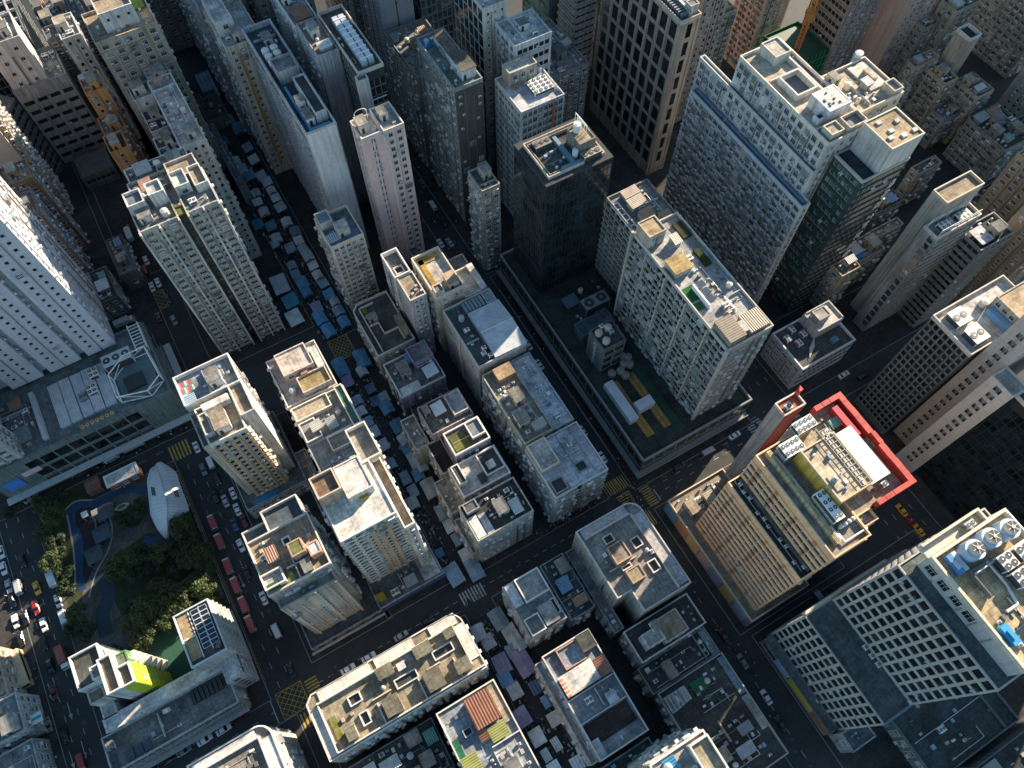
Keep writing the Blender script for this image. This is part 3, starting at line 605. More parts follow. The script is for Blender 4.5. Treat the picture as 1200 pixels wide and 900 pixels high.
B.vol((84,92.5,87.5,96),13,27,(.16,.18,.19),(.1,.11,.12),{'W':F('punch',fw=4,ww=1.2,wh=1.2,ac=0),'S':F('curtain',fw=4,fh=4.5,ww=3.4,wh=2.4)})
for x,y,c in ((86,93.6,(.50,.40,.30)),(89.6,93.8,(.5,.42,.34)),(86.5,90,(.52,.47,.40))): B.tank(x,y,27.06,1.25,1.5,c)
B.chiller(87.3,88.8,94.4,95.8,27.06,1.8,1,1,(.62,.66,.72)); B.chiller(89,90.5,91.5,93,27.06,1.6,1,1,(.5,.56,.6))
for x,y in ((87,84.6),(90,84),(92.4,85.6),(93.4,88.5),(94,84.5),(90.5,81.8),(95,87)): B.tank(x,y,13.06,1.35,1.6,(.25,.24,.22))
B.chiller(91,100.5,107,111.5,13.06,6,2,1,(.2,.24,.26)); B.vol((85,98,100,105.5),13,17,(.14,.18,.22),(.09,.14,.18),None,parapet=.3)
B.clutter((86,104,98,121),13.06,.35,False,1,[(.1,.16,.22),(.16,.2,.22)],(.2,.22,.22),walls=False); B.finish()
B=Building(OT,'black glass office tower with a sunken plant roof in the middle of the picture',(94,133,0),'building')
DT=(83,106,124,142.6)
B.vol(DT,0,68,(.03,.042,.05),(.08,.09,.09),{'W':F('curtain',fw=1.35,fh=3.6,ww=1.25,wh=3.25,sill=.2,gl=mat_glass((.014,.021,.025),0),fr=mat_plain((.06,.07,.075))),'S':F('curtain',fw=1.35,fh=3.6,ww=1.25,wh=3.25,sill=.2,gl=mat_glass((.010,.018,.022),0),fr=DARK)},parapet=.4,pth=1.8,pcol=(.05,.055,.06))
b=MB(); i1=inset(rectpoly(*DT),1.9); i2=inset(rectpoly(*DT),2.2); i3=inset(rectpoly(*DT),2.8); i4=inset(rectpoly(*DT),3.0); b.ring(i1,i2,68,69.5,0); b.ring(i3,i4,68.1,69.3,1); B.part('roof_kerb',b,[mat_wall((.5,.45,.38)),mat_wall((.34,.31,.27))])
B.vol((97,102.5,129,136),68,73,(.25,.23,.2),ROOFT,None,parapet=.4); B.tank(99,134,73.06,1.1,2.6,(.6,.68,.7)); B.tank(96,129.5,68.06,.9,3,(.55,.6,.62)); B.chiller(87,92.5,136.5,139.5,68.06,2,3,1,(.16,.15,.13)); B.chiller(97,103,125.9,128.2,68.06,2.6,3,1,(.26,.23,.18))
b=MB(); b.box(93.6,94.8,126.5,138.5,68.06,69.6,0); b.box(90,97,126.3,127.5,68.06,69.5,0); B.part('blue_duct',b,[mat_plain((.10,.17,.25))])
b=MB()
for k in range(6): b.tube((101,132+k*1.2,73),(101,132+k*1.2,76),.09); b.tube((104,132+k*1.2,69),(101,132+k*1.2,76),.07)
b.tube((101,132,76),(101,138,76),.1); B.part('roof_rail',b,[WHITE]); B.clutter((86,96,126,136),68.06,1,False,.2); B.finish()
B=Building(AB,'long residential slab with louvred faces, tan roof huts and a roof lawn',(109,82,0),'building')
MS=(101.2,117,58.4,104)
B.vol(MS,0,57,(.36,.36,.34),ROOFL,{'W':F('stripe',fh=2.9,ledge=.28,ledgeh=.8,wh=1.6,sill=.95,fw=2.4,ww=2.2,ac=.6,cage=.3),'S':F('punch',fw=2.6,fh=2.9,ww=1.4,wh=1.3,ac=.4,ledge=.3)},parapet=1.1,pcol=(.5,.48,.44))
b=MB()
for k in (.18,.40,.62,.83): b.box(100.45,101.2,58.4+45.6*k-.25,58.4+45.6*k+.25,13,57,0)
b.box(100.3,101.2,103.4,104.2,13,59,0); b.box(100.4,101.2,57.7,58.6,13,58,0); B.part('drain_pier',b,[mat_wall((.45,.44,.41))])
B.vol((101.6,107.5,97.5,103.6),57,62.5,(.52,.46,.38),(.50,.40,.24),{'S':F('punch',fw=2,ww=.8,wh=.8)},parapet=.4)
B.slab(102.3,108.5,84.5,90.5,59.6,.35,(.52,.40,.20),'tan_roof'); B.vol((102.6,108.2,84.8,90.2),57,59.5,(.5,.49,.46),ROOFT,None,parapet=0)
B.slab(102.2,105.8,76,81,57.06,.15,(.03,.15,.06),'roof_lawn'); B.slab(102.2,104.5,72.8,75.3,57.06,.15,(.03,.16,.06),'roof_lawn')
B.vol((102,107.4,59,66.5),57,60.2,(.32,.29,.25),ROOFG,None,parapet=0); B.slab(101.9,107.4,59,66.6,60.3,.3,None,'brown_sheet_roof',mat_corr((.20,.165,.13),1,.7)); B.slab(109,115.8,59,65,59.6,.3,None,'brown_sheet_roof',mat_corr((.22,.19,.15),0,.7)); B.vol((109.2,115.6,59.2,64.8),57,59.5,(.34,.3,.26),ROOFG,None,parapet=0)
B.slab(107.5,109,60,63.5,57.06,3.2,ROOFW); b=MB()
for k in range(3): b.box(105.8+.2*k,108.2+.2*k,73+2.6*k,75.2+2.6*k,58.4,58.5,0)
b.box(105,105.4,72,80,57.1,59,1); B.part('solar_sheet',b,[mat_plain((.05,.07,.1),.2),WHITE])
tag(B.slab(112.8,115,84,90,57.06,1.0,(.035,.055,.02),'roof_planter'),None); B.slab(113,116,95,101,57.06,.8,(.05,.06,.03),'roof_planter')
B.clutter((107.8,112.3,66,98),57.06,2.2,True,1.1,[(.52,.45,.34),(.55,.5,.44),(.6,.6,.6),(.32,.1,.07),(.5,.52,.55)],(.58,.54,.48)); B.clutter((112.6,116.4,66,83),57.06,1.4,False,1.0); B.finish()
B=Building(OT,'louvred link block with a white ladder frame between dark tower and long slab',(110,114,0),'building')
B.vol((105.6,121,104.6,123.6),0,50,(.30,.30,.29),ROOFG,{'W':F('stripe',fh=2.9,ledge=.5,ledgeh=.8,wh=1.5,sill=1,fw=2.4)})
b=MB(); b.box(105.2,105.6,106,121,50.2,50.5,0); b.box(107.6,108,106,121,50.2,50.5,0)
for k in range(7): b.box(105.2,108,106+2.4*k,106.3+2.4*k,50.2,50.5,0)
B.part('ladder_frame',b,[WHITE]); B.shed(110,114,110,113,50.06,2.4,(.34,.2,.13)); B.shed(109.5,114.5,115,118.5,50.06,2.4,(.5,.42,.34)); B.shed(110,115,119.5,122.5,50.06,2,(.5,.4,.34)); B.clutter((110,120,105.5,122),50.06,1,False); B.finish()
B=simple('shop_row','low dark roofed shop row between the arcade and the white residential slab',(109,121,126,146),18,(.2,.2,.2),ROOFG,{'W':PUN,'S':PUN})
# ---- white residential slab and its lower front wing
B=Building(AB,'big white residential slab with arched windows, air conditioners and a stepped front wing',(158,112,0),'building')
RW=F('punch',fw=2.9,fh=3.2,ww=1.8,wh=1.9,ac=.7,skip=.05,cage=.14)
B.vol((155.6,171,91.3,132),0,76,(.66,.66,.66),(.56,.51,.42),{'W':RW,'S':F('punch',fw=3,fh=3.2,ww=1.3,wh=1.4,ac=.3)},parapet=1.2,pcol=(.66,.62,.55))
B.vol((171,188,96,113),0,76,(.60,.55,.45),(.50,.44,.36),{'S':F('punch',fw=3,fh=3.2,ww=1.3,wh=1.4,ac=.3)},parapet=1.2,pcol=(.64,.58,.48))
B.vol((153.6,155.6,90.5,146),0,66.5,(.64,.64,.64),(.12,.15,.18),{'W':RW},parapet=.9,pcol=(.52,.52,.52))
B.vol((150.2,153.6,86.5,143),0,57,(.62,.61,.59),(.16,.21,.27),{'W':F('balc',fw=2.5,fh=2.9,ac=.9,skip=0,wh=1.75,ww=2.0,cage=.35,ledge=.3),'S':F('punch',fw=2.6,ww=1.2)},parapet=1.1,pcol=(.5,.51,.53))
b=MB(); b.box(151.6,152.4,88,142,57.06,58,0); B.part('blue_ledge_duct',b,[mat_plain((.14,.2,.27))])
B.clutter((150.8,153,88,142),57.06,.8,False,.3); B.clutter((153.8,155.4,92,145),66.56,1.2,False,.2,walls=False)
B.vol((160.5,168.5,98.5,106.5),76,80.5,(.70,.70,.70),(.70,.69,.68),None,parapet=.15,pcol=(.70,.70,.70)); B.vol((157.5,160.4,98.7,101),76,78,(.68,.68,.68),ROOFD,None,parapet=.8)
b=MB()
for k in range(8): x=161.5+6*R.random(); y=99.5+6*R.random(); b.box(x,x+.5,y,y+.5,80.56,80.9,0)
tag(B.part('roof_vents',b,[DARK]),kind='stuff')
b=MB(); b.ring(rectpoly(159,166.5,109.5,118.5),inset(rectpoly(159,166.5,109.5,118.5),.5),76,78.2,0); b.face([(x,y,76.1) for x,y in inset(rectpoly(159,166.5,109.5,118.5),.5)],1); B.part('courtyard_well',b,[mat_wall((.64,.61,.56)),mat_plain((.13,.14,.16))])
B.lowwall(167.4,168,107,131,76,1.6,(.64,.6,.54)); B.slab(168.2,170.6,108,131,76.06,.2,(.2,.23,.27)); B.vol((162,168,124,131),76,79.2,(.62,.6,.56),(.5,.47,.42),None,parapet=.5); B.slab(156.6,161.5,119.5,127.5,76.06,.5,(.58,.5,.38)); B.lowwall(157,167,118.9,119.3,76,1.2,(.64,.6,.54)); B.vol((157,161.6,92.4,96.5),76,78.2,(.62,.58,.5),(.5,.44,.36),None,parapet=.6); B.lowwall(156,170.6,97.3,97.7,76,1.0,(.62,.58,.5)); B.vol((163.5,170,92,96.8),76,77.2,(.6,.56,.48),(.28,.3,.33),None,parapet=1.4)
B.slab(180.5,187,101.5,112,76.06,.6,(.70,.68,.64)); B.slab(183,185,104,108.5,76.7,1.2,(.6,.52,.4)); B.stair(172,174.5,108.5,112,76.06,2.4,(.6,.55,.46)); B.vol((184,187.6,96.5,101),76,77.8,(.58,.52,.43),(.26,.28,.3),None,parapet=.9); B.tank(186.4,114.2,70,1.3,8,(.62,.62,.6)); B.clutter((172,183,97,108),76.06,1.6,False,.5); B.clutter((168.6,170.8,92,131),76.06,1.0,False,.2,walls=False)
B.finish()
B=Building(OT,'dark green office block with teal windows and a white upper roof house',(170,86,0),'building')
B.vol((160.6,178.4,79,91),0,70,(.055,.075,.07),(.05,.065,.08),{'W':F('band',fw=1.5,fh=3.3,ww=1.25,wh=1.6,ledge=.12,gl=GLT,skip=.25),'S':F('band',fw=1.8,fh=3.3,gl=GLK)},parapet=1,pcol=(.42,.42,.4))
B.vol((166.2,178.2,79.2,90.8),70,80,(.60,.59,.59),(.36,.29,.20),None,parapet=.5,pcol=(.62,.56,.46))
for x,y in ((168,82),(170,84),(172,81),(169,88),(174,86),(176,81)): B.slab(x,x+1.6,y,y+1.3,80.06,.5,ROOFW)
b=MB()   # vertical neon lettering on the end wall: strokes of two stacked characters per panel
rr=random.Random(3)
for k in range(11):
    z=60-5*k; x=176.2
    for q in range(4):
        if rr.random()<.8: b.box(x-.2+rr.uniform(-1.2,0),x+rr.uniform(.6,1.6),78.5,78.7,z+q*.95,z+q*.95+.28,0)
    for q in range(3):
        if rr.random()<.8: b.box(x-1+.9*q,x-.72+.9*q,78.5,78.7,z+rr.uniform(-.2,.6),z+rr.uniform(2,3.4),0)
B.part('neon_lettering',b,[mat_plain((.66,.66,.64))]); B.finish()
# ---- right hand towers
B=Building(OT,'slim grey tower with railed plant on its roof right of the green block',(189,61,0),'building')
B.vol((180.2,198.4,58.8,64.2),0,54,(.36,.36,.35),ROOFG,{'W':F('curtain',fw=2.4,fh=3.2,ww=2.1,wh=2.4,cols=(2,(1,)),gl=GLB),'S':F('stripe',fh=3.2,ledgeh=1.4,ledge=.5)},pcol=(.55,.52,.46))
B.vol((184,199,64.2,70),0,62,(.42,.41,.38),ROOFT,{'W':F('blank'),'S':F('blank')},pcol=(.56,.5,.4)); B.chiller(183,188,59.8,62.5,54.06,1.8,3,2); B.chiller(190,195,60,62.6,54.06,1.8,3,2); B.clutter((196,198,59,63.6),54.06,2,False)
b=MB()
for x in (181,185.5,189,193,197): b.tube((x,59.2,54),(x,59.2,57.5),.1); b.tube((x,63.6,54),(x,63.6,57.5),.1)
for y in (59.2,63.6): b.tube((181,y,57.5),(197,y,57.5),.1); b.tube((181,y,56.2),(197,y,56.2),.08)
B.part('roof_railing',b,[WHITE]); B.finish()
B=simple(OT,'striped grey tower with a white sheet on its dark roof beyond the slim tower',(197.2,212,51.4,60.5),45,(.34,.34,.32),ROOFD,{'W':F('stripe',fh=2.8,ledgeh=.8,ledge=.5,wh=1.6,sill=1,fw=2),'S':F('stripe',fh=2.8,ledgeh=.8,ledge=.5,wh=1.6,sill=1)},done=False,clut=.7); B.slab(198.5,203.5,52.5,58.5,46.6,.2,(.62,.64,.68)); B.finish()
simple(AB,'brown stained block at the right edge behind the striped tower',(216,242,44,56),52,(.30,.25,.19),ROOFT,{'W':F('punch',fw=3,ww=1.2,wh=1.3),'S':F('punch',fw=3,ww=1.2)})
simple(AB,'tan wall block at the right edge with an orange lit drain strip',(236,262,62,74),46,(.36,.30,.23),ROOFT,{'W':SH,'S':SH})
B=Building(OT,'small white office block with four rooftop fans at the street corner',(153,62,0),'building')
B.vol((142.2,165.2,53.9,70),0,14,(.52,.54,.57),(.10,.11,.12),{'W':F('punch',fw=3,fh=3.4,ww=1.9,wh=1.3,ac=.1),'S':F('band',fh=4)},parapet=1,pth=.5,pcol=(.6,.62,.64))
B.vol((153.5,164.5,61.5,69.4),14,18.5,(.52,.53,.55),(.5,.48,.47),None,parapet=.7); B.vol((155,160,64,68),18.5,21,(.5,.5,.52),ROOFL,None,parapet=.3)
for x,y in ((144.5,64.5),(148,66.5),(146.8,61.3),(150.3,63.3)): B.chiller(x,x+1.7,y,y+2.4,14.06,1.5,1,2,(.66,.68,.7))
b=MB()
for k in range(5): b.tube((147.5+.9*k,56.5+.55*k,14.6),(150+.9*k,59.5+.55*k,14.6),.12)
B.part('pipe_rack',b,[WHITE]); B.slab(157.5,160,56.5,58.5,14.06,1.6,(.12,.25,.35)); B.finish()
B=Building(OT,'black gridded office tower with a white roof deck and two fan units',(168,33,0),'building')
B.vol((158.8,186,24.6,39.3),0,55,(.13,.135,.14),(.60,.59,.58),{'W':F('curtain',fw=1.6,fh=2.9,ww=1.35,wh=2.1,sill=.5,gl=GLK)},parapet=1.4,pcol=(.52,.49,.44))
B.chiller(161.5,166.5,32.5,37.5,55.06,2.6,2,1,(.62,.61,.57)); B.chiller(161.5,166.5,26,31,55.06,2.6,2,1,(.62,.61,.57))
B.vol((175,186,25.5,34),55,60,(.42,.40,.36),(.44,.36,.26),{'W':F('punch',fw=2.5,ww=1.4,wh=1.4,ac=0)},parapet=.4); B.tank(174,35,55.06,1.2,2); b=MB(); b.box(172.8,174.8,25.5,33,55.06,57.2,0); B.part('blue_plant',b,[mat_plain((.14,.3,.5))]); B.finish()
B=Building(OT,'huge black glass block with a grey pier of square windows at the right edge',(175,3,0),'building')
B.vol((158.8,200,-34,9.6),0,57,(.03,.034,.038),(.05,.08,.09),{'W':F('curtain',fw=1.9,fh=3.3,ww=1.75,wh=3,sill=.2,margin=.5,fr=DARK,gl=mat_glass((.008,.014,.018),0))},parapet=1.2,pcol=(.5,.47,.42))
B.vol((157.4,163,9.6,17),0,57.6,(.50,.48,.45),(.5,.46,.4),{'W':F('punch',fw=7,fh=3.6,ww=2.2,wh=2.0,ac=0,skip=0,gl=GLK)},parapet=.6,dirt=.2)
B.vol((163,200,17,24),0,74,(.40,.39,.37),ROOFG,{'W':F('punch',fw=7,fh=3.6,ww=2.0,wh=1.9,ac=0,skip=0,gl=GLK)},dirt=.2); B.finish()
# ---- the bank with the red crown
B=Building('bank_building','beige banded bank building with a red roof frame and rooftop chillers',(95,15,0),'building')
B.vol((79.6,101,-2,40.5),0,8,(.30,.30,.31),(.3,.27,.23),{'S':F('band')},parapet=1.0,pcol=(.6,.5,.38))
b=MB(); cols=[(.10,.28,.5),(.42,.20,.12),(.5,.36,.16),(.42,.3,.33),(.16,.25,.38),(.45,.3,.1),(.2,.3,.4)]
y=40.0; i=0
while y>0: b.box(79.35,79.55,y-5.4,y,1.8,7.4,i%7); y-=5.8; i+=1
B.part('billboard',b,[mat_plain(c) for c in cols])
BEI=(.78,.54,.34); BF=F('stripe',fh=3.15,ledge=.32,ledgeh=1.45,wh=1.65,sill=1.47,fw=2.2,ww=2.1,gl=GLK)
B.vol((82.6,98,0.2,29.8),8,47.5,(.72,.43,.25),(.06,.065,.07),{'W':BF,'S':BF,'N':F('blank')},parapet=.8,pcol=BEI,dirt=.25)
B.vol((86.8,98,0.2,29.8),47.5,61,(.76,.46,.27),(.33,.31,.29),{'W':BF,'S':BF},parapet=1.2,pcol=BEI,dirt=.25)
b=MB(); rr=random.Random(4)
for y in (5.2,12.4,19.6,26.2):
    for i in range(12):
        zt=47.5-3.15*(i+1)
        if rr.random()<.75: b.box(82.2,82.28,y-.3-rr.random()*.3,y+.3+rr.random()*.5,zt+.05,zt+1.7,0)
    for i in range(4):
        zt=61-3.15*(i+1)
        if rr.random()<.85: b.box(86.4,86.48,y-.3,y+.3+rr.random()*.6,zt+.05,zt+1.7,0)
tag(B.part('rust_stain',b,[mat_wall((.50,.27,.15))]),kind='stuff')
rr=random.Random(8)
for k in range(13):
    if rr.random()<.8: q=rr.uniform(83.6,85.2); B.chiller(q,q+.8,2+2.1*k,2.9+2.1*k,47.56,rr.uniform(.8,1.4),1,1)
B.slab(85.6,86.7,1,29,47.56,.4,(.2,.2,.2)); B.pipe([(84.4,2,48),(84.4,29,48)],.12,(.3,.31,.32))
B.vol((98,102.4,2.4,5.6),8,60.8,BEI,(.5,.44,.36),{'S':BF},parapet=1.0,pcol=BEI); B.vol((98,114.6,5.6,31.4),0,61.02,(.5,.42,.33),(.42,.37,.3),{'S':BF,'W':F('blank')},parapet=.8)
# red crown frame
b=MB()
for x0,x1,y0,y1 in ((113.7,115.3,4.7,16.5),(103.5,113.7,4.7,5.9),(114.3,115.5,16.5,20),(113.7,115.3,20,32.5),(106.5,113.7,31.2,32.5)):
    L=max(x1-x0,y1-y0); n=max(2,int(L/2.2))
    for k in range(n):
        if y1-y0>x1-x0: b.box(x0,x1,y0+(y1-y0)*k/n+.02,y0+(y1-y0)*(k+1)/n-.02,60.2+.02*(k%2),64.2+.05*((k*7)%3),k%2)
        else: b.box(x0+(x1-x0)*k/n+.02,x0+(x1-x0)*(k+1)/n-.02,y0,y1,60.2+.02*(k%2),64.2+.05*((k*7)%3),k%2)
B.part('red_crown',b,[mat_plain((.50,.038,.03),.6,0,.45),mat_plain((.42,.034,.03),.65,0,.45)])
b=MB(); b.box(110.5,112.2,21,30,61.1,64,0); B.part('crimson_panel',b,[mat_plain((.38,.02,.05))])
B.vol((93.9,104.2,9.5,24.3),61,67.5,(.74,.47,.10),(.58,.48,.36),None,parapet=.6,pcol=(.52,.45,.36))
B.vol((89.2,90.4,2.5,29),61,63.2,(.66,.52,.30),(.5,.42,.3),None,parapet=0)
B.slab(105.2,111.2,9.5,24,63.8,.5,None,'white_canopy',mat_plain((.62,.60,.56),.8,0,.12)); b=MB()
for x in (105.6,110.7):
    for y in (10,17,23.5): b.box(x-.15,x+.15,y-.15,y+.15,61,63.8,0)
B.part('canopy_post',b,[GREYM])
B.chiller(91.2,96.8,24.6,28.4,64.2,2,4,2,(.7,.72,.72)); B.chiller(97.6,103.4,28,31.2,64.2,2,4,2,(.7,.72,.72)); B.chiller(90.9,93.5,6.5,14.5,64,2.2,2,4,(.7,.72,.72)); B.slab(91.3,96.7,24.7,28.3,61.06,3.1,GREY,'plinth'); B.slab(97.7,103.3,28.1,31.1,61.06,3.1,GREY,'plinth'); B.slab(91,93.4,6.6,14.4,61.06,2.9,GREY,'plinth')
b=MB()
for k in range(13): b.box(100.6,103.4,10+1.32*k,10.12+1.32*k,68.2,68.35,0)
b.box(100.6,100.72,10,27,68.2,68.35,0); b.box(103.3,103.42,10,27,68.2,68.35,0); b.box(101.4,101.9,10,26,67.6,68.1,0); b.box(102.3,102.6,12,26,67.6,68.0,0); B.part('pipe_gantry',b,[mat_plain((.42,.39,.34))])
B.pipe([(90.9,3,62.2),(90.9,27,62.2)],.3,(.55,.6,.66)); B.pipe([(98.5,2,61.8),(91.6,2,61.8),(91.6,5,61.8)],.25,(.6,.6,.6))
for k in range(4): B.tank(93+1.2*k,5.4,61.06,.55,1.4,(.5,.52,.54))
B.slab(95,97,12,16,67.6,.5,(.55,.5,.4)); B.clutter((94.5,100,10.5,26),67.56,.8,False,.1,walls=False); B.clutter((105,112.5,6.6,11),61.06,1.2,False,.4,[(.3,.1,.06),(.1,.25,.15)]); B.clutter((104.8,112.5,23.5,30.4),61.06,1.0,False,.4); B.clutter((80.5,100,31,39.5),8.06,1.6,True,1,[(.42,.38,.32),(.3,.14,.08),(.6,.6,.6)],(.5,.44,.36)); B.clutter((94,102,.8,5),61.06,.5,False); B.finish()
B=Building('lift_tower','slim grey lift tower with a crimson face beside the bank',(108,38,0),'tower')
B.vol((104.6,111.8,36.2,40.4),0,53,(.40,.41,.43),(.36,.13,.09),None,parapet=.9,pcol=(.62,.56,.5))
b=MB(); b.box(105,111.6,36.0,36.2,1,52.5,0); B.part('crimson_face',b,[mat_plain((.21,.014,.026),.6,0,.3)])
b=MB(); b.prism([(110.6,39.2),(112,39.2),(112,40.6)],52,57,0); B.part('red_fin',b,[mat_plain((.7,.05,.04))]); B.chiller(106,108,37,38.6,53.06,1.4,1,1); B.finish()
# ---- bottom right egg-crate block
B=Building(OT,'grey office block with deep gridded windows and stepped terraces at bottom right',(103,-23,0),'building')
EGG=F('egg',fw=2.55,fh=4.15,ww=2.0,wh=2.95,sill=1.05,ledge=.16,ledgeh=.9,fin=.14,finw=.4,ac=.09)
B.vol((83.8,119,-37.5,-7.4),0,33.5,(.40,.40,.395),(.13,.155,.165),{'W':EGG,'N':F('curtain')},parapet=.5,dirt=.25)
B.vol((92.9,119,-37.5,-7.8),33.5,71.5,(.40,.40,.395),(.12,.155,.16),{'W':EGG,'N':F('curtain')},parapet=.5,dirt=.25)
B.vol((96.8,118.4,-36.4,-9.8),71.5,77,(.44,.44,.435),(.55,.44,.28),{'W':F('punch',fw=3.4,fh=4.4,ww=2.4,wh=2.6,ac=0,skip=0,gl=GLK,cols=(7,(0,1,2,3)))},parapet=1.4,pth=.6,pcol=(.62,.57,.48),dirt=.25)
B.vol((80.6,83.75,-37,-7.8),0,5.2,(.2,.21,.22),(.16,.19,.21),{'W':F('band',fh=4)},parapet=.5)
b=MB(); b.box(80.4,80.6,-30,-20,2.2,5.6,0); b.box(80.4,80.6,-19.6,-14,2.2,5.6,1); b.box(80.4,80.6,-36.6,-30.5,2.2,5.6,2); B.part('fascia_sign',b,[mat_plain((.45,.35,.04)),mat_plain((.25,.42,.6)),mat_plain((.22,.1,.05))])
B.vol((82,90,-43,-37.6),0,9,(.3,.32,.33),(.15,.19,.22),{'W':OLD},parapet=.7); B.clutter((82.5,89.5,-42.5,-38),9.06,1.5,False)
b=MB(); b.box(84,92.8,-37.6,-37.3,33.6,34.6,0); b.box(96.8,113.4,-9.7,-6.8,76,77.0,1); b.box(96.8,113.4,-7.3,-6.8,77,78.3,1); b.box(112.9,113.4,-9.7,-7.3,77,78.3,1); b.box(84,112,-7.35,-6.6,32.6,34.4,1); B.part('ledge',b,[mat_plain((.1,.2,.3)),mat_wall((.62,.57,.48))])
for k in range(9): 
    if k in (3,4,5): B.chiller(91.6,92.6,-22-1.5*(k-3)*1.6,-20.6-1.5*(k-3)*1.6,33.56,1,1,1)
for x,y in ((104.4,-13),(109.2,-12.9),(114,-13.4)):
    b=MB(); b.cyl(x,y,77.06,81,2.15,n=24,m=0); b.cyl(x,y,81,82.1,1.5,1.35,n=20,m=1,top=2)
    for k in range(6): a=k*math.pi/3; b.tube((x,y,82.05),(x+1.3*math.cos(a),y+1.3*math.sin(a),82.05),.1,m=1)
    b.cyl(x,y,82.0,82.3,.4,n=8,m=1); B.part('cooling_tower',b,[mat_plain((.42,.50,.62),.4),mat_plain((.58,.52,.46)),FAN])
for x,y in ((107.5,-20),(107.8,-24),(112.2,-20.4),(112.4,-24.6)): B.chiller(x,x+3.6,y,y+3.4,77.06,2.8,2,2,(.62,.58,.54))
b=MB(); b.box(99.2,100.6,-15.6,-11.2,77.06,78.9,0); b.box(100.6,101.8,-15.6,-11.2,77.06,78.7,1); b.box(99.4,100.4,-14.6,-12.6,78.9,79.1,1); B.part('blue_plant_box',b,[mat_plain((.06,.2,.42)),mat_plain((.45,.5,.56))])
b=MB(); b.box(98.4,100.2,-31.6,-27.4,77.06,78.8,0); b.box(98.9,99.5,-30.5,-28.5,78.8,79.2,0); B.part('blue_container',b,[mat_plain((.03,.28,.55))])
B.slab(107,112.5,-9.4,-7.6,77.02,.15,(.55,.45,.3)); B.chiller(108,110.4,-9.3,-8.0,77.2,1.2,2,1)
B.lowwall(101.6,101.9,-22,-16,77,1.6,(.16,.17,.18)); B.lowwall(101.9,106.5,-16.3,-16,77,1.6,(.16,.17,.18)); B.pipe([(102.5,-26,77.8),(105.5,-26,77.8),(106.6,-22,77.8),(106.6,-16,77.8)],.35,(.62,.6,.58)); B.pipe([(105,-34,77.4),(105,-24,77.4)],.2,(.6,.58,.5)); B.pipe([(102,-17,78.4),(118,-17,78.4),(118,-11,78.4)],.25,(.5,.5,.5)); B.pipe([(111.6,-27,77.6),(111.6,-16.5,77.6)],.22,(.55,.55,.54)); B.clutter((97.5,117.5,-35.8,-25),77.06,1.3,False,.2,walls=False); B.clutter((101.8,117.5,-17,-15.8),77.06,2,False,.2,walls=False); B.finish()
simple('annexe','low dark annexe with a pale tiled skylight below the gridded block',(97,128,-60,-41),7,(.16,.18,.19),(.07,.085,.09),{'W':PUN},clut=.3,big=False)
B=simple('annexe','flat roofed dark hall beyond the skylight annexe at bottom right',(108,150,-88,-62),9,(.14,.16,.17),(.05,.06,.07),{'W':PUN},clut=.4,done=False); b=MB(); b.box(108.5,114,-68,-63,9.1,9.6,0); B.part('skylight',b,[mat_plain((.22,.26,.25))]); B.finish()
simple('market_hall','green corrugated roofed hall at the bottom edge',(86,103,-80,-66),9,(.06,.16,.11),mat_corr((.035,.16,.09),0,1.0),{'W':PUN},clut=0)
simple(AB,'sunlit tan roofed block in the bottom right corner',(128,150,-94,-78),30,(.42,.38,.33),(.5,.4,.3),{'W':PUN,'N':PUN})
# ================================================================== the low blocks in the middle
B=Building('corner_block','white corner block with a rounded street edge and weathered sunken roof below the crossing',(56,29,0),'building')
KP=[(45.8,15),(66,15),(66,40.6),(64.8,42.4),(62.8,43.2),(45.8,43.2)]
def arcpoly(): return [(46,21.5),(50.5,21.5),(50.5,15),(66.2,15),(66.2,39)]+[(62.2+4*math.cos(a),39.2+4*math.sin(a)) for a in (0.25,.55,.85,1.15,1.4)]+[(46,43.2)]
KP=arcpoly(); b=MB()
B.vol(KP,0,24,(.44,.42,.38),(.33,.32,.30),{0:SH,'*':SH},parapet=1.2,pth=.6,pcol=(.55,.52,.5),done=None) if False else None
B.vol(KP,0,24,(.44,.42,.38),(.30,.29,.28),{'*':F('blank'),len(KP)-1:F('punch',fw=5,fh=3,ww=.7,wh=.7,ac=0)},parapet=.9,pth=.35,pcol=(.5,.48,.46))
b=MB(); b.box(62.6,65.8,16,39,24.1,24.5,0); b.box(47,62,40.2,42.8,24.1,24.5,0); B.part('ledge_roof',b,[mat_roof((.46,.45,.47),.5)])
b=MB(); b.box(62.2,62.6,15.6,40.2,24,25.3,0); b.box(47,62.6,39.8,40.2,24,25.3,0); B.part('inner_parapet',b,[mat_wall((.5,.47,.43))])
B.vol((50.5,55.5,29,34.5),24,27,(.36,.28,.22),(.30,.25,.2),None,parapet=.35,pcol=(.42,.28,.2)); B.vol((51.5,56,22.5,26.5),24,26.5,(.36,.26,.2),(.36,.3,.22),None,parapet=.35,pcol=(.42,.28,.2))
B.well(51.5,54.5,35.5,38,24); B.well(58,60.8,30.5,33.6,24); B.well(58.5,61.3,22.3,25.8,24,(.68,.66,.64)); B.well(51.5,54.6,27,28.4,24); B.lowwall(48,57,28.6,28.9,24.05,1,(.5,.42,.36)); B.tank(60.5,28.6,24.06,.6,1.2); B.chiller(61,62,27,28.2,24.06,1.2,1,1); B.clutter((47,51,30,39.5),24.06,1.2,False,.2,walls=False); B.finish()
simple('annexe','grey lower setback running along the left foot of the white corner block',(42.6,45.9,15,42),11,(.36,.37,.38),ROOFG,{'W':PUN},clut=.6,big=False)
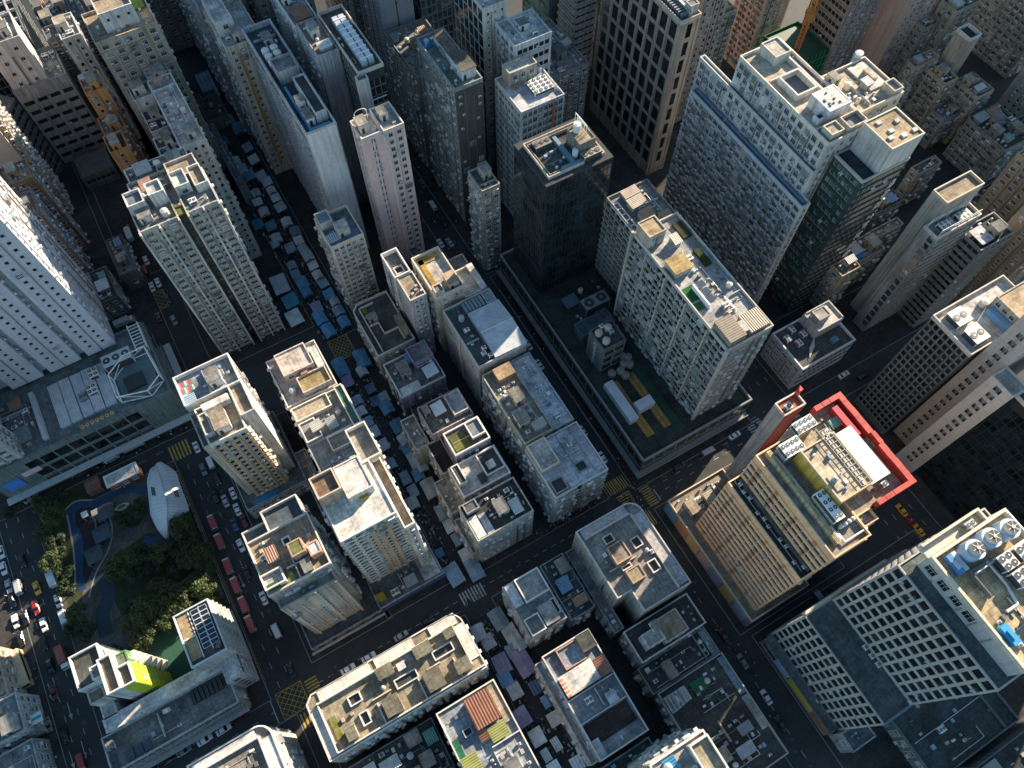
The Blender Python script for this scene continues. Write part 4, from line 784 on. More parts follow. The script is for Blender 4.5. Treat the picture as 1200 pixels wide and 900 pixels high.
# park street tower with the colourful roof mural
B=Building(AT,'cream tower with orange striped bays and a colourful roof mural by the park street',(-26,117,0),'building')
B.vol((-31.2,-20.8,106,118),8,50,(.66,.60,.50),ROOFT,{'S':F('balc',fw=2.2,fh=2.9,ww=1.1,wh=1.3,ledge=.15,ledgeh=.5,ac=.2,skip=0,cage=0,pipes=0,gl=GLK),'E':F('balc',fw=2.6,fh=2.9,ww=1.4,wh=1.2,ac=.5,ledge=.7)},parapet=1.2,pcol=(.68,.65,.58))
b=MB()
for k in range(5): b.box(-30.7+2.2*k,-30.1+2.2*k,105.6,105.95,9,48.5,0)
B.part('orange_stripe',b,[mat_wall((.54,.37,.22))])
B.vol((-20.8,-16.8,109.5,119.9),8,51,(.68,.66,.62),ROOFT,{'E':F('blank'),'S':F('blank')},parapet=1.2); B.vol((-33.4,-31.2,108,119.4),8,47,(.55,.52,.46),ROOFG,None,parapet=.8)
B.vol((-33,-17,120,130),8,50,(.62,.6,.56),(.32,.36,.42),{'E':PUN},parapet=1.6,pcol=(.66,.64,.62)); B.slab(-29,-21.5,115.5,117.6,50.06,2.6,W_)
b=MB()
for k in range(14): 
    b.box(-32.6+.55*(k%7)*1.0,-32.15+.55*(k%7),124.5+(k//7)*2.2,126.3+(k//7)*2.2,50.08,50.12,(k*5)%4)
B.part('roof_mural',b,[mat_plain((.5,.06,.1)),mat_plain((.05,.3,.14)),mat_plain((.6,.6,.58)),mat_plain((.55,.2,.3))])
B.stair(-28,-24,108,114,50.06,3.2,W_,ROOFT); B.vol((-30.8,-28.5,108.5,115.2),50,52,W_,(.3,.25,.17),None,parapet=.5); B.shed(-32.5,-29.5,119.9,122.5,50.06,1.4,(.42,.5,.58)); B.clutter((-28,-18,121,129),50.06,1.3,True,.8,None,W_); B.clutter((-24,-21,107,115),50.06,1.0,False,.5); 
B.vol((-35.5,-15.5,103,131),0,8,(.36,.36,.37),(.17,.18,.19),{'W':PUN,'S':PUN},parapet=1.0); b=MB(); b.prism([(-33,103.6),(-27,103.4),(-24,105.2),(-27,105.6),(-33,105.2)],8.1,8.3,0); B.part('blue_pool',b,[mat_plain((.03,.22,.42),.2)]); B.finish()
# tan block with terraces
B=Building(AT,'tan grey block with stepped terraces and green roof patches beside the park street',(-24,68,0),'building')
B.vol((-32.5,-16,61.5,76.5),6,50,(.44,.40,.34),ROOFT,{'S':F('punch',fw=2.0,fh=3,ww=.9,wh=1,ac=.1,cols=(4,(1,2)),skip=0),'E':F('balc',fw=2.8,fh=3,ww=1.6,ac=.4)},parapet=1.1,pcol=(.56,.53,.49))
B.vol((-27,-17,76.5,84),6,46,(.40,.40,.40),(.10,.13,.16),{'E':PUN},parapet=1.4,pcol=(.52,.51,.49)); B.vol((-33.5,-27,76.5,82),6,44,(.4,.4,.4),(.12,.15,.18),None,parapet=1.2,pcol=(.52,.51,.49))
B.well(-24.5,-22.4,71.2,73.3,50,W_); B.vol((-32.3,-27,62.5,66.5),50,51.6,(.66,.58,.48),ROOFW,None,parapet=1.2,pcol=(.66,.6,.55)); B.vol((-23.3,-19.8,66.2,70),50,54.5,(.52,.34,.25),(.20,.22,.09),None,parapet=.2); B.vol((-19.4,-16.6,64.6,68),50,53,(.58,.36,.27),W_,None,parapet=.3)
B.slab(-31.8,-28.8,61.8,63.8,51.7,.4,(.06,.12,.06),'green_roof_patch'); B.slab(-28.2,-25,61.7,65,50.1,.6,(.20,.22,.09),'green_roof_patch'); B.lowwall(-26,-20,65.5,65.8,50,1.3,(.6,.56,.52)); B.lowwall(-24,-23.7,62,70,50,1.3,(.6,.56,.52)); B.stair(-22.4,-20.2,62,65,50.06,2.2,(.5,.42,.36)); B.clutter((-31.5,-25,67.5,76),50.06,1.3,False,.2); B.clutter((-20,-16.5,69,75.8),50.06,1.2,False,.2)
B.vol((-32,-17,58.8,61.5),6,45,(.40,.38,.34),ROOFG,{'S':F('punch',fw=2,ww=.8,wh=1.2,ac=.2,cols=(4,(0,3)))},parapet=.8); B.clutter((-31.5,-17.5,59,61.4),45.06,1.6,False,.4)
b=MB(); b.box(-31,-30.4,58.3,58.8,4,45.5,0); b.box(-25.5,-23.5,58.4,58.8,30,44,0); b.box(-23.2,-22.6,58.3,58.8,4,45.5,0); b.box(-17.6,-17,58.3,58.8,4,45.5,0); B.part('facade_fin',b,[mat_wall((.46,.42,.36))])
B.vol((-35,-12.5,55.5,84.5),0,6,(.28,.29,.3),(.10,.11,.12),{'S':F('curtain',fh=4,fw=4),'W':PUN},parapet=.8); b=MB()
for k in range(3): b.box(-35.4-.2,-12.2,54.9-.35*k,55.5-.35*k,2.6+1.1*k,2.9+1.1*k,0)
B.part('canopy',b,[GREYM]); B.finish()
simple(SB,'low dark block in the lane between the tan block and the bright white tower',(-15.6,-11.5,86,112),11,(.34,.34,.34),ROOFG,{'S':OLD},clut=1.2)
# row beside the market street
B=Building(SB,'pale pink shophouse block with bright roof huts beside the yellow junction box',(-1,130,0),'building')
B.vol((-10.2,6.5,120.5,139),0,24,(.52,.44,.44),(.46,.45,.45),{'W':OLD,'S':F('punch',fw=3.2,ww=1.0,wh=1.4,ac=.3)},parapet=1,pcol=(.6,.55,.52))
B.vol((-7,3,129,137.5),24,28,(.64,.55,.52),(.62,.56,.54),{'S':PUN},parapet=.6); B.vol((-4,5.5,121.5,127.5),24,26.5,(.6,.55,.52),(.36,.29,.16),None,parapet=.8); B.slab(3.5,5.8,128,136,24.06,2.6,W_); B.stair(-2,0,127.5,129.5,24.06,3.4,(.42,.2,.12),(.4,.22,.16)); B.clutter((-9.8,-4.5,121,128.5),24.06,1.2,False,.8); B.finish()
B=Building(SB,'white shophouse block with patched terraces and a small windowed end wall in the market row',(-1,106,0),'building')
B.vol((-10,7.8,93.2,119.5),0,24,(.56,.56,.55),(.34,.35,.36),{'S':F('punch',fw=3.0,ww=.9,wh=1.2,ac=.2),'W':OLD},parapet=1,pcol=(.56,.55,.53))
for x0,x1,y0,y1,h,c,r in ((-9.6,-4.5,106,113,1.8,(.5,.5,.5),ROOFG),(-9.6,2,114,119,1.6,(.56,.5,.42),(.44,.38,.3)),(-4,4,100,105,1.2,W_,(.3,.28,.26)),(4.8,7.4,104,119,2.4,(.2,.34,.3),(.07,.17,.14))):
    B.vol((x0,x1,y0,y1),24,24+h,c,r,None,parapet=.7,pcol=(.6,.59,.56))
b=MB(); b.box(-5.6,-3.6,92.9,93.25,3,23,0); B.part('stair_slot',b,[DARK]); B.lowwall(-9.5,7.4,105.4,105.7,24,1.3,(.62,.6,.58)); B.shed(-6.5,-3.5,108,111,25.8,1.6,(.5,.5,.46)); B.clutter((-9.5,7,94,99.5),24.06,1.0,True,.6); B.clutter((-3.5,4.5,106,113.5),24.06,1.5,False,.8); B.finish()
B=Building(AT,'bright white tower with a plain white roof and balcony grid beside the market street',(-3,73,0),'building')
B.vol((-11.8,3.6,64.5,81),5,52,(.62,.59,.52),(.70,.69,.66),{'S':F('balc',fw=2.6,fh=2.85,ww=1.9,wh=1.5,ledge=.25,ledgeh=.75,ac=.3,skip=0,cage=.06,gl=GLK),'W':F('balc',fw=2.8,fh=2.9,ledge=.5,ac=.3)},parapet=.5,pcol=(.72,.70,.66),dirt=.3)
B.vol((3.6,6.6,61,82),5,47,(.62,.58,.50),(.3,.25,.22),{'S':F('punch',fw=2,ww=.9),'E':PUN},parapet=1.6,pcol=(.70,.67,.6)); b=MB()
for k in range(3): b.box(-4.5+2.0*k,-3.3+2.0*k,63.85,64.45,7,50,0)
B.part('brown_bay_strip',b,[mat_wall((.46,.33,.22))])
B.vol((-11.8,-5.6,75,81.2),52,57,(.50,.42,.32),(.22,.16,.11),None,parapet=1.2,pcol=(.52,.43,.34)); B.vol((-5.4,1.5,72.5,82),52,55.5,(.7,.68,.65),(.70,.69,.67),None,parapet=.3); B.well(-.5,1,80,83.5,52.5,(.5,.48,.4))
B.vol((1.5,6.6,82,97) if False else (1.6,7.4,82.2,92.8),0,48,(.58,.55,.48),(.36,.34,.31),{'S':F('punch',fw=2,ww=1.2),'E':PUN},parapet=1.8,pcol=(.66,.63,.57)); B.slab(-3,-.6,71.6,73,52.06,1.3,(.55,.42,.12),'yellow_hatch')
B.vol((-13.5,8.6,56.2,83),0,5,(.45,.46,.47),(.20,.23,.24),{'S':F('curtain',fh=4,fw=4)},parapet=.7); b=MB(); b.box(-13.8,8.9,55.5,56.2,2.8,4.6,0); B.part('blue_fascia',b,[mat_plain((.03,.07,.16))]); B.slab(2.5,8,57,66,5.06,.25,(.6,.6,.6)); B.slab(-12.8,-9.8,58,60.5,5.06,1.4,(.5,.36,.06),'yellow_shed'); B.clutter((-9.5,2,56.6,63.5),5.06,1.3,False,.8,[(.2,.27,.32),(.3,.36,.4)]); B.finish()
# middle row
B=Building(AB,'cream block with dark recessed windows and blue roof frames below the pink tower',(31,165,0),'building')
B.vol((24.2,35.8,158.4,172),0,38,(.70,.63,.52),(.15,.2,.25),{'W':F('balc',fw=2.5,fh=3,ac=.3,skip=0,ledge=.3),'S':F('punch',fw=1.9,fh=2.6,ww=1.25,wh=1.25,ac=.3,skip=0,ledge=.35,ledgeh=.35)},parapet=1.1,pcol=(.62,.56,.46))
B.vol((24.6,29,166.5,171.5),38,41,(.6,.57,.52),(.2,.28,.36),None,parapet=.6); B.stair(28.5,32.5,161,165.5,38.06,3,(.64,.61,.56),(.55,.52,.48)); b=MB()
for k in range(6): b.tube((24.8+.7*k,160+.2*k,38.1),(24.8+.7*k,163+.2*k,39.8),.09); b.tube((24.8,160+.6*k,39.4),(28.4,160+.6*k,39.4),.09)
B.part('roof_frame',b,[mat_plain((.45,.55,.68))]); B.clutter((29.5,35.4,166,171.5),38.06,1.2,False,.5); B.finish()
B=Building(SB,'low dark roofed block with zigzag white roof walls at the market junction',(29,138,0),'building')
B.vol([(22.4,127),(36,127),(36,149),(24.6,149),(22.4,146.8)],0,17,(.46,.45,.42),(.085,.09,.095),{0:F('punch',fw=2.4,ww=.9,wh=.9),4:OLD,3:OLD},parapet=1.1,pcol=(.5,.49,.46))
for w in ((24.5,24.8,128,147),(25,30,146.8,147.1),(28,28.3,134,139),(25,28,138.8,139.1),(28,33,133.8,134.1),(33,33.3,129,134),(25,29,142.5,142.8)): B.lowwall(*w,17,1.1,(.56,.54,.5))
B.stair(25.5,28.6,140,142.4,17.06,2.3,(.42,.41,.38),(.24,.24,.23)); B.slab(25.2,26.8,144.5,146.4,17.06,.3,(.25,.27,.05)); B.stair(33.5,35.6,129,138,17.06,1.6,(.5,.48,.44),(.3,.27,.2)); B.finish()
B=Building(AB,'slim grey block with a brown roof and a caged window panel between two taller roofs',(40,138,0),'building')
B.vol((37.6,43.2,128.6,138.5),0,37,(.44,.45,.47),(.34,.29,.22),{'W':F('blank'),'S':F('punch',fw=1.35,fh=2.8,ww=.8,wh=.9,ac=.5,skip=0,margin=1)},parapet=.5,pcol=(.52,.48,.43)); B.vol((37.2,42.8,138.5,149),0,36,(.64,.62,.58),ROOFG,{'W':F('punch',fw=4,ww=1)},parapet=2,pcol=(.70,.68,.64))
for x,y in ((39,130.2),(40.5,131),(42,130),(41.2,132.3)): B.slab(x,x+.9,y,y+.7,37.06,.9,(.68,.67,.64),'vent')
B.well(38.5,41.5,140,143,36); B.finish()
B=Building(SB,'purple block with blue and white roof sheets in the middle market row',(30,116,0),'building')
B.vol((22.5,38.5,110,124),0,16,(.25,.23,.34),(.15,.17,.18),{'S':F('punch',fw=3.6,ww=.9,wh=1,ac=.2),'W':OLD},parapet=1,pcol=(.5,.5,.52)); B.vol((31,38,117,123.5),16,20,(.25,.23,.36),(.2,.22,.24),{'S':PUN},parapet=.8); B.shed(30,33,120,123,16.06,1.6,(.06,.25,.6),slope=.2); B.shed(33,37,112,116,16.06,1.6,(.5,.6,.68)); B.slab(23.2,30,110.6,113.5,16.06,.5,(.55,.6,.63)); B.clutter((23,30,114,123),16.06,1.4,True,.8,None,(.34,.32,.45)); B.finish()
simple('annexe','dark lean-to in the gap below the purple block with roof sheets',(24,38,103.5,109.6),9,(.2,.2,.22),ROOFD,{'S':OLD,'W':OLD},clut=.8,big=False)
B=simple(SB,'brownish block with a pale square terrace and white sheet roof in the market row',(24.5,39,91.4,102),21,(.42,.37,.38),(.16,.16,.16),{'S':F('punch',fw=3,ww=.8,wh=.8,ac=.1),'W':OLD},clut=0,done=False)
B.vol((33.5,38.6,93.5,101),21,22.2,(.55,.52,.52),(.36,.37,.4),None,parapet=.9); B.shed(28.5,32,96.5,100.5,21.06,1.2,(.58,.6,.63),slope=.2); B.stair(25.5,27.5,98,101,21.06,2.4,(.3,.28,.26)); B.clutter((25,33,92,96.5),21.06,1.5,False,.7); B.finish()
B=simple(SB,'violet block with a mossy roof garden and a white rim',(27,38.9,80.4,88.6),25,(.31,.29,.46),(.12,.12,.10),{'S':F('punch',fw=2.4,fh=3,ww=.8,wh=.9,ac=.4),'W':F('blank')},clut=.3,done=False,big=False,pcol=(.68,.66,.64))
B.slab(28,33,81.5,86.5,25.06,.2,(.17,.17,.05),'roof_garden'); B.vol((34,38.6,82.5,88.2),25,26,(.3,.28,.44),(.2,.24,.28),None,parapet=.8,pcol=(.66,.65,.64)); B.finish()
simple(SB,'plain black roofed gap block left of the violet block',(21.8,26.8,80,91.2),17,(.36,.35,.33),(.035,.036,.04),{'W':OLD,'S':OLD},clut=.15,big=False)
B=simple(SB,'grey white block with an L shaped bright terrace and dark inner roof',(23.4,39.2,68.6,79),22,(.44,.42,.47),(.50,.50,.50),{'S':F('punch',fw=2.8,ww=.9,wh=1,ac=.2),'W':OLD},clut=0,done=False,pcol=(.66,.65,.63))
B.vol((32.5,38.8,71,78.6),22,22.8,(.5,.5,.5),(.08,.09,.10),None,parapet=.8,pcol=(.6,.6,.6)); B.slab(34,36.5,72.5,75,22.9,.9,(.6,.62,.64)); B.slab(30,32,70,73,22.06,.8,(.06,.07,.07)); B.vol((24,26.5,72,78.4),22,24.4,W_,ROOFD,None,parapet=.5); B.finish()
B=simple(SB,'end block of the middle row with white roof sheets over the cross street',(20.4,38.8,54.6,66.5),24,(.50,.48,.43),(.07,.075,.08),{'S':F('punch',fw=2.3,fh=2.9,ww=1.3,wh=1.2,ac=.4,ledge=.3,skip=0),'W':OLD},clut=0,done=False)
B.slab(21,23.6,55.2,62,24.06,.5,(.56,.6,.62)); B.slab(24,26.2,55.2,61.5,24.06,.45,(.5,.54,.56)); B.vol((21.4,25.5,62.8,66),24,26,(.3,.3,.3),(.12,.14,.16),None,parapet=.4); B.clutter((26,38.4,55,66),24.06,1.8,True,.8); B.finish()
b=None
for i,(y0,y1,c,l) in enumerate(((55,67,(.36,.35,.33),'stained concrete ledge roof at the foot of the end block of the middle row'),(68.5,80,(.40,.38,.36),'pale stepped ledge roof along the L shaped terrace block'),(91.5,103,(.44,.44,.42),'long ribbed pale ledge roof left of the brownish block'))):
    simple('annexe',l,(18.4,20.3 if i==0 else 23.2,y0,y1),12+2*i,c,(.36,.35,.33),{'W':OLD},clut=1.2,big=False)
# street side row
B=Building(AB,'cream block with a yellow stained terrace and stepped roofs in the street row',(55,135,0),'building')
B.vol((45.6,55.5,126.8,144.5),0,34,(.60,.56,.46),(.50,.49,.47),{'S':F('punch',fw=3,fh=3,ww=.8,wh=.9,ac=.05),'W':OLD},parapet=1.4,pcol=(.60,.56,.48)); B.vol((55.5,63.4,126,137),0,28,(.56,.52,.44),(.5,.5,.5),{'S':F('punch',fw=3.4,fh=3,ww=2.4,wh=1.4,gl=GLK)},parapet=1.2,pcol=(.62,.6,.54)); B.vol((55.5,64,137,145),0,24,(.5,.5,.5),(.2,.22,.24),None,parapet=1)
B.slab(61.2,63.4,126,137,29.3,.4,(.68,.67,.66)); B.slab(47,48.6,131,143,34.06,.3,(.42,.28,.06),'ochre_strip'); B.slab(47,54,141,143.6,34.06,.3,(.40,.29,.1),'ochre_strip'); B.stair(51,54.5,128,132.5,34.06,3.2,(.52,.44,.34),(.48,.36,.25)); B.vol((46,49,127.2,130.5),34,36.5,(.58,.54,.46),ROOFG,None,parapet=.5); B.clutter((56,63,138,144.5),24.06,1.2,False,.6,walls=False); B.finish()
B=Building(OT,'grey block with a big folded metal roof sheet and dark plant deck',(55,113,0),'building')
B.vol((46.4,63.6,101,125),0,29,(.44,.45,.44),(.10,.11,.12),{'S':F('blank'),'W':F('punch',fw=6,fh=7,ww=.8,wh=1.5,ac=0)},parapet=1.1,pcol=(.48,.49,.5))
b=MB(); b.face([(52.5,101.2,30.6),(64,101.2,30.2),(64,110.5,31.6),(52.5,110.5,32)],0); b.face([(52.5,110.5,32),(64,110.5,31.6),(64,119.6,30.2),(52.5,119.6,30.6)],0); b.box(52.6,63.9,101.3,119.4,29,30.1,1); B.part('metal_roof',b,[mat_plain((.44,.47,.51),.55,0,.25),GREYM])
b=MB(); b.tube((52.5,110.5,32.06),(64,110.5,31.66),.14); B.part('roof_ridge',b,[WHITE]); B.vol((60,63.4,119.8,124.6),29,30,(.4,.44,.5),(.34,.4,.47),None,parapet=.5)
for x,y in ((49,114),(49.5,104),(50.4,105.6),(51,102.4)): B.chiller(x,x+1.5,y,y+1.2,29.06,1.4,1,1,(.66,.67,.68))
b=MB()
for k in range(6): b.box(52.6+1.2*k,53.5+1.2*k,120.2,124.2,29.06,30+.3*(k%2),0)
B.part('plant_row',b,[mat_plain((.2,.22,.24))]); B.clutter((46.9,52,107,124.5),29.06,.9,False,.2); b=MB(); b.box(45.9,46.38,113,114,2,29.4,0); b.box(46.1,46.4,101.5,125,21,21.8,0); B.part('drain_pipe',b,[mat_wall((.5,.5,.48))]); B.finish()
B=Building(SB,'beige green block with cluttered sunlit terraces below the metal roof',(54,86,0),'building')
B.vol((46.6,56.6,73,99.6),0,26,(.46,.46,.36),(.33,.30,.26),{'W':F('balc',fw=2.4,fh=2.9,ac=.6,skip=0,ledge=.4),'S':F('balc',fw=2.2,fh=2.9,ac=.5,skip=0,ledge=.4)},parapet=1); B.vol((56.6,64,73,100),0,25,(.42,.45,.47),(.54,.58,.64),{'S':OLD},parapet=.8)
B.slab(50,56,94.6,99,26.06,2.4,(.4,.3,.2)); B.clutter((47.2,56,74,94),26.06,2.2,True,1.2,[(.42,.3,.2),(.5,.46,.4),(.3,.32,.3),(.45,.48,.5)],(.55,.50,.40)); B.clutter((57,63.6,74,99),25.06,1.1,False,.4,[(.45,.5,.56)]); B.finish()
B=Building(SB,'corner block with bluish grey terraces and windowed flanks above the crossing',(55,63,0),'building')
B.vol((46,64.2,54.2,72),0,25,(.52,.50,.42),(.52,.57,.64),{'W':F('balc',fw=2.3,fh=2.9,ac=.5,skip=0,ledge=.35),'S':F('balc',fw=2.3,fh=2.9,ww=1.5,ac=.4,skip=0,ledge=.35,skipcols=(3,))},parapet=.9,pcol=(.46,.48,.5))
b=MB(); b.box(53.4,55,54.0,54.3,1,25.5,0); B.part('stair_slot',b,[DARK]); B.vol((46.4,52.5,62.6,71.8),25,27.5,(.50,.46,.38),(.46,.46,.46),None,parapet=.6,pcol=(.56,.52,.46)); B.vol((46.8,51,55,59.4),25,25.8,(.3,.3,.3),(.07,.08,.09),None,parapet=.6); B.well(56,59.5,57.5,60.6,25,(.2,.24,.27)); B.slab(60.8,63.8,54.8,71.4,25.06,.5,(.38,.41,.45),'ledge_roof'); B.slab(52.5,60.4,64,64.3,25.06,.5,W_); B.slab(56.4,56.7,61,71,25.06,.5,W_); B.slab(51.5,54.5,54.8,57,25.06,.6,(.55,.58,.62)); B.tank(58.5,69.5,25.06,.7,1.2,(.25,.26,.27)); B.tank(60,66.5,25.06,.6,1,(.2,.2,.2)); B.chiller(57.5,59,66,67,25.06,1,1,1); B.finish()
# ---- below the cross street
B=Building(SB,'long low block with a white ledge and several roof wells along the cross street',(-16,33,0),'building')
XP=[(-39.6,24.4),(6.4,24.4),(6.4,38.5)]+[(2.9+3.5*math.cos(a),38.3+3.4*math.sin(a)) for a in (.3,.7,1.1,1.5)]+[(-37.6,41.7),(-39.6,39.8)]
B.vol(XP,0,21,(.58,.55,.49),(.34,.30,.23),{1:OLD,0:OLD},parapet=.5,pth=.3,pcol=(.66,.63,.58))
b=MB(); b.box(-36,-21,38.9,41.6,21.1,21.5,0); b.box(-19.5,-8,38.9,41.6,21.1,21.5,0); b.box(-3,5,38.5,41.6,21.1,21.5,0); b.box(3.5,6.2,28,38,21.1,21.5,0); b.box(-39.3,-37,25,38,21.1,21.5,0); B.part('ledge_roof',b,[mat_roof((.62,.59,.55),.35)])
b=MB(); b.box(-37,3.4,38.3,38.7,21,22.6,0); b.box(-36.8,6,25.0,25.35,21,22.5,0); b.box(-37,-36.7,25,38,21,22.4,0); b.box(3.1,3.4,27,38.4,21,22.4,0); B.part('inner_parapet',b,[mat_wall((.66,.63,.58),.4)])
for x0,x1,y0,y1 in ((-29.5,-26,33.5,36.2),(-28.5,-26,27.5,31),(-17,-10.5,31.2,33.8),(-5,1,32.6,35.2),(-22,-19.8,27,30.2)): B.well(x0,x1,y0,y1,21.05,(.70,.68,.64))
for x0,x1,y0,y1,h in ((-21.8,-17.5,26,30.5,2.6),(-9,-4.2,35.2,38.2,2.6),(-9.6,-5,26,31,2.6),(.2,3,35.8,38.2,2.4),(-20,-15.6,35.4,38.2,2.6),(-33,-30.5,26,29,2.2),(-1,3,26.2,29.5,2.4)): B.stair(x0,x1,y0,y1,21.06,h,(.52,.48,.42),(.20,.19,.15))
for x in (-23.2,-11.2,-.6): B.lowwall(x,x+.3,25.3,31,21,1.2,(.66,.63,.58))
B.lowwall(-24,-18.5,32,32.3,21,1.1,(.6,.57,.5)); B.slab(-14.6,-12.4,35,37,21.06,1.8,(.68,.68,.67)); B.tank(-20,33.5,21.06,.6,1.2); B.slab(-35.8,-34,28,34,21.06,.3,(.2,.2,.06),'roof_garden'); B.slab(-13.5,-9.8,36,38.2,21.06,.15,(.35,.37,.42)); B.slab(-8,-4,31.6,31.9,21.06,1,(.65,.62,.57)); B.clutter((-34,-20,30.5,33),21.06,1.0,False,.1,walls=False); B.clutter((-17,3,28,31),21.06,.6,False,.1,walls=False); B.finish()
B=Building(SB,'block with a rust red roof shed and green tarp at the bottom edge',(-2,12,0),'building')
B.vol((-11,6.4,-4,21),0,20,(.54,.50,.45),(.34,.38,.43),{'W':OLD},parapet=1,pcol=(.62,.59,.54)); B.slab(-3.4,3.6,11.8,20,22.2,.25,None,'rust_roof',mat_corr((.22,.085,.05),0,.8)); B.vol((-3,3.3,12,19.7),20,22.1,(.5,.4,.33),ROOFG,None,parapet=0); B.slab(3.8,6,10,20.8,20.06,.5,(.45,.38,.28)); B.shed(-1,3.5,7.5,11,20.06,1.4,(.27,.28,.09),slope=.2); B.shed(-3.6,-1.6,9,11.4,20.06,1.0,(.22,.1,.06)); B.slab(-10.6,-8.9,8,13,20.06,.8,(.04,.2,.11)); B.shed(-10.5,-6.5,4,8,20.06,1.3,(.30,.31,.09),slope=.3); B.well(-7,-4.5,12,14,20.05,(.3,.34,.38)); B.lowwall(-2,6,6.5,6.8,20,1.4,W_); B.clutter((-6,5.8,-3.5,6),20.06,2,True,.9); B.clutter((-10.4,-5,14,20.5),20.06,.8,False,.3); B.finish()
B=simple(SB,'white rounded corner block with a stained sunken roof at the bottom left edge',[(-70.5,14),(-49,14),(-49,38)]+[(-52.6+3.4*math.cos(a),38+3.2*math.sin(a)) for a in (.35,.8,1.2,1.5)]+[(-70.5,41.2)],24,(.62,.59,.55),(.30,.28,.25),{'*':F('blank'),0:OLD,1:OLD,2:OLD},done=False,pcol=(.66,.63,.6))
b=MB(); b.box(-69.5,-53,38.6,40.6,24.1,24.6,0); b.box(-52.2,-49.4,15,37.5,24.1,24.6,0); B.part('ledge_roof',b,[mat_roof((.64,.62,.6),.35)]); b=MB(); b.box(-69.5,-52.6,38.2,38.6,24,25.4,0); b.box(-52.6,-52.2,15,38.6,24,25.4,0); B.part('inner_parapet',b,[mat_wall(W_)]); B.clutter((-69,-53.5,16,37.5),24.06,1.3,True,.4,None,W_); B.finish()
B=Building(SB,'grey block with a brilliant white sheet roof and blue grey terraces in the lower middle',(28,5,0),'building')
B.vol((20.5,35.5,-10.2,19.4),0,19,(.46,.45,.43),(.26,.29,.33),{'W':OLD},parapet=1,pcol=(.56,.53,.5)); B.slab(21.2,31.5,6.8,12.5,20.8,.3,(.74,.72,.70),'white_sheet_roof'); B.vol((21.6,31,7.2,12.2),19,20.7,(.45,.4,.38),ROOFG,None,parapet=0)
b=MB()
for k in range(5): b.box(21.25+.0*k,22.4,6.9+1.1*k,7.5+1.1*k,21.11,21.2,0)
B.part('rust_patch',b,[mat_plain((.5,.2,.1))]); B.vol((24.5,31,13,18.8),19,19.6,(.4,.28,.24),(.34,.38,.44),None,parapet=.8,pcol=(.42,.27,.22)); B.stair(31,35,14.5,19,19.06,2.4,(.25,.25,.24),(.10,.11,.10)); B.lowwall(20.8,35,6,6.3,19,1.2,(.55,.53,.5)); B.lowwall(20.8,35,-.5,-.2,19,1.2,(.55,.53,.5)); B.slab(21,34.5,-6.5,-.9,19.06,.2,(.045,.035,.035)); B.shed(32,35,7,11.5,19.06,1.5,(.24,.1,.07)); B.slab(30,33,-.1,3,19.06,1.2,(.5,.53,.57)); B.slab(21,23,-9.8,-5,19.3,.4,(.55,.58,.62)); B.clutter((23.5,35,.3,6),19.06,1.4,False,.4); B.clutter((22,35,-10,-6.8),19.06,.9,False,.4); B.finish()
simple('annexe','thin white ledge block along the market side of the white sheet roof',(18.3,20.4,-10,19),14,(.56,.54,.5),(.52,.52,.52),{'W':OLD},clut=.8,big=False)
B=simple(SB,'weathered block of small grey terraces facing the crossing at lower middle',(20.4,32,24.8,41),19,(.46,.45,.43),(.34,.36,.38),{'W':OLD,'S':OLD},clut=0,done=False); B.vol((24,31.6,33.5,40.6),19,21.5,(.5,.5,.48),(.36,.37,.38),None,parapet=.9,pcol=(.6,.6,.58)); B.vol((21,25.5,25,30),19,20.5,(.42,.42,.4),(.25,.25,.24),None,parapet=.8,pcol=(.58,.57,.55)); B.slab(20.8,23.6,34,40.6,19.06,1.6,(.55,.57,.6)); B.stair(26,30,25.5,31,19.06,2.2,(.5,.5,.48),(.33,.33,.32)); B.well(30.2,31.6,27,31.5,19.05); B.finish()
simple(SB,'dark low block with blue grey huts between the weathered terraces and the white corner block',(33.5,41.5,24,42),13,(.3,.32,.33),(.10,.13,.15),{'W':OLD,'S':OLD},clut=1.6,sheds=1)
B=simple(OT,'small white rimmed block with a white stair tower below the white corner block',(44.3,66.2,4.4,14),14,(.44,.44,.43),(.08,.09,.10),{'W':PUN,'S':PUN},clut=.0,done=False,pcol=(.58,.57,.55)); B.vol((47,52.5,6.5,10.5),14,20,(.60,.58,.54),(.5,.5,.49),{'S':F('punch',fw=2,ww=.8,wh=1.6)},parapet=.5); B.vol((52.5,60,5.4,12),14,18,(.56,.53,.5),(.42,.34,.25),{'S':F('punch',fw=2,ww=1.0,wh=1.6)},parapet=.6); B.stair(50.5,52.5,9.5,12,20.06,2.2,(.66,.64,.62)); B.clutter((60.5,65.8,5,13.4),14.06,1.2,False,.3); B.finish()
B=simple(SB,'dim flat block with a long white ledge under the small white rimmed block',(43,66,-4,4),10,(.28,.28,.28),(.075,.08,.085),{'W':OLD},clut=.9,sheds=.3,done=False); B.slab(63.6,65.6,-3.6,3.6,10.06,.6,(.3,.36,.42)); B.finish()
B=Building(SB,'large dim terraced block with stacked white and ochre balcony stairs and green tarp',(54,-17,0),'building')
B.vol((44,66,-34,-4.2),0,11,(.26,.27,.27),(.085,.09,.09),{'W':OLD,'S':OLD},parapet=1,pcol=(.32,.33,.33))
for k in range(5): B.vol((44.6+1.0*k,46.4+1.0*k,-10.5+.2*k,-6),11,11+1.5+1.1*k,(.5,.5,.48),ROOFL,{'W':F('punch',fw=1.6,ww=.8,wh=.8)},parapet=.2); 
for k in range(5): B.vol((41.5+1.1*k,43.4+1.1*k,-22,-17),0,8+1.2*k,(.40,.31,.13),(.3,.25,.12),{'W':F('punch',fw=1.6,ww=.8,wh=.8)},parapet=.2)
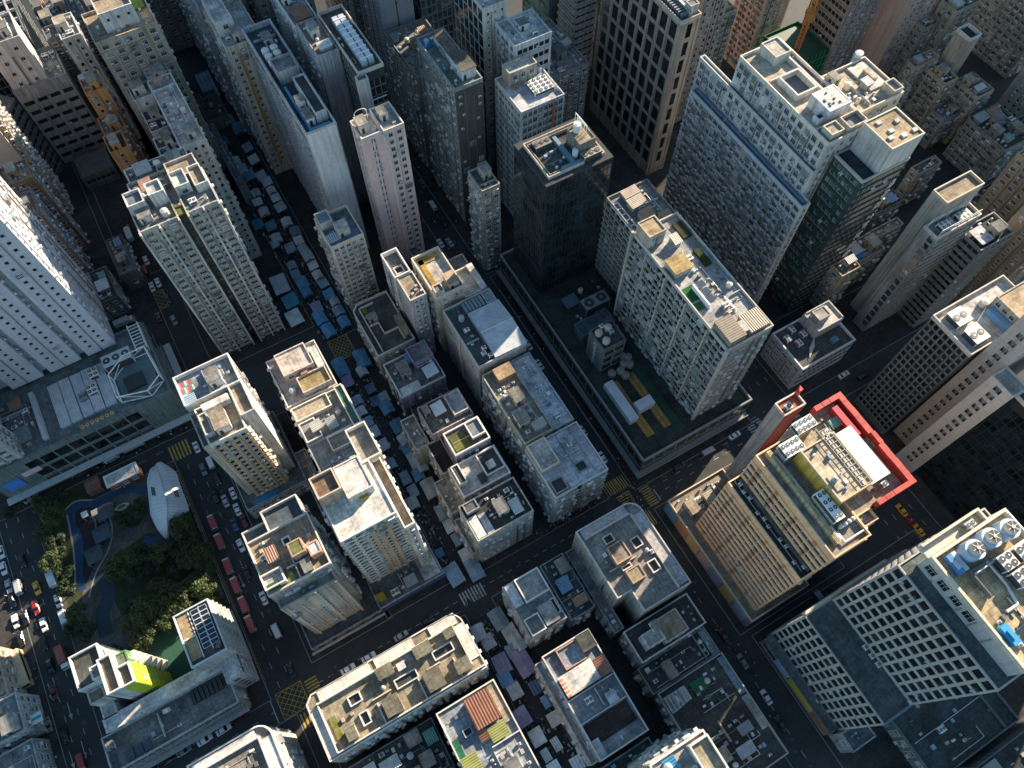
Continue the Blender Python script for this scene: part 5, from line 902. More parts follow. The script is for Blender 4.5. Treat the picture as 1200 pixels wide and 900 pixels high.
B.slab(53,58,-10,-6.5,11.06,.8,(.03,.16,.08),'green_tarp'); B.slab(63.8,65.8,-16,-5,11.06,.5,(.2,.27,.33)); B.slab(63.6,65.8,-26,-16.5,11.06,.6,(.42,.42,.42)); B.lowwall(49.5,54,-21,-20.7,11,2,(.36,.32,.25)); B.lowwall(54,54.3,-24,-18,11,2,(.36,.32,.25)); B.clutter((47,63,-33,-19),11.06,1.2,True,.5,[(.3,.32,.34),(.2,.22,.24)],(.3,.3,.3)); B.clutter((52,63,-18,-5),11.06,1.0,False,.3,None,(.3,.3,.3)); B.finish()
B=Building(AT,'white tower with a blue awning and sunlit right side at the bottom edge',(35,-22,0),'building')
B.vol((27,42,-28,-15),0,46,(.64,.62,.60),(.62,.6,.58),{'W':F('balc',fw=2.3,fh=2.9,ac=.5,skip=0),'N':F('balc',fw=2.3,fh=2.9,ac=.3)},parapet=1,pcol=(.7,.68,.65)); B.vol((36.5,41.6,-24,-16),46,49,(.66,.66,.66),(.36,.33,.24),None,parapet=1.1,pcol=(.68,.67,.65)); B.vol((30,36,-27,-20),46,48,(.66,.66,.66),ROOFW,None,parapet=.6); B.shed(30,32.5,-18.5,-16,46.06,1.2,(.05,.3,.5)); B.clutter((28,36,-19.6,-15.4),46.06,1.5,False,.6); B.finish()
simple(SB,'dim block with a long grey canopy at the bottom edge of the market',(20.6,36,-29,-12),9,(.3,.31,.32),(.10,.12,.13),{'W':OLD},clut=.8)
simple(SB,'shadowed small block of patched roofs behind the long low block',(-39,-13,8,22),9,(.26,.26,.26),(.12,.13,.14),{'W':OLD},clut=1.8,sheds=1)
B=simple(SB,'cream roofed block poking up at the bottom edge beside the rust roof',(-27,-13,-4,7.6),18,(.58,.53,.45),(.5,.45,.36),{'W':OLD,'N':OLD},clut=1.4)
# ---- school beside the park
B=Building('school','school with a lime green stair block, solar panels and a white walkway roof',(-70,68,0),'school')
B.vol((-92.5,-57,51.6,61.6),0,11,(.34,.35,.35),(.20,.205,.2),{'S':F('band',fh=3.4,ledge=.6,ledgeh=.9),'W':SH,'E':SH},parapet=1,pcol=(.4,.41,.4))
B.vol((-89.5,-53,61.6,64.8),0,14.5,(.6,.6,.6),(.66,.64,.63),{'E':F('band',fh=3.4)},parapet=.15,topled=.3); B.vol((-89.4,-85.6,64.8,72),0,14.5,(.6,.6,.6),(.62,.61,.62),None,parapet=.15)
B.vol((-62.2,-52.2,63.4,78.8),0,22,(.56,.57,.57),(.10,.10,.10),{'E':F('stripe',fh=3.3,ledge=.4,ledgeh=1.2,wh=1.5,fw=3,ww=2.8),'W':SH,'N':SH},parapet=.8,pcol=(.55,.60,.66))
b=MB(); b.box(-61.6,-58.6,65,78.2,22.07,22.1,0); B.part('tan_deck',b,[mat_roof((.40,.30,.18),.4)]); b=MB(); b.box(-58.5,-58.3,64.5,78.3,22.07,22.3,0); b.box(-61.6,-58.6,71,71.3,22.07,22.4,0); B.part('deck_kerb',b,[WHITE])
for i in range(8):
    for j in range(2):
        b=MB(); x=-57.6+2.3*j; y=66.5+1.42*i; b.face([(x,y,22.5),(x+2.1,y,22.5),(x+2.1,y+1.2,22.9),(x,y+1.2,22.9)],0)
        for k in range(4): a=[(x,y,22.5),(x+2.1,y,22.5),(x+2.1,y+1.2,22.9),(x,y+1.2,22.9)]; b.tube(a[k],a[(k+1)%4],.06,4,1)
        B.part('solar_panel',b,[mat_plain((.02,.035,.06),.15),WHITE])
b=MB(); b.box(-55.4,-55.2,65.5,78,22.4,22.6,0); B.part('panel_rail',b,[WHITE]); B.stair(-54.2,-53.2,65,66.5,22.06,1,W_)
B.vol((-57.4,-52.6,57,64.6),0,14.4,(.55,.56,.56),(.6,.6,.61),{'E':F('band',fh=3.4,ledge=.4),'S':F('band',fh=3.4)},parapet=.3)
LIME=(.40,.48,.03)
B.vol((-81.6,-78,66.4,76.2),0,27,(.62,.62,.6),(.20,.18,.15),{'W':F('blank')},parapet=1.2,pcol=(.68,.67,.65)); B.vol((-78,-74.6,66.4,72),0,26.5,LIME,(.16,.15,.13),{'E':F('punch',fw=2.2,fh=3.2,ww=1.1,wh=1.0,ac=.3),'S':F('blank')},parapet=1.2,pcol=(.66,.66,.6),dirt=.2)
b=MB(); b.box(-77.9,-74.6,66.22,66.4,1,26.3,0); b.box(-74.6,-74.44,66.4,72,0,26,0); B.part('lime_panel',b,[mat_wall(LIME,.15)])
for k in range(6): 
    b=MB(); b.prism([(-78,72.1),(-75,72.1),(-73.4,73.2),(-73.0,74.6),(-74.2,75.9),(-78,76.2)],3.4+3.6*k,4.3+3.6*k,0); B.part('round_balcony',b,[mat_wall((.66,.62,.55),.3)])
B.vol((-78,-75.2,72.2,76),0,25,(.10,.26,.08),ROOFG,{'E':F('punch',fw=2,ww=1)},parapet=.3)
B.vol((-89.4,-81.8,72.2,82),0,23,(.62,.62,.6),(.10,.105,.10),{'N':SH,'E':SH},parapet=1.2,pcol=(.66,.65,.64)); B.vol((-84.6,-81.6,72.4,76),23,25.5,(.62,.62,.6),(.3,.29,.28),None,parapet=.6,pcol=(.66,.65,.64)); B.vol((-89,-84.8,68.5,72),0,20,(.6,.58,.52),(.3,.26,.2),None,parapet=.8)
for x0,x1,y0,y1 in [(-88+2.4*k,-86+2.4*k,52.6,55.4) for k in range(3)]+[(-92,-90.4,52.4+2*k,54+2*k) for k in range(2)]:
    b=MB(); b.box(x0,x1,y0,y1,11.1,11.5,0); B.part('skylight',b,[mat_plain((.05,.06,.08),.2)])
b=MB()
for k in range(7): b.box(-68+1.3*k,-67+1.3*k,57.2,60.6,11.06,12.2,0)
B.part('rack_row',b,[DARK]); B.stair(-91.6,-89.8,57.5,59.5,11.06,1.5,W_); B.slab(-76,-74,59,60.2,11.06,.8,W_); B.clutter((-84,-70,53,60.5),11.06,.6,False,.2)
b=MB(); b.box(-92.5,-57,49.8,51.6,3.6,4,0); B.part('canopy',b,[mat_plain((.3,.32,.32))]); B.finish()
tag(MB().build('x',WHITE) or (lambda bb:(bb.box(-78,-62.4,64.9,84,.15,.2,0),bb.build('sports_court',mat_plain((.015,.075,.05),.8)))[1])(MB()),kind='structure')
# left edge buildings beyond the avenue
B=simple('kiosk_block','sunlit tan roofed low block at the left edge beside the tan bus',(-124,-112.2,86,101),9,(.55,.46,.36),(.55,.45,.34),{'E':F('punch',fw=2.5,ww=1.2)},clut=1)
B=simple('kiosk_block','low white block with a teal sign at the lower left edge',(-124,-109.5,74,85),11,(.5,.5,.5),(.3,.32,.33),{'E':F('punch',fw=2.5,ww=1.2),'S':PUN},clut=1,done=False); b=MB(); b.box(-109.5,-106.4,75.2,78,8.2,8.4,0); b.box(-109.3,-106.6,76.2,77,8.41,8.46,1); B.part('teal_sign',b,[mat_plain((.55,.6,.6)),mat_plain((.02,.3,.36))]); B.finish()
simple('kiosk_block','grey ribbed low block in the bottom left corner',(-128,-110,58,72),8,(.36,.37,.38),(.25,.26,.28),{'E':OLD},clut=.8)
# ---- upper right: the old quarter
simple(AT,'pink brown tower with a plain pink flank beside the orange crane',(262,284,150,172),118,(.50,.39,.33),ROOFT,{'W':F('blank'),'S':F('punch',fw=2.8,fh=2.9,ww=1,wh=1.2,ac=.1,skip=0)},dirt=.3)
simple(AT,'brown banded tower with a blue grey roof trench at the top edge',(238,256,158,176),62,(.42,.33,.29),ROOFG,{'W':F('band',fh=3.6,ledge=.4),'S':F('punch',fw=3,ww=1.3)},clut=1.4)
simple(AT,'pink tower with dark red framed windows at the top edge',(222,236,184,200),92,(.56,.44,.40),ROOFG,{'W':F('punch',fw=2.4,fh=2.9,ww=1.3,wh=1.3,fr=mat_plain((.3,.05,.05)),ac=.4,skip=0),'S':F('punch',fw=2.4,fh=2.9,ww=1.1,wh=1.3,ac=.3,skip=0)})
B=simple('construction_site','tower under construction wrapped in green netting',(219,236.5,158,177),26,(.02,.12,.06),mat_plain((.02,.065,.04)),{'W':F('blank')},clut=0,done=False)
b=MB()
for z in range(4,28,4): b.box(218.7,236.7,157.7,157.95,z,z+.2,0); b.box(218.7,218.95,157.7,177,z,z+.2,0)
for k in range(9): b.box(218.6+2.2*k,218.8+2.2*k,157.6,157.8,0,27.5,0); b.box(218.5,218.7,158+2.3*k,158.2+2.3*k,0,27.5,0)
B.part('scaffold',b,[mat_plain((.06,.28,.15))]); B.finish()
c=bpy.data.objects.new('tower_crane',None); COL.objects.link(c); c.location=(226,165,26); tag(c,'orange lattice tower crane jib rising over the green netting','crane')
b=MB()
def lattice(b,a,e,w,n):
    a=Vector(a); e=Vector(e); d=(e-a).normalized(); u=d.orthogonal().normalized(); v=d.cross(u); cs=[u*w+v*w,u*w-v*w,-u*w-v*w,-u*w+v*w]
    for q in cs: b.tube(a+q,e+q,.16,4)
    for i in range(n):
        p0=a+(e-a)*i/n; p1=a+(e-a)*(i+1)/n
        for k in range(4): b.tube(p0+cs[k],p1+cs[(k+1)%4],.1,4); b.tube(p0+cs[k],p0+cs[(k+1)%4],.1,4)
lattice(b,(226,165,26),(226,165,44),.9,10); b.build('mast',mat_plain((.72,.24,.03)),c)
b=MB(); lattice(b,(226,165,43),(240,178,74),.9,18); b.build('jib',mat_plain((.78,.28,.03)),c); b=MB(); b.box(224.5,227.5,163.5,166.5,42,44,0); b.box(221.5,224.5,161,163.5,42.3,44,0); b.build('cab',mat_plain((.5,.2,.04)),c)
simple(AB,'cream yellow old block with caged windows between brown tower and pink tower',(196,207,184,196),38,(.52,.45,.30),ROOFT,{'W':F('balc',fw=2.6,ac=.4,skip=0),'S':F('balc',fw=2.6,ac=.4,skip=0)},clut=1.5)
simple(AB,'pinkish block behind the brown stone tower',(180,192,176,196),62,(.50,.41,.36),ROOFT,{'W':SH,'S':F('punch',fw=2.4,ww=1.1)},clut=1.5)
def cor(h,**k):
    X0=X1=Y0=Y1=None
    for c_,p in k.items():
        q=P(*p,h)
        if c_ in 'WS': X0=q[0]
        else: X1=q[0]
        if c_ in 'SE': Y0=q[1]
        else: Y1=q[1]
    return (X0,X1,Y0,Y1)
for lab,h,wl,rf,cn in (
 ('cream old block with a white rimmed dark roof at the top right edge',38,(.46,.42,.31),(.16,.19,.2),dict(W=(1103,2),E=(1149,4),S=(1120,16))),
 ('cream walk-up with an open dark roof and sunlit window wall below the chimney tower',27,(.50,.43,.28),(.06,.07,.09),dict(W=(1081,79),S=(1102,97),E=(1122,93))),
 ('cream back block with a blue grey ledge beside the chimney tower',24,(.46,.41,.29),(.2,.22,.24),dict(W=(1118,96),S=(1145,117),E=(1164,107))),
 ('small walk-up with a curved sunlit roof hut under the pink flank tower',30,(.44,.38,.27),(.40,.33,.24),dict(W=(1064,72),S=(1072,82),E=(1100,68))),
 ('small walk-up with white roof walls tucked behind the residential slab',28,(.47,.4,.29),(.32,.29,.26),dict(W=(1039,104),S=(1048,114),E=(1067,103))),
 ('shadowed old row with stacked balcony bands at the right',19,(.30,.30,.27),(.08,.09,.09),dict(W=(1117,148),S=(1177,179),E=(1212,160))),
 ('cream balcony fronted walk-up at the right end of the shadowed row',20,(.42,.38,.28),(.12,.13,.13),dict(W=(1170,207),S=(1192,224),E=(1225,206))),
 ('small walk-up with a blue grey end wall and dark roof beside the lane',19,(.38,.37,.33),(.11,.13,.14),dict(W=(1068,197),S=(1077,208),E=(1103,192))),
 ('low cluster block of grey huts behind the sunlit window wall',15,(.32,.32,.3),(.2,.21,.22),dict(W=(1090,130),S=(1108,146),E=(1132,130))),
 ('cream walk-up with square dark windows right of the green block',22,(.44,.41,.29),(.14,.16,.17),dict(W=(974,312),S=(988,328),E=(1008,314))),
 ('low walk-up with a blue tarp on its roof right of the green block',18,(.36,.34,.29),(.2,.22,.24),dict(W=(984,292),S=(1006,312),E=(1036,293))),
 ('dim walk-up with lit roof hatches behind the slim grey tower',17,(.33,.31,.27),(.22,.21,.19),dict(W=(1012,276),S=(1022,286),E=(1058,264))),
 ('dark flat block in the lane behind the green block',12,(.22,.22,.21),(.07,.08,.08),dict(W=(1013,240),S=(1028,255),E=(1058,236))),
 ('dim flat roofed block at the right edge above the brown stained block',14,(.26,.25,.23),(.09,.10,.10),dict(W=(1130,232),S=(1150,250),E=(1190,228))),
 ('pale roofed low block at the right edge among dark roofs',12,(.3,.3,.29),(.16,.17,.18),dict(W=(1160,156),S=(1200,178),E=(1230,160))),
 ('cream walk-up row at the top edge right of the crane',30,(.44,.4,.31),(.2,.22,.22),dict(W=(1072,22),S=(1084,36),E=(1108,24))),
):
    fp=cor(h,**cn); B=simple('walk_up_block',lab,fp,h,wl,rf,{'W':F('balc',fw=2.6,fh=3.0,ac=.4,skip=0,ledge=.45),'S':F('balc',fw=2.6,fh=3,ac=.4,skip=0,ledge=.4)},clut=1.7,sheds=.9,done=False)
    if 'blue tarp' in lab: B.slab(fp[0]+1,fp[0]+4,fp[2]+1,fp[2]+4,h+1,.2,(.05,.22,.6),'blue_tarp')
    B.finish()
fp=cor(40,W=(1119,37),S=(1135,49),E=(1149,43)); simple('chimney_tower','pale square chimney tower with a white rim among the old roofs',fp,40,(.50,.44,.36),ROOFD,{'W':F('blank')},clut=.2,cat='tower',big=False,pcol=(.7,.66,.6),parapet=1.4)
x,y=P(1146,66,0); simple(AT,'grey green residential slab with paired windows at the top right edge',(x,x+24,y-16,y+34),88,(.30,.33,.31),ROOFG,{'W':F('balc',fw=2.8,fh=2.9,ac=.35,skip=0,ledge=.4),'S':F('balc',fw=2.8,fh=2.9,ac=.3)})
x,y=P(1166,126,0); simple(AT,'pale tower with a plain cream edge and small windows at the right edge',(x,x+20,y-26,y+.5),80,(.50,.47,.42),ROOFG,{'W':F('punch',fw=2.6,fh=2.9,ww=1,wh=1.2,ac=.3,margin=2.5,skip=0)})
# neighbours just outside the picture, which shade it
for i,(fp,h,l) in enumerate((((262,284,60,96),85,'grey tower just beyond the right edge'),((205,232,84,110),52,'cream tower beyond the old quarter'),((212,240,-20,12),70,'dark tower beyond the right edge'))):
    simple(AT,l,fp,h,(.4,.38,.35),ROOFG,{'W':SH}) if i==-1 else None
# ================================================================== streets
def sheet(name,rects,z,m,kind='structure',thick=None):
    b=MB()
    for r in rects:
        if thick: b.box(*r,0.0,z,0,bottom=False)
        else: b.quad((r[0],r[2],z),(r[1],r[2],z),(r[1],r[3],z),(r[0],r[3],z))
    return tag(b.build(name,m),kind=kind)
m,nt,bs=nodes_new('asphalt'); p=pos_scaled(nt,1,1,1)
f=mul(nt,mul(nt,mapr(nt,noise(nt,p,.09,5,.7),.3,.7,.65,1.25),mapr(nt,noise(nt,p,.8,5,.7),.3,.7,.75,1.2)),mapr(nt,noise(nt,p,6,3,.7),.3,.7,.85,1.15))
nt.links.new(vscale(nt,(.026,.029,.032),f),bs.inputs['Base Color']); bs.inputs['Roughness'].default_value=.8
ASPH=m
b=MB(); b.quad((-2500,-2500,0),(2500,-2500,0),(2500,2500,0),(-2500,2500,0)); tag(b.build('ground',ASPH),kind='structure')
PAV=mat_roof((.055,.056,.058),.45)
pave=[(-97,-51.5,50,135.5),(-37.5,-11,53.5,134),(-12.5,9.5,53.8,141),(18,66.8,52,151.5),(-41.5,8.5,3,43.4),(17.8,68,-40,43.8),(-73,-46.5,5,43),(75.2,123.5,50,147),(77,118,-3.5,42),(80,145,-95,-5.2),(140,214,49.5,74),(153,205,-60,42),(-112,-36.5,143.2,215),(-28,9.6,160,300),(23,66,156,300),(74.6,125,148.5,275),(130,210,78,260),(-132,-107.5,50,150),(-63,-45,214,300),(-42,-12.8,212,300)]
sheet('pavement',[],.12,PAV) if False else None
b=MB()
for r in pave: b.box(*r,0,.13,0,bottom=False)
tag(b.build('pavement',PAV),kind='structure')
b=MB()
for r in pave: b.ring(rectpoly(*r),inset(rectpoly(*r),.22),.0,.137,0)
tag(b.build('kerb',mat_plain((.22,.22,.215),.8)),kind='structure')
YEL=mat_plain((.42,.29,.06),.8,0,.35); WMK=mat_plain((.42,.42,.41),.8,0,.35)
b=MB(); y=MB()
def mark(B,x0,x1,y0,y1,z=.008): B.quad((x0,y0,z),(x1,y0,z),(x1,y1,z),(x0,y1,z))
def line(B,a,c,w=.14,z=.008):
    a=Vector(a); c=Vector(c); d=(c-a).normalized(); n=Vector((-d.y,d.x))*w/2
    B.quad((a.x+n.x,a.y+n.y,z),(a.x-n.x,a.y-n.y,z),(c.x-n.x,c.y-n.y,z),(c.x+n.x,c.y+n.y,z))
def dashes(B,x0,y0,x1,y1,on=2,off=4,w=.15):
    a=Vector((x0,y0)); e=Vector((x1,y1)); L=(e-a).length; d=(e-a)/L; t=0
    while t<L: line(B,a+d*t,a+d*min(L,t+on),w); t+=on+off
def yellow_box(x0,x1,y0,y1,n=4):
    for i_,q in enumerate(((x0,y0,x1,y0),(x1,y0,x1,y1),(x1,y1,x0,y1),(x0,y1,x0,y0))): line(y,q[:2],q[2:],.22,.0155+.0015*i_)
    w,h=x1-x0,y1-y0
    for k in range(1,2*n):
        t=k/n
        a=(x0+w*min(1,t),y0+h*max(0,t-1)); c=(x0+w*max(0,t-1),y0+h*min(1,t)); line(y,a,c,.16,.0125)
        a=(x0+w*max(0,1-t),y0+h*max(0,t-1)); c=(x0+w*min(1,2-t),y0+h*min(1,t)); line(y,a,c,.16,.014)
yellow_box(-50.2,-42.3,43.2,50.8); yellow_box(11,18,142.5,151.5,5); yellow_box(-41.5,-33,195,203); 
def zebra_y(x0,x1,y0,y1,n,B=None):
    B=B or y
    for k in range(n):
        xx=x0+(x1-x0)*k/n; mark(B,xx,xx+(x1-x0)/n*.5,y0,y1,.009)
def zebra_x(x0,x1,y0,y1,n,B=None):
    B=B or y
    for k in range(n):
        yy=y0+(y1-y0)*k/n; mark(B,x0,x1,yy,yy+(y1-y0)/n*.5,.009)
zebra_y(-50.5,-42.8,38,42.4,7); zebra_x(-41.5,-37.8,43.8,50.5,7); zebra_x(68.5,73.5,44,51.6,9); zebra_y(67.2,76,37.5,43.2,10); zebra_y(67.4,75,52.4,57,9); zebra_x(76.5,80,43,51,9); zebra_y(-52,-45,135,141,6); zebra_x(121,126.5,43.5,51,8,b); zebra_x(136,139.5,43,53,9,b); zebra_y(9.6,17.6,45.2,49.5,8,b)
for x in (-108.5,-104.5,-100.8): dashes(b,x,56,x-1.0,150)
dashes(b,-48.2,52,-48.2,132); dashes(b,-44.8,55,-44.8,132); dashes(b,-42,150,-42,215); dashes(b,71.5,55,71.5,275,2,5); dashes(b,72.8,-60,72.8,36,2,5); dashes(b,80,48,132,49,2,3); dashes(b,84,45.6,130,46,2,3); dashes(b,84,51,130,51.4,2,3); dashes(b,-38,47.6,66,48,1.6,1.6); dashes(b,-95,139.5,-52,140.5,2.5,4); dashes(b,-95,46,-52,46.6)
for x in (139,142.5,146,149.5): dashes(b,x,-90,x,40); dashes(b,x-8,60,x-8,150)
line(b,(138,41.2),(150,41.2),.4); line(b,(80.8,43.3),(80.8,52),.35); line(b,(-52,43.2),(-52,50),.3); line(y,(66.9,55),(66.9,150),.1); line(y,(-51.2,55),(-51.2,132),.1)
for x,yy in ((-46.6,88),(-103,78),(-106.5,86),(-102.4,66),(-106,65)):
    mark(b,x-.1,x+.1,yy-2.5,yy+1,.009); b.face([(x-.55,yy-2.5,.009),(x,yy-4.3,.009),(x+.55,yy-2.5,.009)][::1])
tag(b.build('road_marking',WMK),kind='structure'); tag(y.build('yellow_road_marking',YEL),kind='structure')
# worn patches in the road surface
b=MB(); rr=random.Random(5); used_patch=[]
for (x0,x1,y0,y1) in ((-50,-39,55,130),(-112,-98,56,130),(67,75,55,140),(67,76,-40,36),(10,17,55,150),(-90,-50,136,142),(82,130,43,50),(138,150,-60,40),(-38,60,44,51),(-44,-32,150,215)):
    for _ in range(int((x1-x0)*(y1-y0)/90)+2):
        x=rr.uniform(x0,x1-3); yy=rr.uniform(y0,y1-3); w_=rr.uniform(1,3); d_=rr.uniform(1.5,7)
        if all(x+w_<q[0] or x>q[1] or yy+d_<q[2] or yy>q[3] for q in used_patch): used_patch.append((x,x+w_,yy,yy+d_)); mark(b,x,x+w_,yy,yy+d_,.004)
tag(b.build('road_patch',mat_plain((.034,.035,.038),.9)),kind='structure')
# tram-like central railing between lanes on the cross street
def railing(label,pts,h=1.0,c=(.4,.4,.4),group=None):
    o=bpy.data.objects.new('street_railing',None); COL.objects.link(o); o.location=(pts[0][0],pts[0][1],0); tag(o,label,'railing',group)
    b=MB()
    for a,e in zip(pts[:-1],pts[1:]):
        for z in (h*.45,h): b.tube((a[0],a[1],z),(e[0],e[1],z),.05,4)
    b.build('rail',mat_plain(c),o); b=MB()
    for a,e in zip(pts[:-1],pts[1:]):
        n=int(math.hypot(e[0]-a[0],e[1]-a[1])/2)+1
        for k in range(n+1): t=k/n; x=a[0]+(e[0]-a[0])*t; yy=a[1]+(e[1]-a[1])*t; b.box(x-.05,x+.05,yy-.05,yy+.05,.0,h,0)
    b.build('post',mat_plain(c),o)
railing('red and white roadside barrier beside the long low block',[(-33,44.6),(8,44.6)],1.0,(.42,.2,.18)); railing('grey railing along the park street kerb',[(-52,82),(-52,131)]); railing('grey railing along the main street by the arcade',[(75.4,62),(75.4,140)])
# ================================================================== park
PARKG=mat_roof((.115,.112,.105),.5,True)
sheet('park_path',[(-96.6,-53,85,135)],.14,PARKG)
m,nt,bs=nodes_new('lawn'); p=pos_scaled(nt,1,1,1); nt.links.new(mixc(nt,mapr(nt,noise(nt,p,.5,5,.7),.35,.65,0,1),(.012,.022,.008),(.035,.05,.016)),bs.inputs['Base Color']); bs.inputs['Roughness'].default_value=.95; LAWN=m
def blob(pts,z,name,mt):
    b=MB(); b.face([(x,yy,z) for x,yy in pts]); return tag(b.build(name,mt),kind='structure')
def smooth(pts,n=3):
    for _ in range(n):
        q=[]
        for k in range(len(pts)):
            a=pts[k]; c=pts[(k+1)%len(pts)]; q += [(a[0]*.75+c[0]*.25,a[1]*.75+c[1]*.25),(a[0]*.25+c[0]*.75,a[1]*.25+c[1]*.75)]
        pts=q
    return pts
def px(*l,z=0.0): return [P(a,c,z) for a,c in l]
def ccw(p_):
    A=sum(p_[k][0]*p_[(k+1)%len(p_)][1]-p_[(k+1)%len(p_)][0]*p_[k][1] for k in range(len(p_))); return p_ if A>0 else p_[::-1]
for pts in ([(62,590),(82,570),(108,565),(110,580),(88,590),(78,610),(84,640),(90,670),(100,700),(85,720),(72,690),(60,650)],[(150,640),(180,620),(185,640),(220,650),(245,700),(205,715),(180,745),(150,730),(130,700),(135,665)],[(138,598),(155,588),(168,600),(166,615),(150,620),(138,610)]):
    blob(ccw(smooth(px(*pts))),.16,'flower_bed',LAWN)
def ribbon(pts,w,z,name,mt):
    q=[Vector(P(a,c,z)) for a,c in pts]
    # subdivide smoothly
    for _ in range(3):
        r=[q[0]]
        for a,c in zip(q[:-1],q[1:]): r += [a*.75+c*.25,a*.25+c*.75]
        r.append(q[-1]); q=r
    b=MB(); L=[];Rr=[]
    for k,v in enumerate(q):
        d=(q[min(k+1,len(q)-1)]-q[max(k-1,0)]).normalized(); n=Vector((-d.y,d.x))*w/2; L.append(v+n); Rr.append(v-n)
    for k in range(len(q)-1): b.quad((Rr[k].x,Rr[k].y,z),(Rr[k+1].x,Rr[k+1].y,z),(L[k+1].x,L[k+1].y,z),(L[k].x,L[k].y,z))
    return tag(b.build(name,mt),kind='structure')
BLUEP=mat_plain((.012,.05,.125),.7,0,.25)
ribbon([(172,574),(160,575),(150,572),(130,580),(112,592),(90,590),(80,600),(82,612),(92,628),(94,650),(92,672),(97,692)],2.3,.19,'blue_running_path',BLUEP)
ribbon([(168,634),(185,636),(190,634)],3.5,.18,'blue_running_path',BLUEP); ribbon([(113,672),(128,690),(126,705),(118,720),(125,745)],4.2,.18,'blue_running_path',mat_plain((.014,.035,.055),.7,0,.25))
blob(ccw(smooth(px((86,597),(106,594),(124,590),(128,610),(122,640),(108,668),(100,690),(96,660),(92,630)))),.17,'play_area',mat_plain((.022,.012,.02),.8,0,.3))
ribbon([(76,598),(88,586),(108,586)],.5,.25,'park_kerb',mat_plain((.28,.27,.25))); ribbon([(126,600),(133,620),(128,645),(112,670),(104,700)],.5,.25,'park_kerb',mat_plain((.28,.27,.25))); ribbon([(78,600),(84,630),(88,660),(88,690)],.5,.25,'park_kerb',mat_plain((.28,.27,.25)))
# dark shade canopies over the play area
for (a,c,lab) in ((122,600,'dark square shade canopy at the top of the play area'),(119,625,'dark square shade canopy in the middle of the play area'),(110,650,'dark square shade canopy at the lower end of the play area')):
    x,yy=P(a,c,3); o=bpy.data.objects.new('shade_canopy',None); COL.objects.link(o); o.location=(x,yy,.15); tag(o,lab,'canopy','play area canopies')
    b=MB(); b.face([(x-2.6,yy-2.6,3),(x+2.6,yy-2.6,3),(x,yy,3.9)]); b.face([(x+2.6,yy-2.6,3),(x+2.6,yy+2.6,3),(x,yy,3.9)]); b.face([(x+2.6,yy+2.6,3),(x-2.6,yy+2.6,3),(x,yy,3.9)]); b.face([(x-2.6,yy+2.6,3),(x-2.6,yy-2.6,3),(x,yy,3.9)]); b.build('canopy_roof',mat_plain((.035,.055,.075)),o)
    for sx in (-2.4,2.4):
        for sy in (-2.4,2.4): b=MB(); b.box(x+sx-.08,x+sx+.08,yy+sy-.08,yy+sy+.08,.15,3.0,0); b.build('post',METAL,o)
x,yy=P(101,604,2); o=bpy.data.objects.new('climbing_frame',None); COL.objects.link(o); o.location=(x,yy,.17); tag(o,'play frame with a white and a sandy roof in the dark play area','play frame')
b=MB(); b.face([(x-1,yy-1,3),(x+1,yy-1,3),(x+1,yy+1,3.3),(x-1,yy+1,3.3)]); b.build('white_roof',mat_plain((.6,.63,.66)),o); b=MB(); b.box(x+2,x+4,yy-2,yy,3,3.3,0); b.build('sandy_roof',mat_plain((.62,.5,.38)),o)
for dx,dy in ((-.9,-.9),(.9,-.9),(-.9,.9),(.9,.9),(2.1,-1.9),(3.9,-1.9),(3.9,-.1),(2.1,-.1)): b=MB(); b.tube((x+dx,yy+dy,.17),(x+dx,yy+dy,3.05),.09); b.build('post',METAL,o)
b=MB(); b.tube((x+.9,yy-.9,1.6),(x+2.1,yy-1.9,1.6),.3); b.tube((x+2.1,yy-2,1.6),(x+1,yy-5,.3),.3); b.tube((x+3.8,yy-2,1.6),(x+4.5,yy-5,.3),.3); b.build('slide',mat_plain((.14,.14,.16)),o)
# leaf shaped pavilion
o=bpy.data.objects.new('leaf_pavilion',None); COL.objects.link(o); o.location=(-56,121,.14); tag(o,'white ribbed leaf shaped pavilion roof with skylights in the park','pavilion')
out=[(189,541),(176,549),(172,563),(174,582),(176,603),(184,620),(193,631),(197,632),(198,627),(204,612),(222,598),(219,588),(212,570),(206,552)]
zz=[5.2,5.0,4.6,4.4,4.2,4,3.9,3.9,4,4.3,4.6,4.8,5.0,5.2]; rim=[(*P(a,c,z),z) for (a,c),z in zip(out,zz)]
spine=[(*P(a,c,z),z) for a,c,z in ((183,544,6.8),(190,566,8.2),(196,590,8.6),(196,612,7),(196,630,4.4))]
b=MB(); left=[rim[0]]+rim[1:7]+[rim[7]]; right=[rim[0]]+rim[:7:-1]+[rim[7]]
def lerp(l,t):
    k=min(len(l)-2,int(t*(len(l)-1))); u=t*(len(l)-1)-k; return tuple(l[k][i]*(1-u)+l[k+1][i]*u for i in range(3))
NS=26
for side in (left,right):
    for k in range(NS):
        t0,t1=k/NS,(k+1)/NS; a,c=lerp(side,t0),lerp(side,t1); d,e=lerp(spine,t1),lerp(spine,t0); am=tuple((a[i]+e[i])/2+(.5 if i==2 else 0) for i in range(3)); cm=tuple((c[i]+d[i])/2+(.5 if i==2 else 0) for i in range(3))
        b.face([a,c,cm,am] if side is left else [am,cm,c,a],0); b.face([am,cm,d,e] if side is left else [e,d,cm,am],0)
b.build('pavilion_roof',mat_plain((.54,.56,.61),.45),o)
b=MB()
for side in (left,right):
    for k in range(NS+1):
        a,e=lerp(side,k/NS),lerp(spine,k/NS); am=tuple((a[i]+e[i])/2+(.56 if i==2 else .0) for i in range(3)); b.tube((a[0],a[1],a[2]+.05),am,.07,4); b.tube(am,(e[0],e[1],e[2]+.05),.07,4)
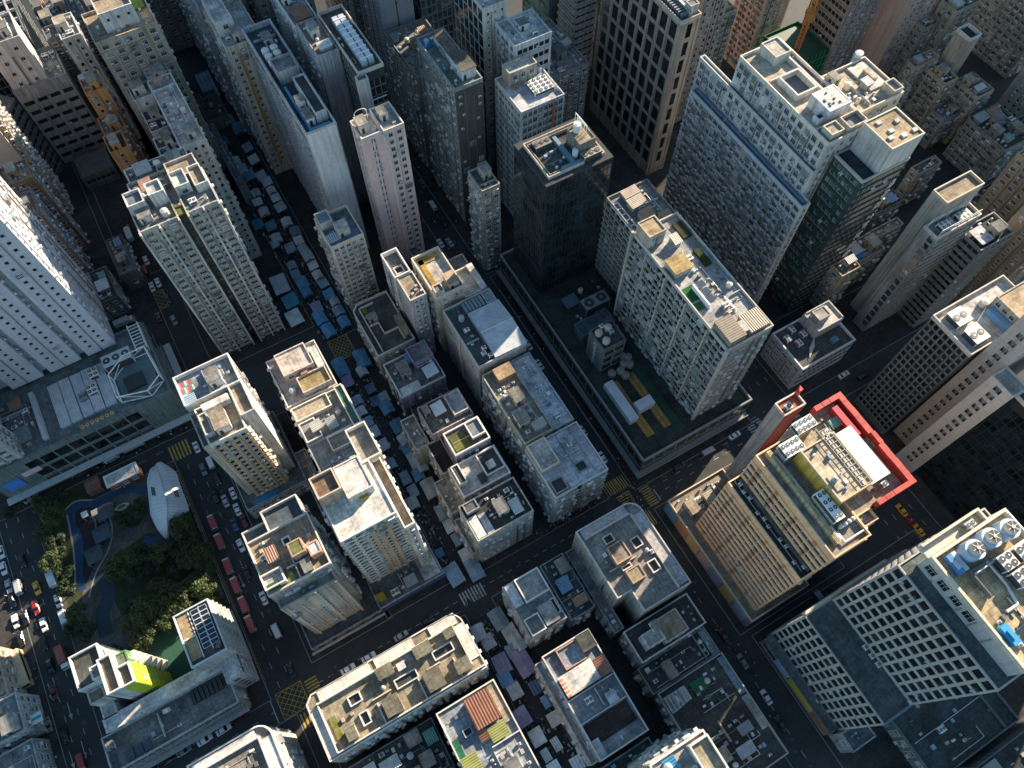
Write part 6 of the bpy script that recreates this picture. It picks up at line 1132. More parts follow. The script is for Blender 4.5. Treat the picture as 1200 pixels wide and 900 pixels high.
for k in range(8): b.tube(lerp(spine,k/8),lerp(spine,(k+1)/8),.28,5)
b.build('rib',mat_plain((.40,.42,.46),.5),o)
for side,ts in ((left,(.34,.42)),(right,(.30,.40))):
    b=MB(); a=lerp(side,ts[0]); c=lerp(side,ts[1]); s0=lerp(spine,ts[0]); s1=lerp(spine,ts[1])
    def mm(p_,q_,t): return tuple(p_[i]*(1-t)+q_[i]*t+(.62 if i==2 else 0) for i in range(3))
    f_=[mm(a,s0,.25),mm(c,s1,.25),mm(c,s1,.48),mm(a,s0,.48)]; b.face(f_ if side is left else f_[::-1])
    b.build('skylight',mat_plain((.06,.10,.11),.2),o)
b=MB()
for t in (.12,.35,.6,.85):
    for side in (left,right): a=lerp(side,t); e=lerp(spine,t); q=[a[i]*.75+e[i]*.25 for i in range(3)]; b.box(q[0]-.2,q[0]+.2,q[1]-.2,q[1]+.2,.14,q[2]+.2,0)
b.build('column',GREYM,o)
# white roofed kiosk
B=Building('park_kiosk','white flat roofed kiosk with a red brick side wing beside the mall road',(-67,136,.14),'kiosk')
KF=cor(5,W=(118,557),N=(158,542),S=(126,571)); KF=(KF[0],KF[1],KF[2],KF[3]); B.vol(KF,.14,5,(.30,.14,.09),(.66,.66,.67),{'S':F('punch',fw=2.5,fh=4,ww=1.5,wh=1.5,ac=0)},parapet=.25,pcol=(.66,.66,.66),topled=.25); B.clutter((KF[0]+.5,KF[1]-3,KF[2]+3,KF[3]-.3),5.06,1.5,False,.5); x,yy=P(110,570,2); B.vol((x-2.2,x+2.4,yy-2,yy+2.3),.14,3,(.24,.12,.09),(.26,.13,.10),None,parapet=.2); B.finish()
# statue-like planter boat in the round bed
x,yy=P(143,594,1); o=bpy.data.objects.new('planter_bench',None); COL.objects.link(o); o.location=(x,yy,.15); tag(o,'pale boat shaped planter in the round bed','planter'); b=MB(); b.prism([(x-2.4,yy+.2),(x-1,yy-.9),(x+1,yy-.9),(x+2.4,yy),(x+1,yy+.9),(x-1,yy+.9)],.15,1.3,0); b.build('hull',mat_plain((.42,.42,.33)),o)
b=MB(); b.prism([(x-1.6,yy+.1),(x-.7,yy-.55),(x+.7,yy-.55),(x+1.6,yy),(x+.7,yy+.55),(x-.7,yy+.55)],1.3,1.5,0); b.build('planting',mat_plain((.05,.09,.03)),o)
# ================================================================== trees
def mat_leaf(c1,c2):
    m,nt,bs=nodes_new('foliage'); oi=N(nt,'ShaderNodeObjectInfo'); p=pos_scaled(nt,1,1,1)
    col=mixc(nt,mapr(nt,noise(nt,p,.9,3,.7),.3,.7,0,1),c1,c2); nt.links.new(vscale(nt,col,mapr(nt,oi.outputs['Random'],0,1,.7,1.35)),bs.inputs['Base Color']); bs.inputs['Roughness'].default_value=.6; bs.inputs['Specular IOR Level'].default_value=.3; return m
LEAFS=[mat_leaf((.012,.024,.010),(.03,.05,.016)),mat_leaf((.018,.032,.011),(.05,.066,.018)),mat_leaf((.010,.02,.011),(.026,.044,.018))]
BARK=mat_plain((.09,.075,.06),.9)
def crown_mesh(seed,r,h,base,leaf,dens=1.0,ls=.42):
    rr=random.Random(seed); b=MB(); cl=[]
    for _ in range(int(17*dens)):
        a=rr.uniform(0,6.283); q=r*math.sqrt(rr.random())*.82; z=base+h*(.25+.55*rr.random())*(1-.35*(q/r)**2); cl.append((q*math.cos(a),q*math.sin(a),z,rr.uniform(.24,.42)*r))
    for x,yy,z,cr in cl:
        for _ in range(int(78*(cr/1.2)**1.3)+26):
            u=rr.gauss(0,1),rr.gauss(0,1),rr.gauss(0,1); L=math.sqrt(sum(t*t for t in u)) or 1; k=cr*rr.uniform(.55,1.05)/L
            c=Vector((x+u[0]*k,yy+u[1]*k,z+u[2]*k*.72)); n=Vector((u[0]/L+rr.gauss(0,.5),u[1]/L+rr.gauss(0,.5),abs(u[2]/L)+.5+rr.gauss(0,.3))).normalized(); t=n.orthogonal().normalized(); w=n.cross(t); a=rr.uniform(0,6.28); t2=t*math.cos(a)+w*math.sin(a); w2=n.cross(t2); s_=ls*rr.uniform(.6,1.25)
            b.face([tuple(c+t2*s_),tuple(c+w2*s_*.55),tuple(c-t2*s_),tuple(c-w2*s_*.55)],0)
    return b.mesh('crown',[leaf]), cl
def trunk_mesh(seed,base,cl):
    rr=random.Random(seed); b=MB(); b.cyl(0,0,0,base*.6,.32,.24,9); b.cyl(0,0,base*.6,base+1.2,.24,.14,8)
    for x,yy,z,cr in cl[::2]: b.tube((0,0,base*rr.uniform(.55,.95)),(x*.5,yy*.5,(z+base)*.5),.11,5); b.tube((x*.5,yy*.5,(z+base)*.5),(x,yy,z),.07,5)
    return b.mesh('trunk',[BARK])
TT=[]
for i,(r,h,base) in enumerate(((4.2,5,3.6),(5,5.6,4),(3.4,4.4,3),(2.6,3.8,2.4),(4.6,4.6,4.2))):
    me,cl=crown_mesh(100+i,r,h,base,LEAFS[i%3],1.0); TT.append((me,trunk_mesh(50+i,base,cl)))
tno={}
def ordinal(n): return {1:'first',2:'second',3:'third',4:'fourth',5:'fifth',6:'sixth',7:'seventh',8:'eighth',9:'ninth',10:'tenth',11:'eleventh',12:'twelfth',13:'thirteenth',14:'fourteenth',15:'fifteenth',16:'sixteenth',17:'seventeenth',18:'eighteenth',19:'nineteenth',20:'twentieth'}.get(n) or {2:'twenty',3:'thirty',4:'forty',5:'fifty',6:'sixty'}[n//10]+('-'+ordinal(n%10) if n%10 else '-zeroth')
def tree(a,c,t,s,label,group):
    s*=.86; x,yy=P(a,c,5*s); o=bpy.data.objects.new('park_tree',None); COL.objects.link(o); o.location=(x,yy,.14); o.scale=(s,s,s); o.rotation_euler=(0,0,R.uniform(0,6)); tag(o,label,'tree',group)
    link('crown',TT[t][0],o); link('trunk',TT[t][1],o)
rows=[('dark leafy tree right of the pavilion tip, {} from the pavilion',[(212,618,1,1),(225,632,0,1.05),(236,650,1,1),(222,655,4,.95),(243,668,0,.9),(208,640,2,1.1)]),
 ('leafy tree in the grove above the green court, {} from the park street',[(238,690,1,1),(222,688,0,1.05),(206,700,4,1.1),(215,712,1,1.0),(192,690,1,1),(185,708,0,1.1),(196,725,4,1),(170,715,1,1.1),(178,735,0,1),(160,730,1,.95),(168,748,4,1),(155,712,2,1.1),(200,676,2,1)]),
 ('dense tree beside the blue path in mid park, {} from the pavilion tip',[(188,648,4,.9),(170,650,0,.95),(150,655,1,1),(138,668,4,1),(158,672,0,1),(178,665,2,1)]),
 ('tree along the avenue side of the park, {} from the mall road',[(68,580,2,1),(50,590,0,.9),(62,605,1,1),(55,625,4,.95),(68,640,0,1),(62,658,1,.9),(76,668,2,1),(80,690,0,.85),(92,720,4,.9),(86,736,2,1),(100,738,0,.9)]),
 ('small tree on the kerb island by the curving road, {} from the top',[(22,582,3,.9),(16,592,3,.8),(10,600,3,.9)]),
 ('small round tree in the bed beside the boat planter, {} from the kiosk',[(140,605,3,1),(150,610,3,.9),(162,600,3,1),(160,590,3,.8)]),
 ('thin tree beside the school wall, {} from the park street',[(258,706,3,.9),(250,700,3,.8),(136,760,3,.8)])]
for lab,l in rows:
    for i,(a,c,t,s) in enumerate(l): tree(a,c,t,s,lab.format(ordinal(i+1)),'park trees')
# school hedge plants and street-side shrubs
# ================================================================== market stalls
TARP=mat_objcolor('tarpaulin',.55,.0,.3)
def stall_meshes(kind):
    b=MB(); w,d=1.9,2.4
    if kind==0:   # gabled tarp with sag
        n=6
        for sgn in (-1,1):
            for i in range(n):
                y0=-d+2*d*i/n; y1=-d+2*d*(i+1)/n; sag=lambda t: -.12*math.sin(math.pi*((t+d)/(2*d)*3%1))
                p0=[(0,y0,3.5+sag(y0)),(0,y1,3.5+sag(y1)),(sgn*w,y1,2.75+sag(y1)*.6),(sgn*w,y0,2.75+sag(y0)*.6)]
                b.face(p0 if sgn<0 else p0[::-1])
        b.face([(-w,-d,2.75),(w,-d,2.75),(w,-d,2.35),(-w,-d,2.35)]); b.face([(w,-d,2.75),(w,d,2.75),(w,d,2.4),(w,-d,2.4)]); b.face([(-w,d,2.75),(-w,-d,2.75),(-w,-d,2.4),(-w,d,2.4)])
    elif kind==1: # lean-to
        b.face([(-w,-d,2.5),(w,-d,3.1),(w,0,3.2),(-w,0,2.6)]); b.face([(-w,0,2.6),(w,0,3.2),(w,d,3.05),(-w,d,2.45)]); b.face([(-w,-d,2.5),(-w,-d,2.15),(w,-d,2.8),(w,-d,3.1)])
        b.face([(-w,d,2.45),(-w,-d,2.5),(-w,-d,2.1),(-w,d,2.1)])
    else:         # flat with folds
        n=7
        for i in range(n):
            x0=-w+2*w*i/n; x1=-w+2*w*(i+1)/n; z0=2.8+.12*(i%2); z1=2.8+.12*((i+1)%2); b.face([(x0,-d,z0),(x1,-d,z1),(x1,d,z1+.1),(x0,d,z0+.1)])
    roof=b.mesh('tarp',[TARP])
    p=MB()
    for sx in (-1,1):
        for sy in (-1,1): p.box(sx*w*.93-.05,sx*w*.93+.05,sy*d*.93-.05,sy*d*.93+.05,0,2.6,0)
    poles=p.mesh('frame',[METAL]); t=MB(); t.box(-w*.8,w*.8,-d*.8,d*.8,0,.8,0); rr=random.Random(kind)
    for _ in range(26): x=rr.uniform(-w*.75,w*.65); yy=rr.uniform(-d*.75,d*.65); t.box(x,x+.4,yy,yy+.4,.8,1.0+rr.random()*.5,rr.randrange(1,4))
    goods=t.mesh('goods_table',[DARK,mat_plain((.3,.08,.06)),mat_plain((.3,.28,.22)),mat_plain((.06,.12,.25))])
    return roof,poles,goods
SM=[stall_meshes(k) for k in range(3)]
TC=dict(blue=(.09,.27,.45),navy=(.06,.13,.26),grey=(.46,.52,.57),white=(.62,.66,.69),purple=(.26,.24,.40),slate=(.24,.35,.45),teal=(.05,.24,.34))
seen={}
def stall(a,c,col,kind,where,s=1.0,sy=1.0,rot=0):
    x,yy=P(a,c,2.8); o=bpy.data.objects.new('market_stall',None); COL.objects.link(o); o.location=(x,yy,.02); o.scale=(s,s*sy,1); o.rotation_euler=(0,0,rot+R.uniform(-.06,.06))
    k=(col,where); seen[k]=seen.get(k,0)+1
    tag(o,'%s %s stall canopy %s'%(ordinal(seen[k]),col,where),'market stall','market stalls under tarpaulin canopies')
    cc=TC[col]; f_=R.uniform(.85,1.15)
    for nm,me in zip(('tarp','frame','goods_table'),SM[kind]):
        q=link(nm,me,o)
        if nm=='tarp': q.color=tuple(min(1,v*f_) for v in cc)+(1,)
UP='up the market street from the yellow junction box'; DN='down the market street from the yellow junction box'; SO='on the market street below the cross street'; TOP='in the shaded lane right of the tan tower'
for a,c,col,k,s,sy in ((385,387,'blue',0,1.1,1.1),(403,377,'blue',0,1,1),(375,372,'blue',0,1.1,1.1),(371,360,'purple',2,1,1),(385,344,'blue',1,1,.9),(354,331,'blue',0,1.1,1),(372,322,'white',0,.9,.9),(361,300,'grey',0,1,.9),(340,290,'slate',1,1,1),(324,279,'white',0,1,.9),(336,260,'white',0,1,.9),(309,248,'white',0,1,.9),(322,285,'slate',1,.8,1),(328,333,'grey',2,1.5,1.2),(340,352,'teal',1,1.4,.9),(345,372,'grey',2,1.4,1.0),(300,226,'grey',0,.9,.9),(318,223,'white',0,.9,.8),(292,205,'slate',2,1.1,1),(302,262,'teal',1,1,1)): stall(a,c,col,k,UP,s,sy)
for a,c,col,k,s,sy in ((424,420,'blue',0,1.2,1.3),(399,430,'blue',0,1.2,1.3),(407,446,'purple',1,1,1),(449,466,'slate',1,1,.9),(453,477,'blue',0,1.1,1),(440,470,'navy',2,.8,1),(466,499,'blue',0,1.1,1),(474,514,'grey',0,1.1,.8),(478,525,'blue',1,1.1,.9),(449,521,'grey',1,.9,1),(489,541,'grey',0,1.3,1.3),(475,560,'slate',2,.8,1.2),(484,575,'slate',1,.8,1.1),(504,572,'grey',0,1.2,1.2),(484,589,'grey',0,.9,1),(519,600,'slate',0,1.1,1.0),(528,615,'grey',1,1.1,.9),(537,631,'slate',0,1,.9),(547,650,'white',1,1.1,.9),(556,667,'slate',0,1.2,1.2),(532,673,'slate',1,1.2,1.2),(508,660,'teal',2,.8,.9),(515,648,'teal',2,.7,.8),(434,455,'navy',1,.8,1)): stall(a,c,col,k,DN,s,sy)
for a,c,col,k,s,sy in ((584,725,'slate',0,1.2,1.1),(561,741,'grey',0,1,1),(572,752,'grey',1,1,.9),(598,742,'white',1,1.1,1),(605,752,'grey',0,1.1,1.1),(613,776,'purple',0,1.3,1.3),(588,778,'purple',2,1.2,1),(592,795,'blue',1,1,.9),(642,821,'blue',0,.9,.8),(650,842,'white',1,1,.8),(612,840,'purple',0,1.1,1),(652,872,'grey',2,.6,1.3),(640,885,'grey',2,.6,1.2),(628,805,'navy',2,.9,.9),(600,762,'slate',2,.9,.9)): stall(a,c,col,k,SO,s,sy)
for a,c,col,k,s,sy in ((279,150,'blue',0,1.1,1.2),(276,189,'white',0,1,1),(284,198,'grey',0,1,1.1),(297,186,'white',1,1,1),(262,165,'navy',2,1,1),(243,100,'slate',2,1.6,2.2),(252,128,'white',2,.6,.6),(290,172,'slate',1,1,1),(268,140,'slate',2,1,1),(306,205,'grey',1,1,1)): stall(a,c,col,k,TOP,s,sy)
sr=random.Random(77)
def taken(x,yy): 
    return any(o.name.startswith('market_stall') and abs(o.location.x-x)<3.3 and abs(o.location.y-yy)<3.9 for o in COL.objects)
def fill(x0,y0,y1,where,step=4.4):
    yy=y0
    while yy<y1:
        x=x0+sr.uniform(-.4,.4)
        if not taken(x,yy):
            x2,y2=x*C30-yy*S30,x*S30+yy*C30; u,v,d_=PJ(x,yy,2.8)
            stall(u,v,sr.choice(('grey','grey','white','slate','slate','white','blue')),sr.choice((0,0,1,2)),where,sr.uniform(.85,1.05),sr.uniform(.8,.95))
        yy+=step+sr.uniform(-.3,.5)
fill(16.6,57,140,DN+', right row'); fill(10.2,88,140,DN+', left row'); fill(19.8,160,235,UP+', right row'); fill(12.8,160,228,UP+', left row'); fill(16,-8,40,SO+', right row'); fill(10.4,-6,38,SO+', left row')
# goods laid out along the shaded market street
b=MB(); rr=random.Random(9); gm=[mat_plain(c) for c in ((.06,.06,.065),(.3,.3,.3),(.16,.08,.07),(.05,.1,.2),(.35,.33,.28))]
for _ in range(900):
    yy=rr.choice((rr.uniform(56,141),rr.uniform(-30,40),rr.uniform(152,250))); x=rr.choice((rr.gauss(12.2,.7),rr.gauss(9.8,.6),rr.gauss(16.4,.8))); w=rr.uniform(.2,.8); d=rr.uniform(.3,1.1); b.box(x,x+w,yy,yy+d,0,rr.uniform(.3,1.5),rr.choice((0,0,0,1,2,3,4)))
tag(b.build('market_goods',gm),kind='stuff',label='jumble of goods and crates along the market street')
# ================================================================== vehicles
PAINT=mat_objcolor('car_paint',.3,.5); TYRE=mat_plain((.012,.012,.013),.8); CGL=mat_plain((.015,.02,.024),.08); LAMP=mat_plain((.6,.6,.58),.2); TAIL=mat_plain((.25,.01,.01),.3)
def loft(b,secs,m=0):   # secs: list of (x, [(y,z)...]) closed profiles
    n=len(secs[0][1]); i=len(b.v)
    for x,pr in secs: b.v += [(x,y_,z) for y_,z in pr]
    for k in range(len(secs)-1):
        for j in range(n): j2=(j+1)%n; b.f.append((i+k*n+j,i+k*n+j2,i+(k+1)*n+j2,i+(k+1)*n+j)); b.m.append(m)
    b.f.append(tuple(i+j for j in range(n-1,-1,-1))); b.m.append(m); b.f.append(tuple(i+(len(secs)-1)*n+j for j in range(n))); b.m.append(m)
def prof(w,z0,z1,r=.12): return [(-w,z0),(w,z0),(w,z1-r),(w-r,z1),(-w+r,z1),(-w,z1-r)]
def vehicle_parts(kind):
    parts=[]; b=MB(); g=MB()
    if kind in ('car','taxi','suv'):
        L=2.2 if kind!='suv' else 2.3; H=.0 if kind!='suv' else .25
        loft(b,[(-L,prof(.72,.35,.78+H)),(-L+.15,prof(.86,.28,.9+H)),(-.9,prof(.89,.26,.95+H)),(1.0,prof(.89,.26,.92+H)),(L-.2,prof(.84,.28,.80+H)),(L,prof(.68,.35,.66+H))])
        loft(g,[(-1.75 if kind=='suv' else -1.45,prof(.70,.9+H,.98+H,.03)),(-1.0,prof(.70,.9+H,1.40+H,.1)),(.25,prof(.70,.9+H,1.40+H,.1)),(1.05,prof(.72,.85+H,.95+H,.03))])
        r=MB(); loft(r,[(-1.05,prof(.62,1.36+H,1.43+H,.05)),(-.9,prof(.66,1.37+H,1.47+H,.06)),(.15,prof(.66,1.37+H,1.47+H,.06)),(.32,prof(.60,1.36+H,1.42+H,.05))])
        parts=[('body',b,PAINT),('windows',g,CGL),('roof',r,PAINT)]
        if kind=='taxi': s_=MB(); s_.box(-.3,-.12,-.25,.25,1.47,1.62,0); parts.append(('roof_sign',s_,LAMP))
        ax=(-1.3,1.32); W=.84; rad_=.33; fl=L
    else:
        spec=dict(van=(2.4,.92,1.95),minibus=(2.55,.98,2.4),bus=(5.8,1.25,3.6),truck=(3.6,1.1,2.9))[kind]; L,W0,H=spec
        if kind=='truck':
            loft(b,[(1.9,prof(W0*.94,.5,2.1)),(3.2,prof(W0*.94,.5,2.1,.2)),(L,prof(W0*.9,.5,1.4,.1))]); c=MB(); c.box(-L,1.75,-W0,W0,.95,H,0); g.box(3.05,3.52,-W0*.8,W0*.8,1.4,1.98,0); b.box(-L,2,-.5,.5,.55,.92,0); parts=[('body',b,PAINT),('cargo_box',c,mat_objcolor('cargo_paint',.5,.0,.2)),('windows',g,CGL)]
        else:
            loft(b,[(-L,prof(W0*.95,.4,H-.1,.15)),(-L+.1,prof(W0,.35,H-.02,.18)),(L-.7,prof(W0,.35,H,.18)),(L-.15,prof(W0*.97,.35,H*.72 if kind=='van' else H-.1,.15)),(L,prof(W0*.9,.4,H*.5,.1))])
            for s_ in (-1,1): g.box(-L+.5,L-.9,s_*W0-.015*s_-.02,s_*W0+.03,H*.52,H*.80,0)
            g.box(L-.55 if kind!='van' else L-.75,L-.02 if kind!='van' else L-.2,-W0*.8,W0*.8,H*.52,H*.86,0); g.box(-L-.03,-L+.05,-W0*.75,W0*.75,H*.55,H*.82,0)
            parts=[('body',b,PAINT),('windows',g,CGL)]
            if kind in('minibus','bus'):
                r=MB(); loft(r,[(-L+.05,prof(W0*.97,H-.14,H+.03,.08)),(L-.75,prof(W0*.97,H-.14,H+.05,.08))]); 
                if kind=='bus': r.box(-1,0,-.5,.5,H+.05,H+.2,0)
                parts.append(('roof',r,mat_objcolor('roof_paint',.45,.2)))
        ax=(-L*.6,L*.62); W=W0-.05; rad_=.38 if kind!='bus' else .5; fl=L
    l=MB()
    for s_ in (-1,1): l.box(fl-.12,fl+.02,s_*W*.68-.16,s_*W*.68+.16,.6,.74,0)
    t=MB()
    for s_ in (-1,1): t.box(-fl-.02,-fl+.1,s_*W*.7-.14,s_*W*.7+.14,.65,.8,0)
    parts += [('headlights',l,LAMP),('tail_lights',t,TAIL)]
    wh=MB(); i0=0
    out=[(n,mb.mesh(n,[m_]),None) for n,mb,m_ in parts]
    w=MB(); w.tube((0,-.1,0),(0,.1,0),rad_,12); wm=w.mesh('wheel',[TYRE])
    for X in ax:
        for s_ in (-1,1): out.append(('wheel',wm,(X,s_*W,rad_)))
    return out
VP={k:vehicle_parts(k) for k in ('car','taxi','suv','van','minibus','bus','truck')}
VC=dict(white=(.62,.63,.64),silver=(.36,.37,.39),grey=(.16,.17,.18),black=(.012,.012,.014),red=(.28,.02,.02),maroon=(.10,.012,.015),yellow=(.62,.34,.02),blue=(.03,.06,.16),green=(.02,.22,.06),tan=(.48,.36,.22),cream=(.52,.48,.38))
vs={}
def vehicle(kind,col,a,c,rot,where,roofc=None,cargo=None,word=None):
    x,yy=P(a,c,.7); o=bpy.data.objects.new({'suv':'large_car'}.get(kind,kind),None); COL.objects.link(o); o.location=(x,yy,.01); o.rotation_euler=(0,0,rad(rot)+R.uniform(-.03,.03))
    word=word or {'suv':'large car'}.get(kind,kind); k=(col,word,where); vs[k]=vs.get(k,0)+1
    tag(o,'%s %s %s %s'%(ordinal(vs[k]),col,word,where),{'suv':'car','minibus':'minibus'}.get(kind,kind),'vehicles '+where.split(',')[0])
    for n,me,l in VP[kind]:
        q=link(n,me,o)
        cc=VC[col]
        if n=='cargo_box': cc=cargo or VC['white']
        if kind in('minibus','bus') and n=='roof': cc=roofc or cc
        q.color=tuple(cc)+(1,)
        if l: q.location=l
AV='from the mall end, on the avenue beside the park'
for kind,col,a,c,r_ in (('car','white',1,647,270),('car','white',4,666,270),('car','black',26,657,268),('car','silver',10,687,270),('van','silver',22,689,270),('taxi','yellow',43,689,272),('car','black',14,704,270),('car','white',68,704,270),('car','red',42,712,270),('car','white',18,728,270),('suv','black',30,724,270),('car','white',51,732,270),('van','white',75,724,272),('car','grey',78,739,272),('suv','black',25,749,270),('car','black',51,754,270),('suv','black',59,780,270),('car','maroon',63,811,270),('car','grey',56,849,270),('suv','black',76,861,270),('van','red',96,893,270)): vehicle(kind,col,a,c,r_,AV)
vehicle('truck','green',62,676,92,'with a white box, on the avenue beside the park',cargo=(.66,.67,.68)); vehicle('truck','white',75,771,270,'with a red cargo bed, on the avenue beside the school',cargo=(.30,.08,.06)); vehicle('bus','tan',28,784,274,'with a tan roof, at the left kerb of the avenue',roofc=(.52,.40,.27))
PS='from the mall end, on the street between park and towers'
for kind,col,a,c,r_ in (('car','white',230,524,90),('van','white',247,542,90),('car','grey',238,550,270),('car','black',254,561,270),('car','white',273,578,90),('car','silver',264,587,90),('car','white',278,597,90),('suv','black',252,582,90),('car','maroon',286,611,90),('car','blue',275,615,90),('car','white',282,639,270),('car','black',289,671,90),('car','black',296,655,90),('car','white',309,701,90),('van','white',324,739,90),('car','black',341,786,90)): vehicle(kind,col,a,c,r_,PS)
for a,c in ((250,613),(258,635),(268,664),(277,686),(286,709),(294,731)): vehicle('minibus','cream',a,c,90,'with a red roof in the queue, counted from the pavilion',roofc=(.30,.035,.055))
MR='on the road in front of the shopping centre'
vehicle('truck','white',157,523,0,MR,cargo=(.62,.64,.67),word='box lorry'); vehicle('van','white',131,537,0,MR); vehicle('minibus','cream',79,543,3,'with a red roof in front of the shopping centre',roofc=(.30,.03,.045)); vehicle('suv','black',97,553,0,MR); vehicle('car','silver',35,583,20,'parked on the curved kerb island road'); vehicle('car','black',114,548,0,MR)
C1='on the cross street beside the long low block'
for kind,col,a,c in (('car','white',432,770),('car','white',408,784),('car','black',500,728),('car','silver',470,745)): vehicle(kind,col,a,c,0,C1)
SC='on the street below the school'
for kind,col,a,c in (('car','white',240,867),('car','white',262,855),('suv','maroon',283,840),('car','black',200,888),('car','grey',215,880),('car','black',176,903)): vehicle(kind,col,a,c,4,SC)
MS_='on the main street beside the arcade'
for kind,col,a,c,r_ in (('car','white',516,285,90),('car','silver',527,284,90),('van','white',507,241,90),('car','white',619,404,90),('car','white',632,427,90),('car','white',706,536,90),('car','black',540,300,90),('car','black',600,372,90),('van','grey',655,470,90),('car','silver',683,505,90),('suv','black',520,262,90),('car','grey',495,215,90)): vehicle(kind,col,a,c,r_,MS_)
XS='at the wide crossing by the bank'
for kind,col,a,c,r_ in (('van','silver',830,529,0),('suv','black',796,546,0),('car','white',861,510,0),('car','black',880,520,180)): vehicle(kind,col,a,c,r_,XS)
RS='on the shaded street between the bank and the white corner block'
for kind,col,a,c,r_ in (('car','white',898,817,90),('car','black',848,745,90),('suv','grey',870,775,90),('car','black',915,848,90)): vehicle(kind,col,a,c,r_,RS)
NR='on the wide road behind the bank'
for kind,col,a,c,r_ in (('taxi','yellow',1057,598,90),('taxi','red',1066,609,90),('taxi','yellow',1077,621,90),('car','white',989,439,0),('car','black',1022,470,0),('suv','black',1012,440,0),('car','black',1090,650,90),('van','grey',960,700,90)): vehicle(kind,col,a,c,r_,NR)
UL='on the upper left street beside the balconied slab'
for kind,col,a,c,r_ in (('truck','white',152,275,90),('car','white',171,305,90),('van','red',170,317,90),('car','white',178,336,90),('car','white',185,331,90),('car','black',150,264,90),('car','black',196,350,270),('car','grey',204,375,270),('car','black',165,330,270),('car','black',186,372,90)): vehicle(kind,col,a,c,r_,UL)
vehicle('truck','white',140,356,0,'with a grey box roof, upper of two by the fan plant',cargo=(.40,.43,.46),word='delivery lorry'); vehicle('truck','white',147,378,0,'with a pale box roof, lower of two by the fan plant',cargo=(.5,.53,.56),word='delivery lorry')
# parked motorbikes
def bike():
    b=MB(); b.box(-.55,.45,-.13,.13,.45,.8,0); b.box(-.7,-.1,-.14,.14,.8,.95,1); b.tube((.45,0,.8),(.75,0,.35),.05,5,1); b.tube((.5,-.35,1.05),(.5,.35,1.05),.03,5,1); body=b.mesh('body',[PAINT,DARK])
    w=MB(); w.tube((0,-.06,0),(0,.06,0),.31,10); return body,w.mesh('wheel',[TYRE])
BK=bike()
for i in range(18):
    a=36+i*1.55; c=818+i*4.6; x,yy=P(a,c,.5); o=bpy.data.objects.new('motorbike',None); COL.objects.link(o); o.location=(x,yy,.13); o.rotation_euler=(0,0,rad(10)+R.uniform(-.15,.15)); tag(o,'dark motorbike parked in the long row at the lower left kerb, %s from the bus'%ordinal(i+1),'motorbike','motorbikes parked at the lower left kerb')
    q=link('body',BK[0],o); q.color=R.choice(((.02,.02,.022,1),(.05,.05,.055,1),(.18,.18,.19,1),(.12,.02,.02,1)))
    for X in (-.62,.75): q=link('wheel',BK[1],o); q.location=(X,0,.31)
# ================================================================== people (a skinned figure per pose, copied)
SKIN=mat_plain((.35,.22,.15),.6); CLOTH=mat_objcolor('clothing',.85,0)
def figure(pose):
    bpy_me=bpy.data.meshes.new('person'); s=pose; st=.28*s
    V=[(0,0,.95),(0,0,1.2),(0,0,1.42),(0,0,1.52),(.02,0,1.66),(0,.19,1.4),(-.05-.16*s,.26,1.12),(.05-.22*s,.24,.86),(0,-.19,1.4),(-.05+.16*s,-.26,1.12),(.05+.22*s,-.24,.86),(0,.1,.9),(st*.6,.11,.5),(st*.7,.11,.08),(st*.7+.14,.11,.04),(0,-.1,.9),(-st*.4,-.11,.5),(-st*1.1,-.11,.1),(-st*1.1+.14,-.11,.05)]
    E_=[(0,1),(1,2),(2,3),(3,4),(2,5),(5,6),(6,7),(2,8),(8,9),(9,10),(0,11),(11,12),(12,13),(13,14),(0,15),(15,16),(16,17),(17,18)]
    RD=[.15,.14,.15,.06,.11,.07,.05,.04,.07,.05,.04,.1,.07,.05,.05,.1,.07,.05,.05]
    bpy_me.from_pydata(V,E_,[]); o=bpy.data.objects.new('tmp',bpy_me); COL.objects.link(o)
    md=o.modifiers.new('s','SKIN'); 
    for k,v in enumerate(bpy_me.skin_vertices[0].data): v.radius=(RD[k],RD[k]*1.15); v.use_root=(k==0)
    dg=bpy.context.evaluated_depsgraph_get(); me=bpy.data.meshes.new_from_object(o.evaluated_get(dg)); bpy.data.objects.remove(o)
    me.name='person'; me.materials.clear()
    for m_ in (CLOTH,mat_plain((.025,.028,.04),.9),SKIN,mat_plain((.012,.01,.009),.8)): me.materials.append(m_)
    for p_ in me.polygons:
        z=p_.center.z; y_=abs(p_.center.y); p_.material_index = 3 if z>1.66 else 2 if z>1.5 else (2 if (y_>.2 and z<1.0) else 0 if z>.92 else 1); p_.use_smooth=True
    return me
FG=[figure(s_) for s_ in (1.0,.5,-.9)]
rp=random.Random(21)
def people(n,x0,x1,y0,y1,label,group,z=.01):
    for _ in range(n):
        o=bpy.data.objects.new('person',rp.choice(FG)); COL.objects.link(o); o.location=(rp.uniform(x0,x1),rp.uniform(y0,y1),z); o.rotation_euler=(0,0,rp.uniform(0,6.28)); s_=rp.uniform(.93,1.05); o.scale=(s_,s_,s_)
        o.color=rp.choice(((.03,.03,.035,1),(.05,.06,.09,1),(.2,.2,.2,1),(.45,.45,.44,1),(.2,.04,.04,1),(.06,.1,.2,1),(.02,.02,.02,1),(.6,.6,.6,1))); tag(o,label,'person',group)
people(46,67.5,77,42.5,52,'pedestrian crossing the junction above the white corner block','pedestrians on the main crossing')
people(26,10,17,56,140,'pedestrian walking between the market stalls','pedestrians in the market street')
people(26,75.3,77.2,58,140,'pedestrian on the pavement beside the shopping arcade','pedestrians by the arcade',.14)
people(26,-95,-42,143.4,145.8,'pedestrian on the pavement in front of the shopping centre','pedestrians by the shopping centre',.14)
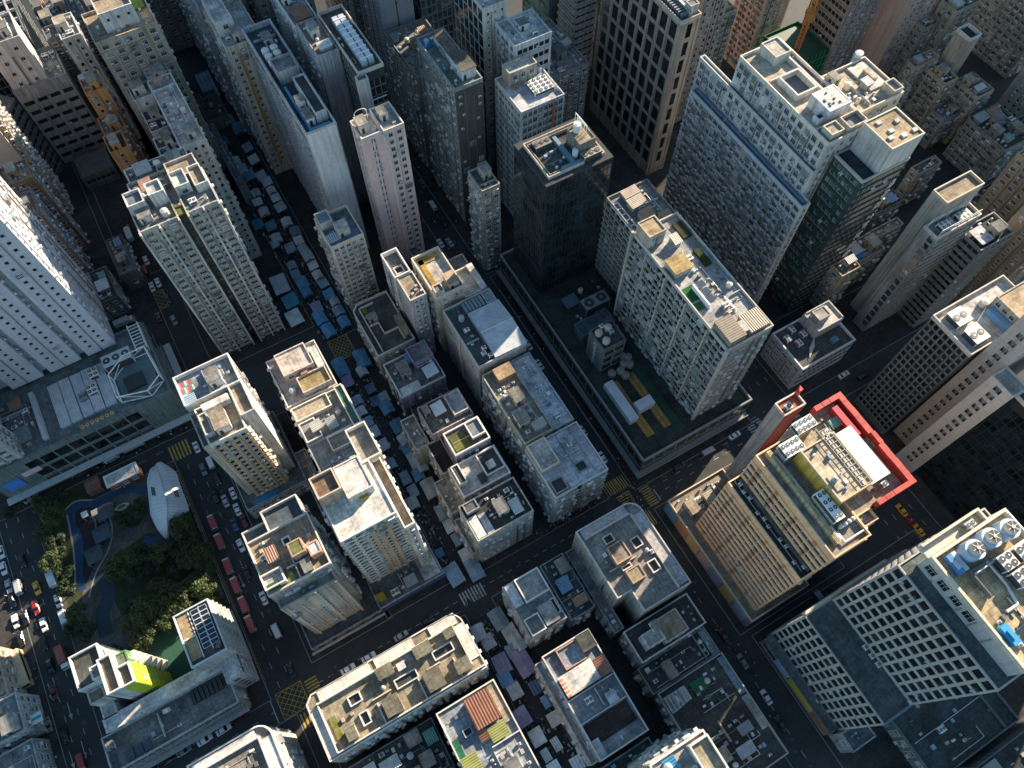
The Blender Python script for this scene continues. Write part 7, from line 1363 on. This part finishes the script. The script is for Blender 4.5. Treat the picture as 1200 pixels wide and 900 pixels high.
people(16,-53,-51.8,90,134,'pedestrian on the park side pavement of the minibus street','pedestrians beside the park',.14)
people(12,-75,-60,98,112,'visitor strolling on the paved area of the park','visitors in the park',.16)
people(14,10,17,-10,42,'pedestrian in the lower market street','pedestrians in the lower market',.01)
people(14,-111,-108,60,130,'pedestrian on the left pavement of the avenue','pedestrians along the avenue',.14)
people(30,66.9,77,150,240,'pedestrian on the main street above the arcade','pedestrians on the upper main street')
people(30,40,66,52.2,53.7,'pedestrian on the pavement below the bluish corner block','pedestrians along the cross street',.14)
people(24,-36,7,43.6,45,'pedestrian beside the long low block','pedestrians beside the long low block',.14)
people(22,68,76,-30,40,'pedestrian on the street beside the bank podium','pedestrians beside the bank')
people(30,9.8,17.6,156,240,'pedestrian in the upper market street','pedestrians in the upper market')
b=MB()
for (x0,x1,y0,y1,n) in ((-50,-38,56,130,16),(-112,-98,60,130,16),(67.5,74,55,240,26),(68,76,-50,38,12),(-36,64,45,51,12),(80,130,43.5,51,8)):
    for _ in range(n): x=rp.uniform(x0,x1); yy=rp.uniform(y0,y1); b.cyl(x,yy,.005,.024,.42,n=10,m=0)
tag(b.build('manhole_cover',mat_plain((.085,.08,.075),.5,.4)),kind='structure')
b=MB(); used_oil=[]
for (x0,x1,y0,y1,n) in ((-50,-38,56,130,30),(-112,-98,60,130,30),(67.5,74,55,240,40),(68,76,-50,38,20),(-36,64,45,51,24),(80,130,43.5,51,16),(137,150,-60,40,16)):
    for _ in range(n):
        x=rp.uniform(x0,x1); yy=rp.uniform(y0,y1); r_=rp.uniform(.3,.9)
        if any(abs(x-q[0])<2.4 and abs(yy-q[1])<4.8 for q in used_oil): continue
        used_oil.append((x,yy)); b.face([(x+r_*rp.uniform(.6,1.2)*math.cos(a*.7),yy+2*r_*rp.uniform(.6,1.2)*math.sin(a*.7),.018) for a in range(9)])
tag(b.build('oil_stain',mat_plain((.014,.0145,.016),.6)),kind='structure')
# ================================================================== light and camera
w=bpy.data.worlds.new('World'); sc.world=w; w.use_nodes=True; nt=w.node_tree; bg=nt.nodes['Background']
SUN_AZ=rad(22); SUN_EL=rad(23.5)      # direction towards the sun, measured from +X
sky=nt.nodes.new('ShaderNodeTexSky'); sky.sky_type='NISHITA'; sky.sun_disc=False; sky.sun_elevation=SUN_EL; sky.sun_rotation=math.pi/2-SUN_AZ; sky.air_density=1.0; sky.dust_density=.4; sky.ozone_density=1.0
hs=N(nt,'ShaderNodeHueSaturation'); hs.inputs['Saturation'].default_value=.86; nt.links.new(sky.outputs[0],hs.inputs['Color'])
tint=N(nt,'ShaderNodeVectorMath',operation='MULTIPLY'); tint.inputs[1].default_value=(.76,1.0,1.04); nt.links.new(hs.outputs[0],tint.inputs[0])
nt.links.new(tint.outputs[0],bg.inputs[0]); bg.inputs[1].default_value=.072
sl=bpy.data.lights.new('sun','SUN'); sl.energy=5.0; sl.angle=rad(.6); sl.color=(1,.82,.60); so=bpy.data.objects.new('sun',sl); COL.objects.link(so)
d=Vector((math.cos(SUN_AZ)*math.cos(SUN_EL),math.sin(SUN_AZ)*math.cos(SUN_EL),math.sin(SUN_EL))); so.rotation_euler=d.to_track_quat('Z','Y').to_euler(); so.location=(300,150,300)
cd=bpy.data.cameras.new('camera'); cam=bpy.data.objects.new('camera',cd); COL.objects.link(cam); cam.location=(0,0,CH); cam.rotation_euler=(CT,0,-math.pi/6); cd.sensor_width=36; cd.lens=CF/1200*36; cd.clip_start=1; cd.clip_end=6000; sc.camera=cam
sc.view_settings.view_transform='Standard'; sc.view_settings.look='None'; sc.view_settings.gamma=1; sc.view_settings.exposure=1.62
sc.render.resolution_x=1024; sc.render.resolution_y=768
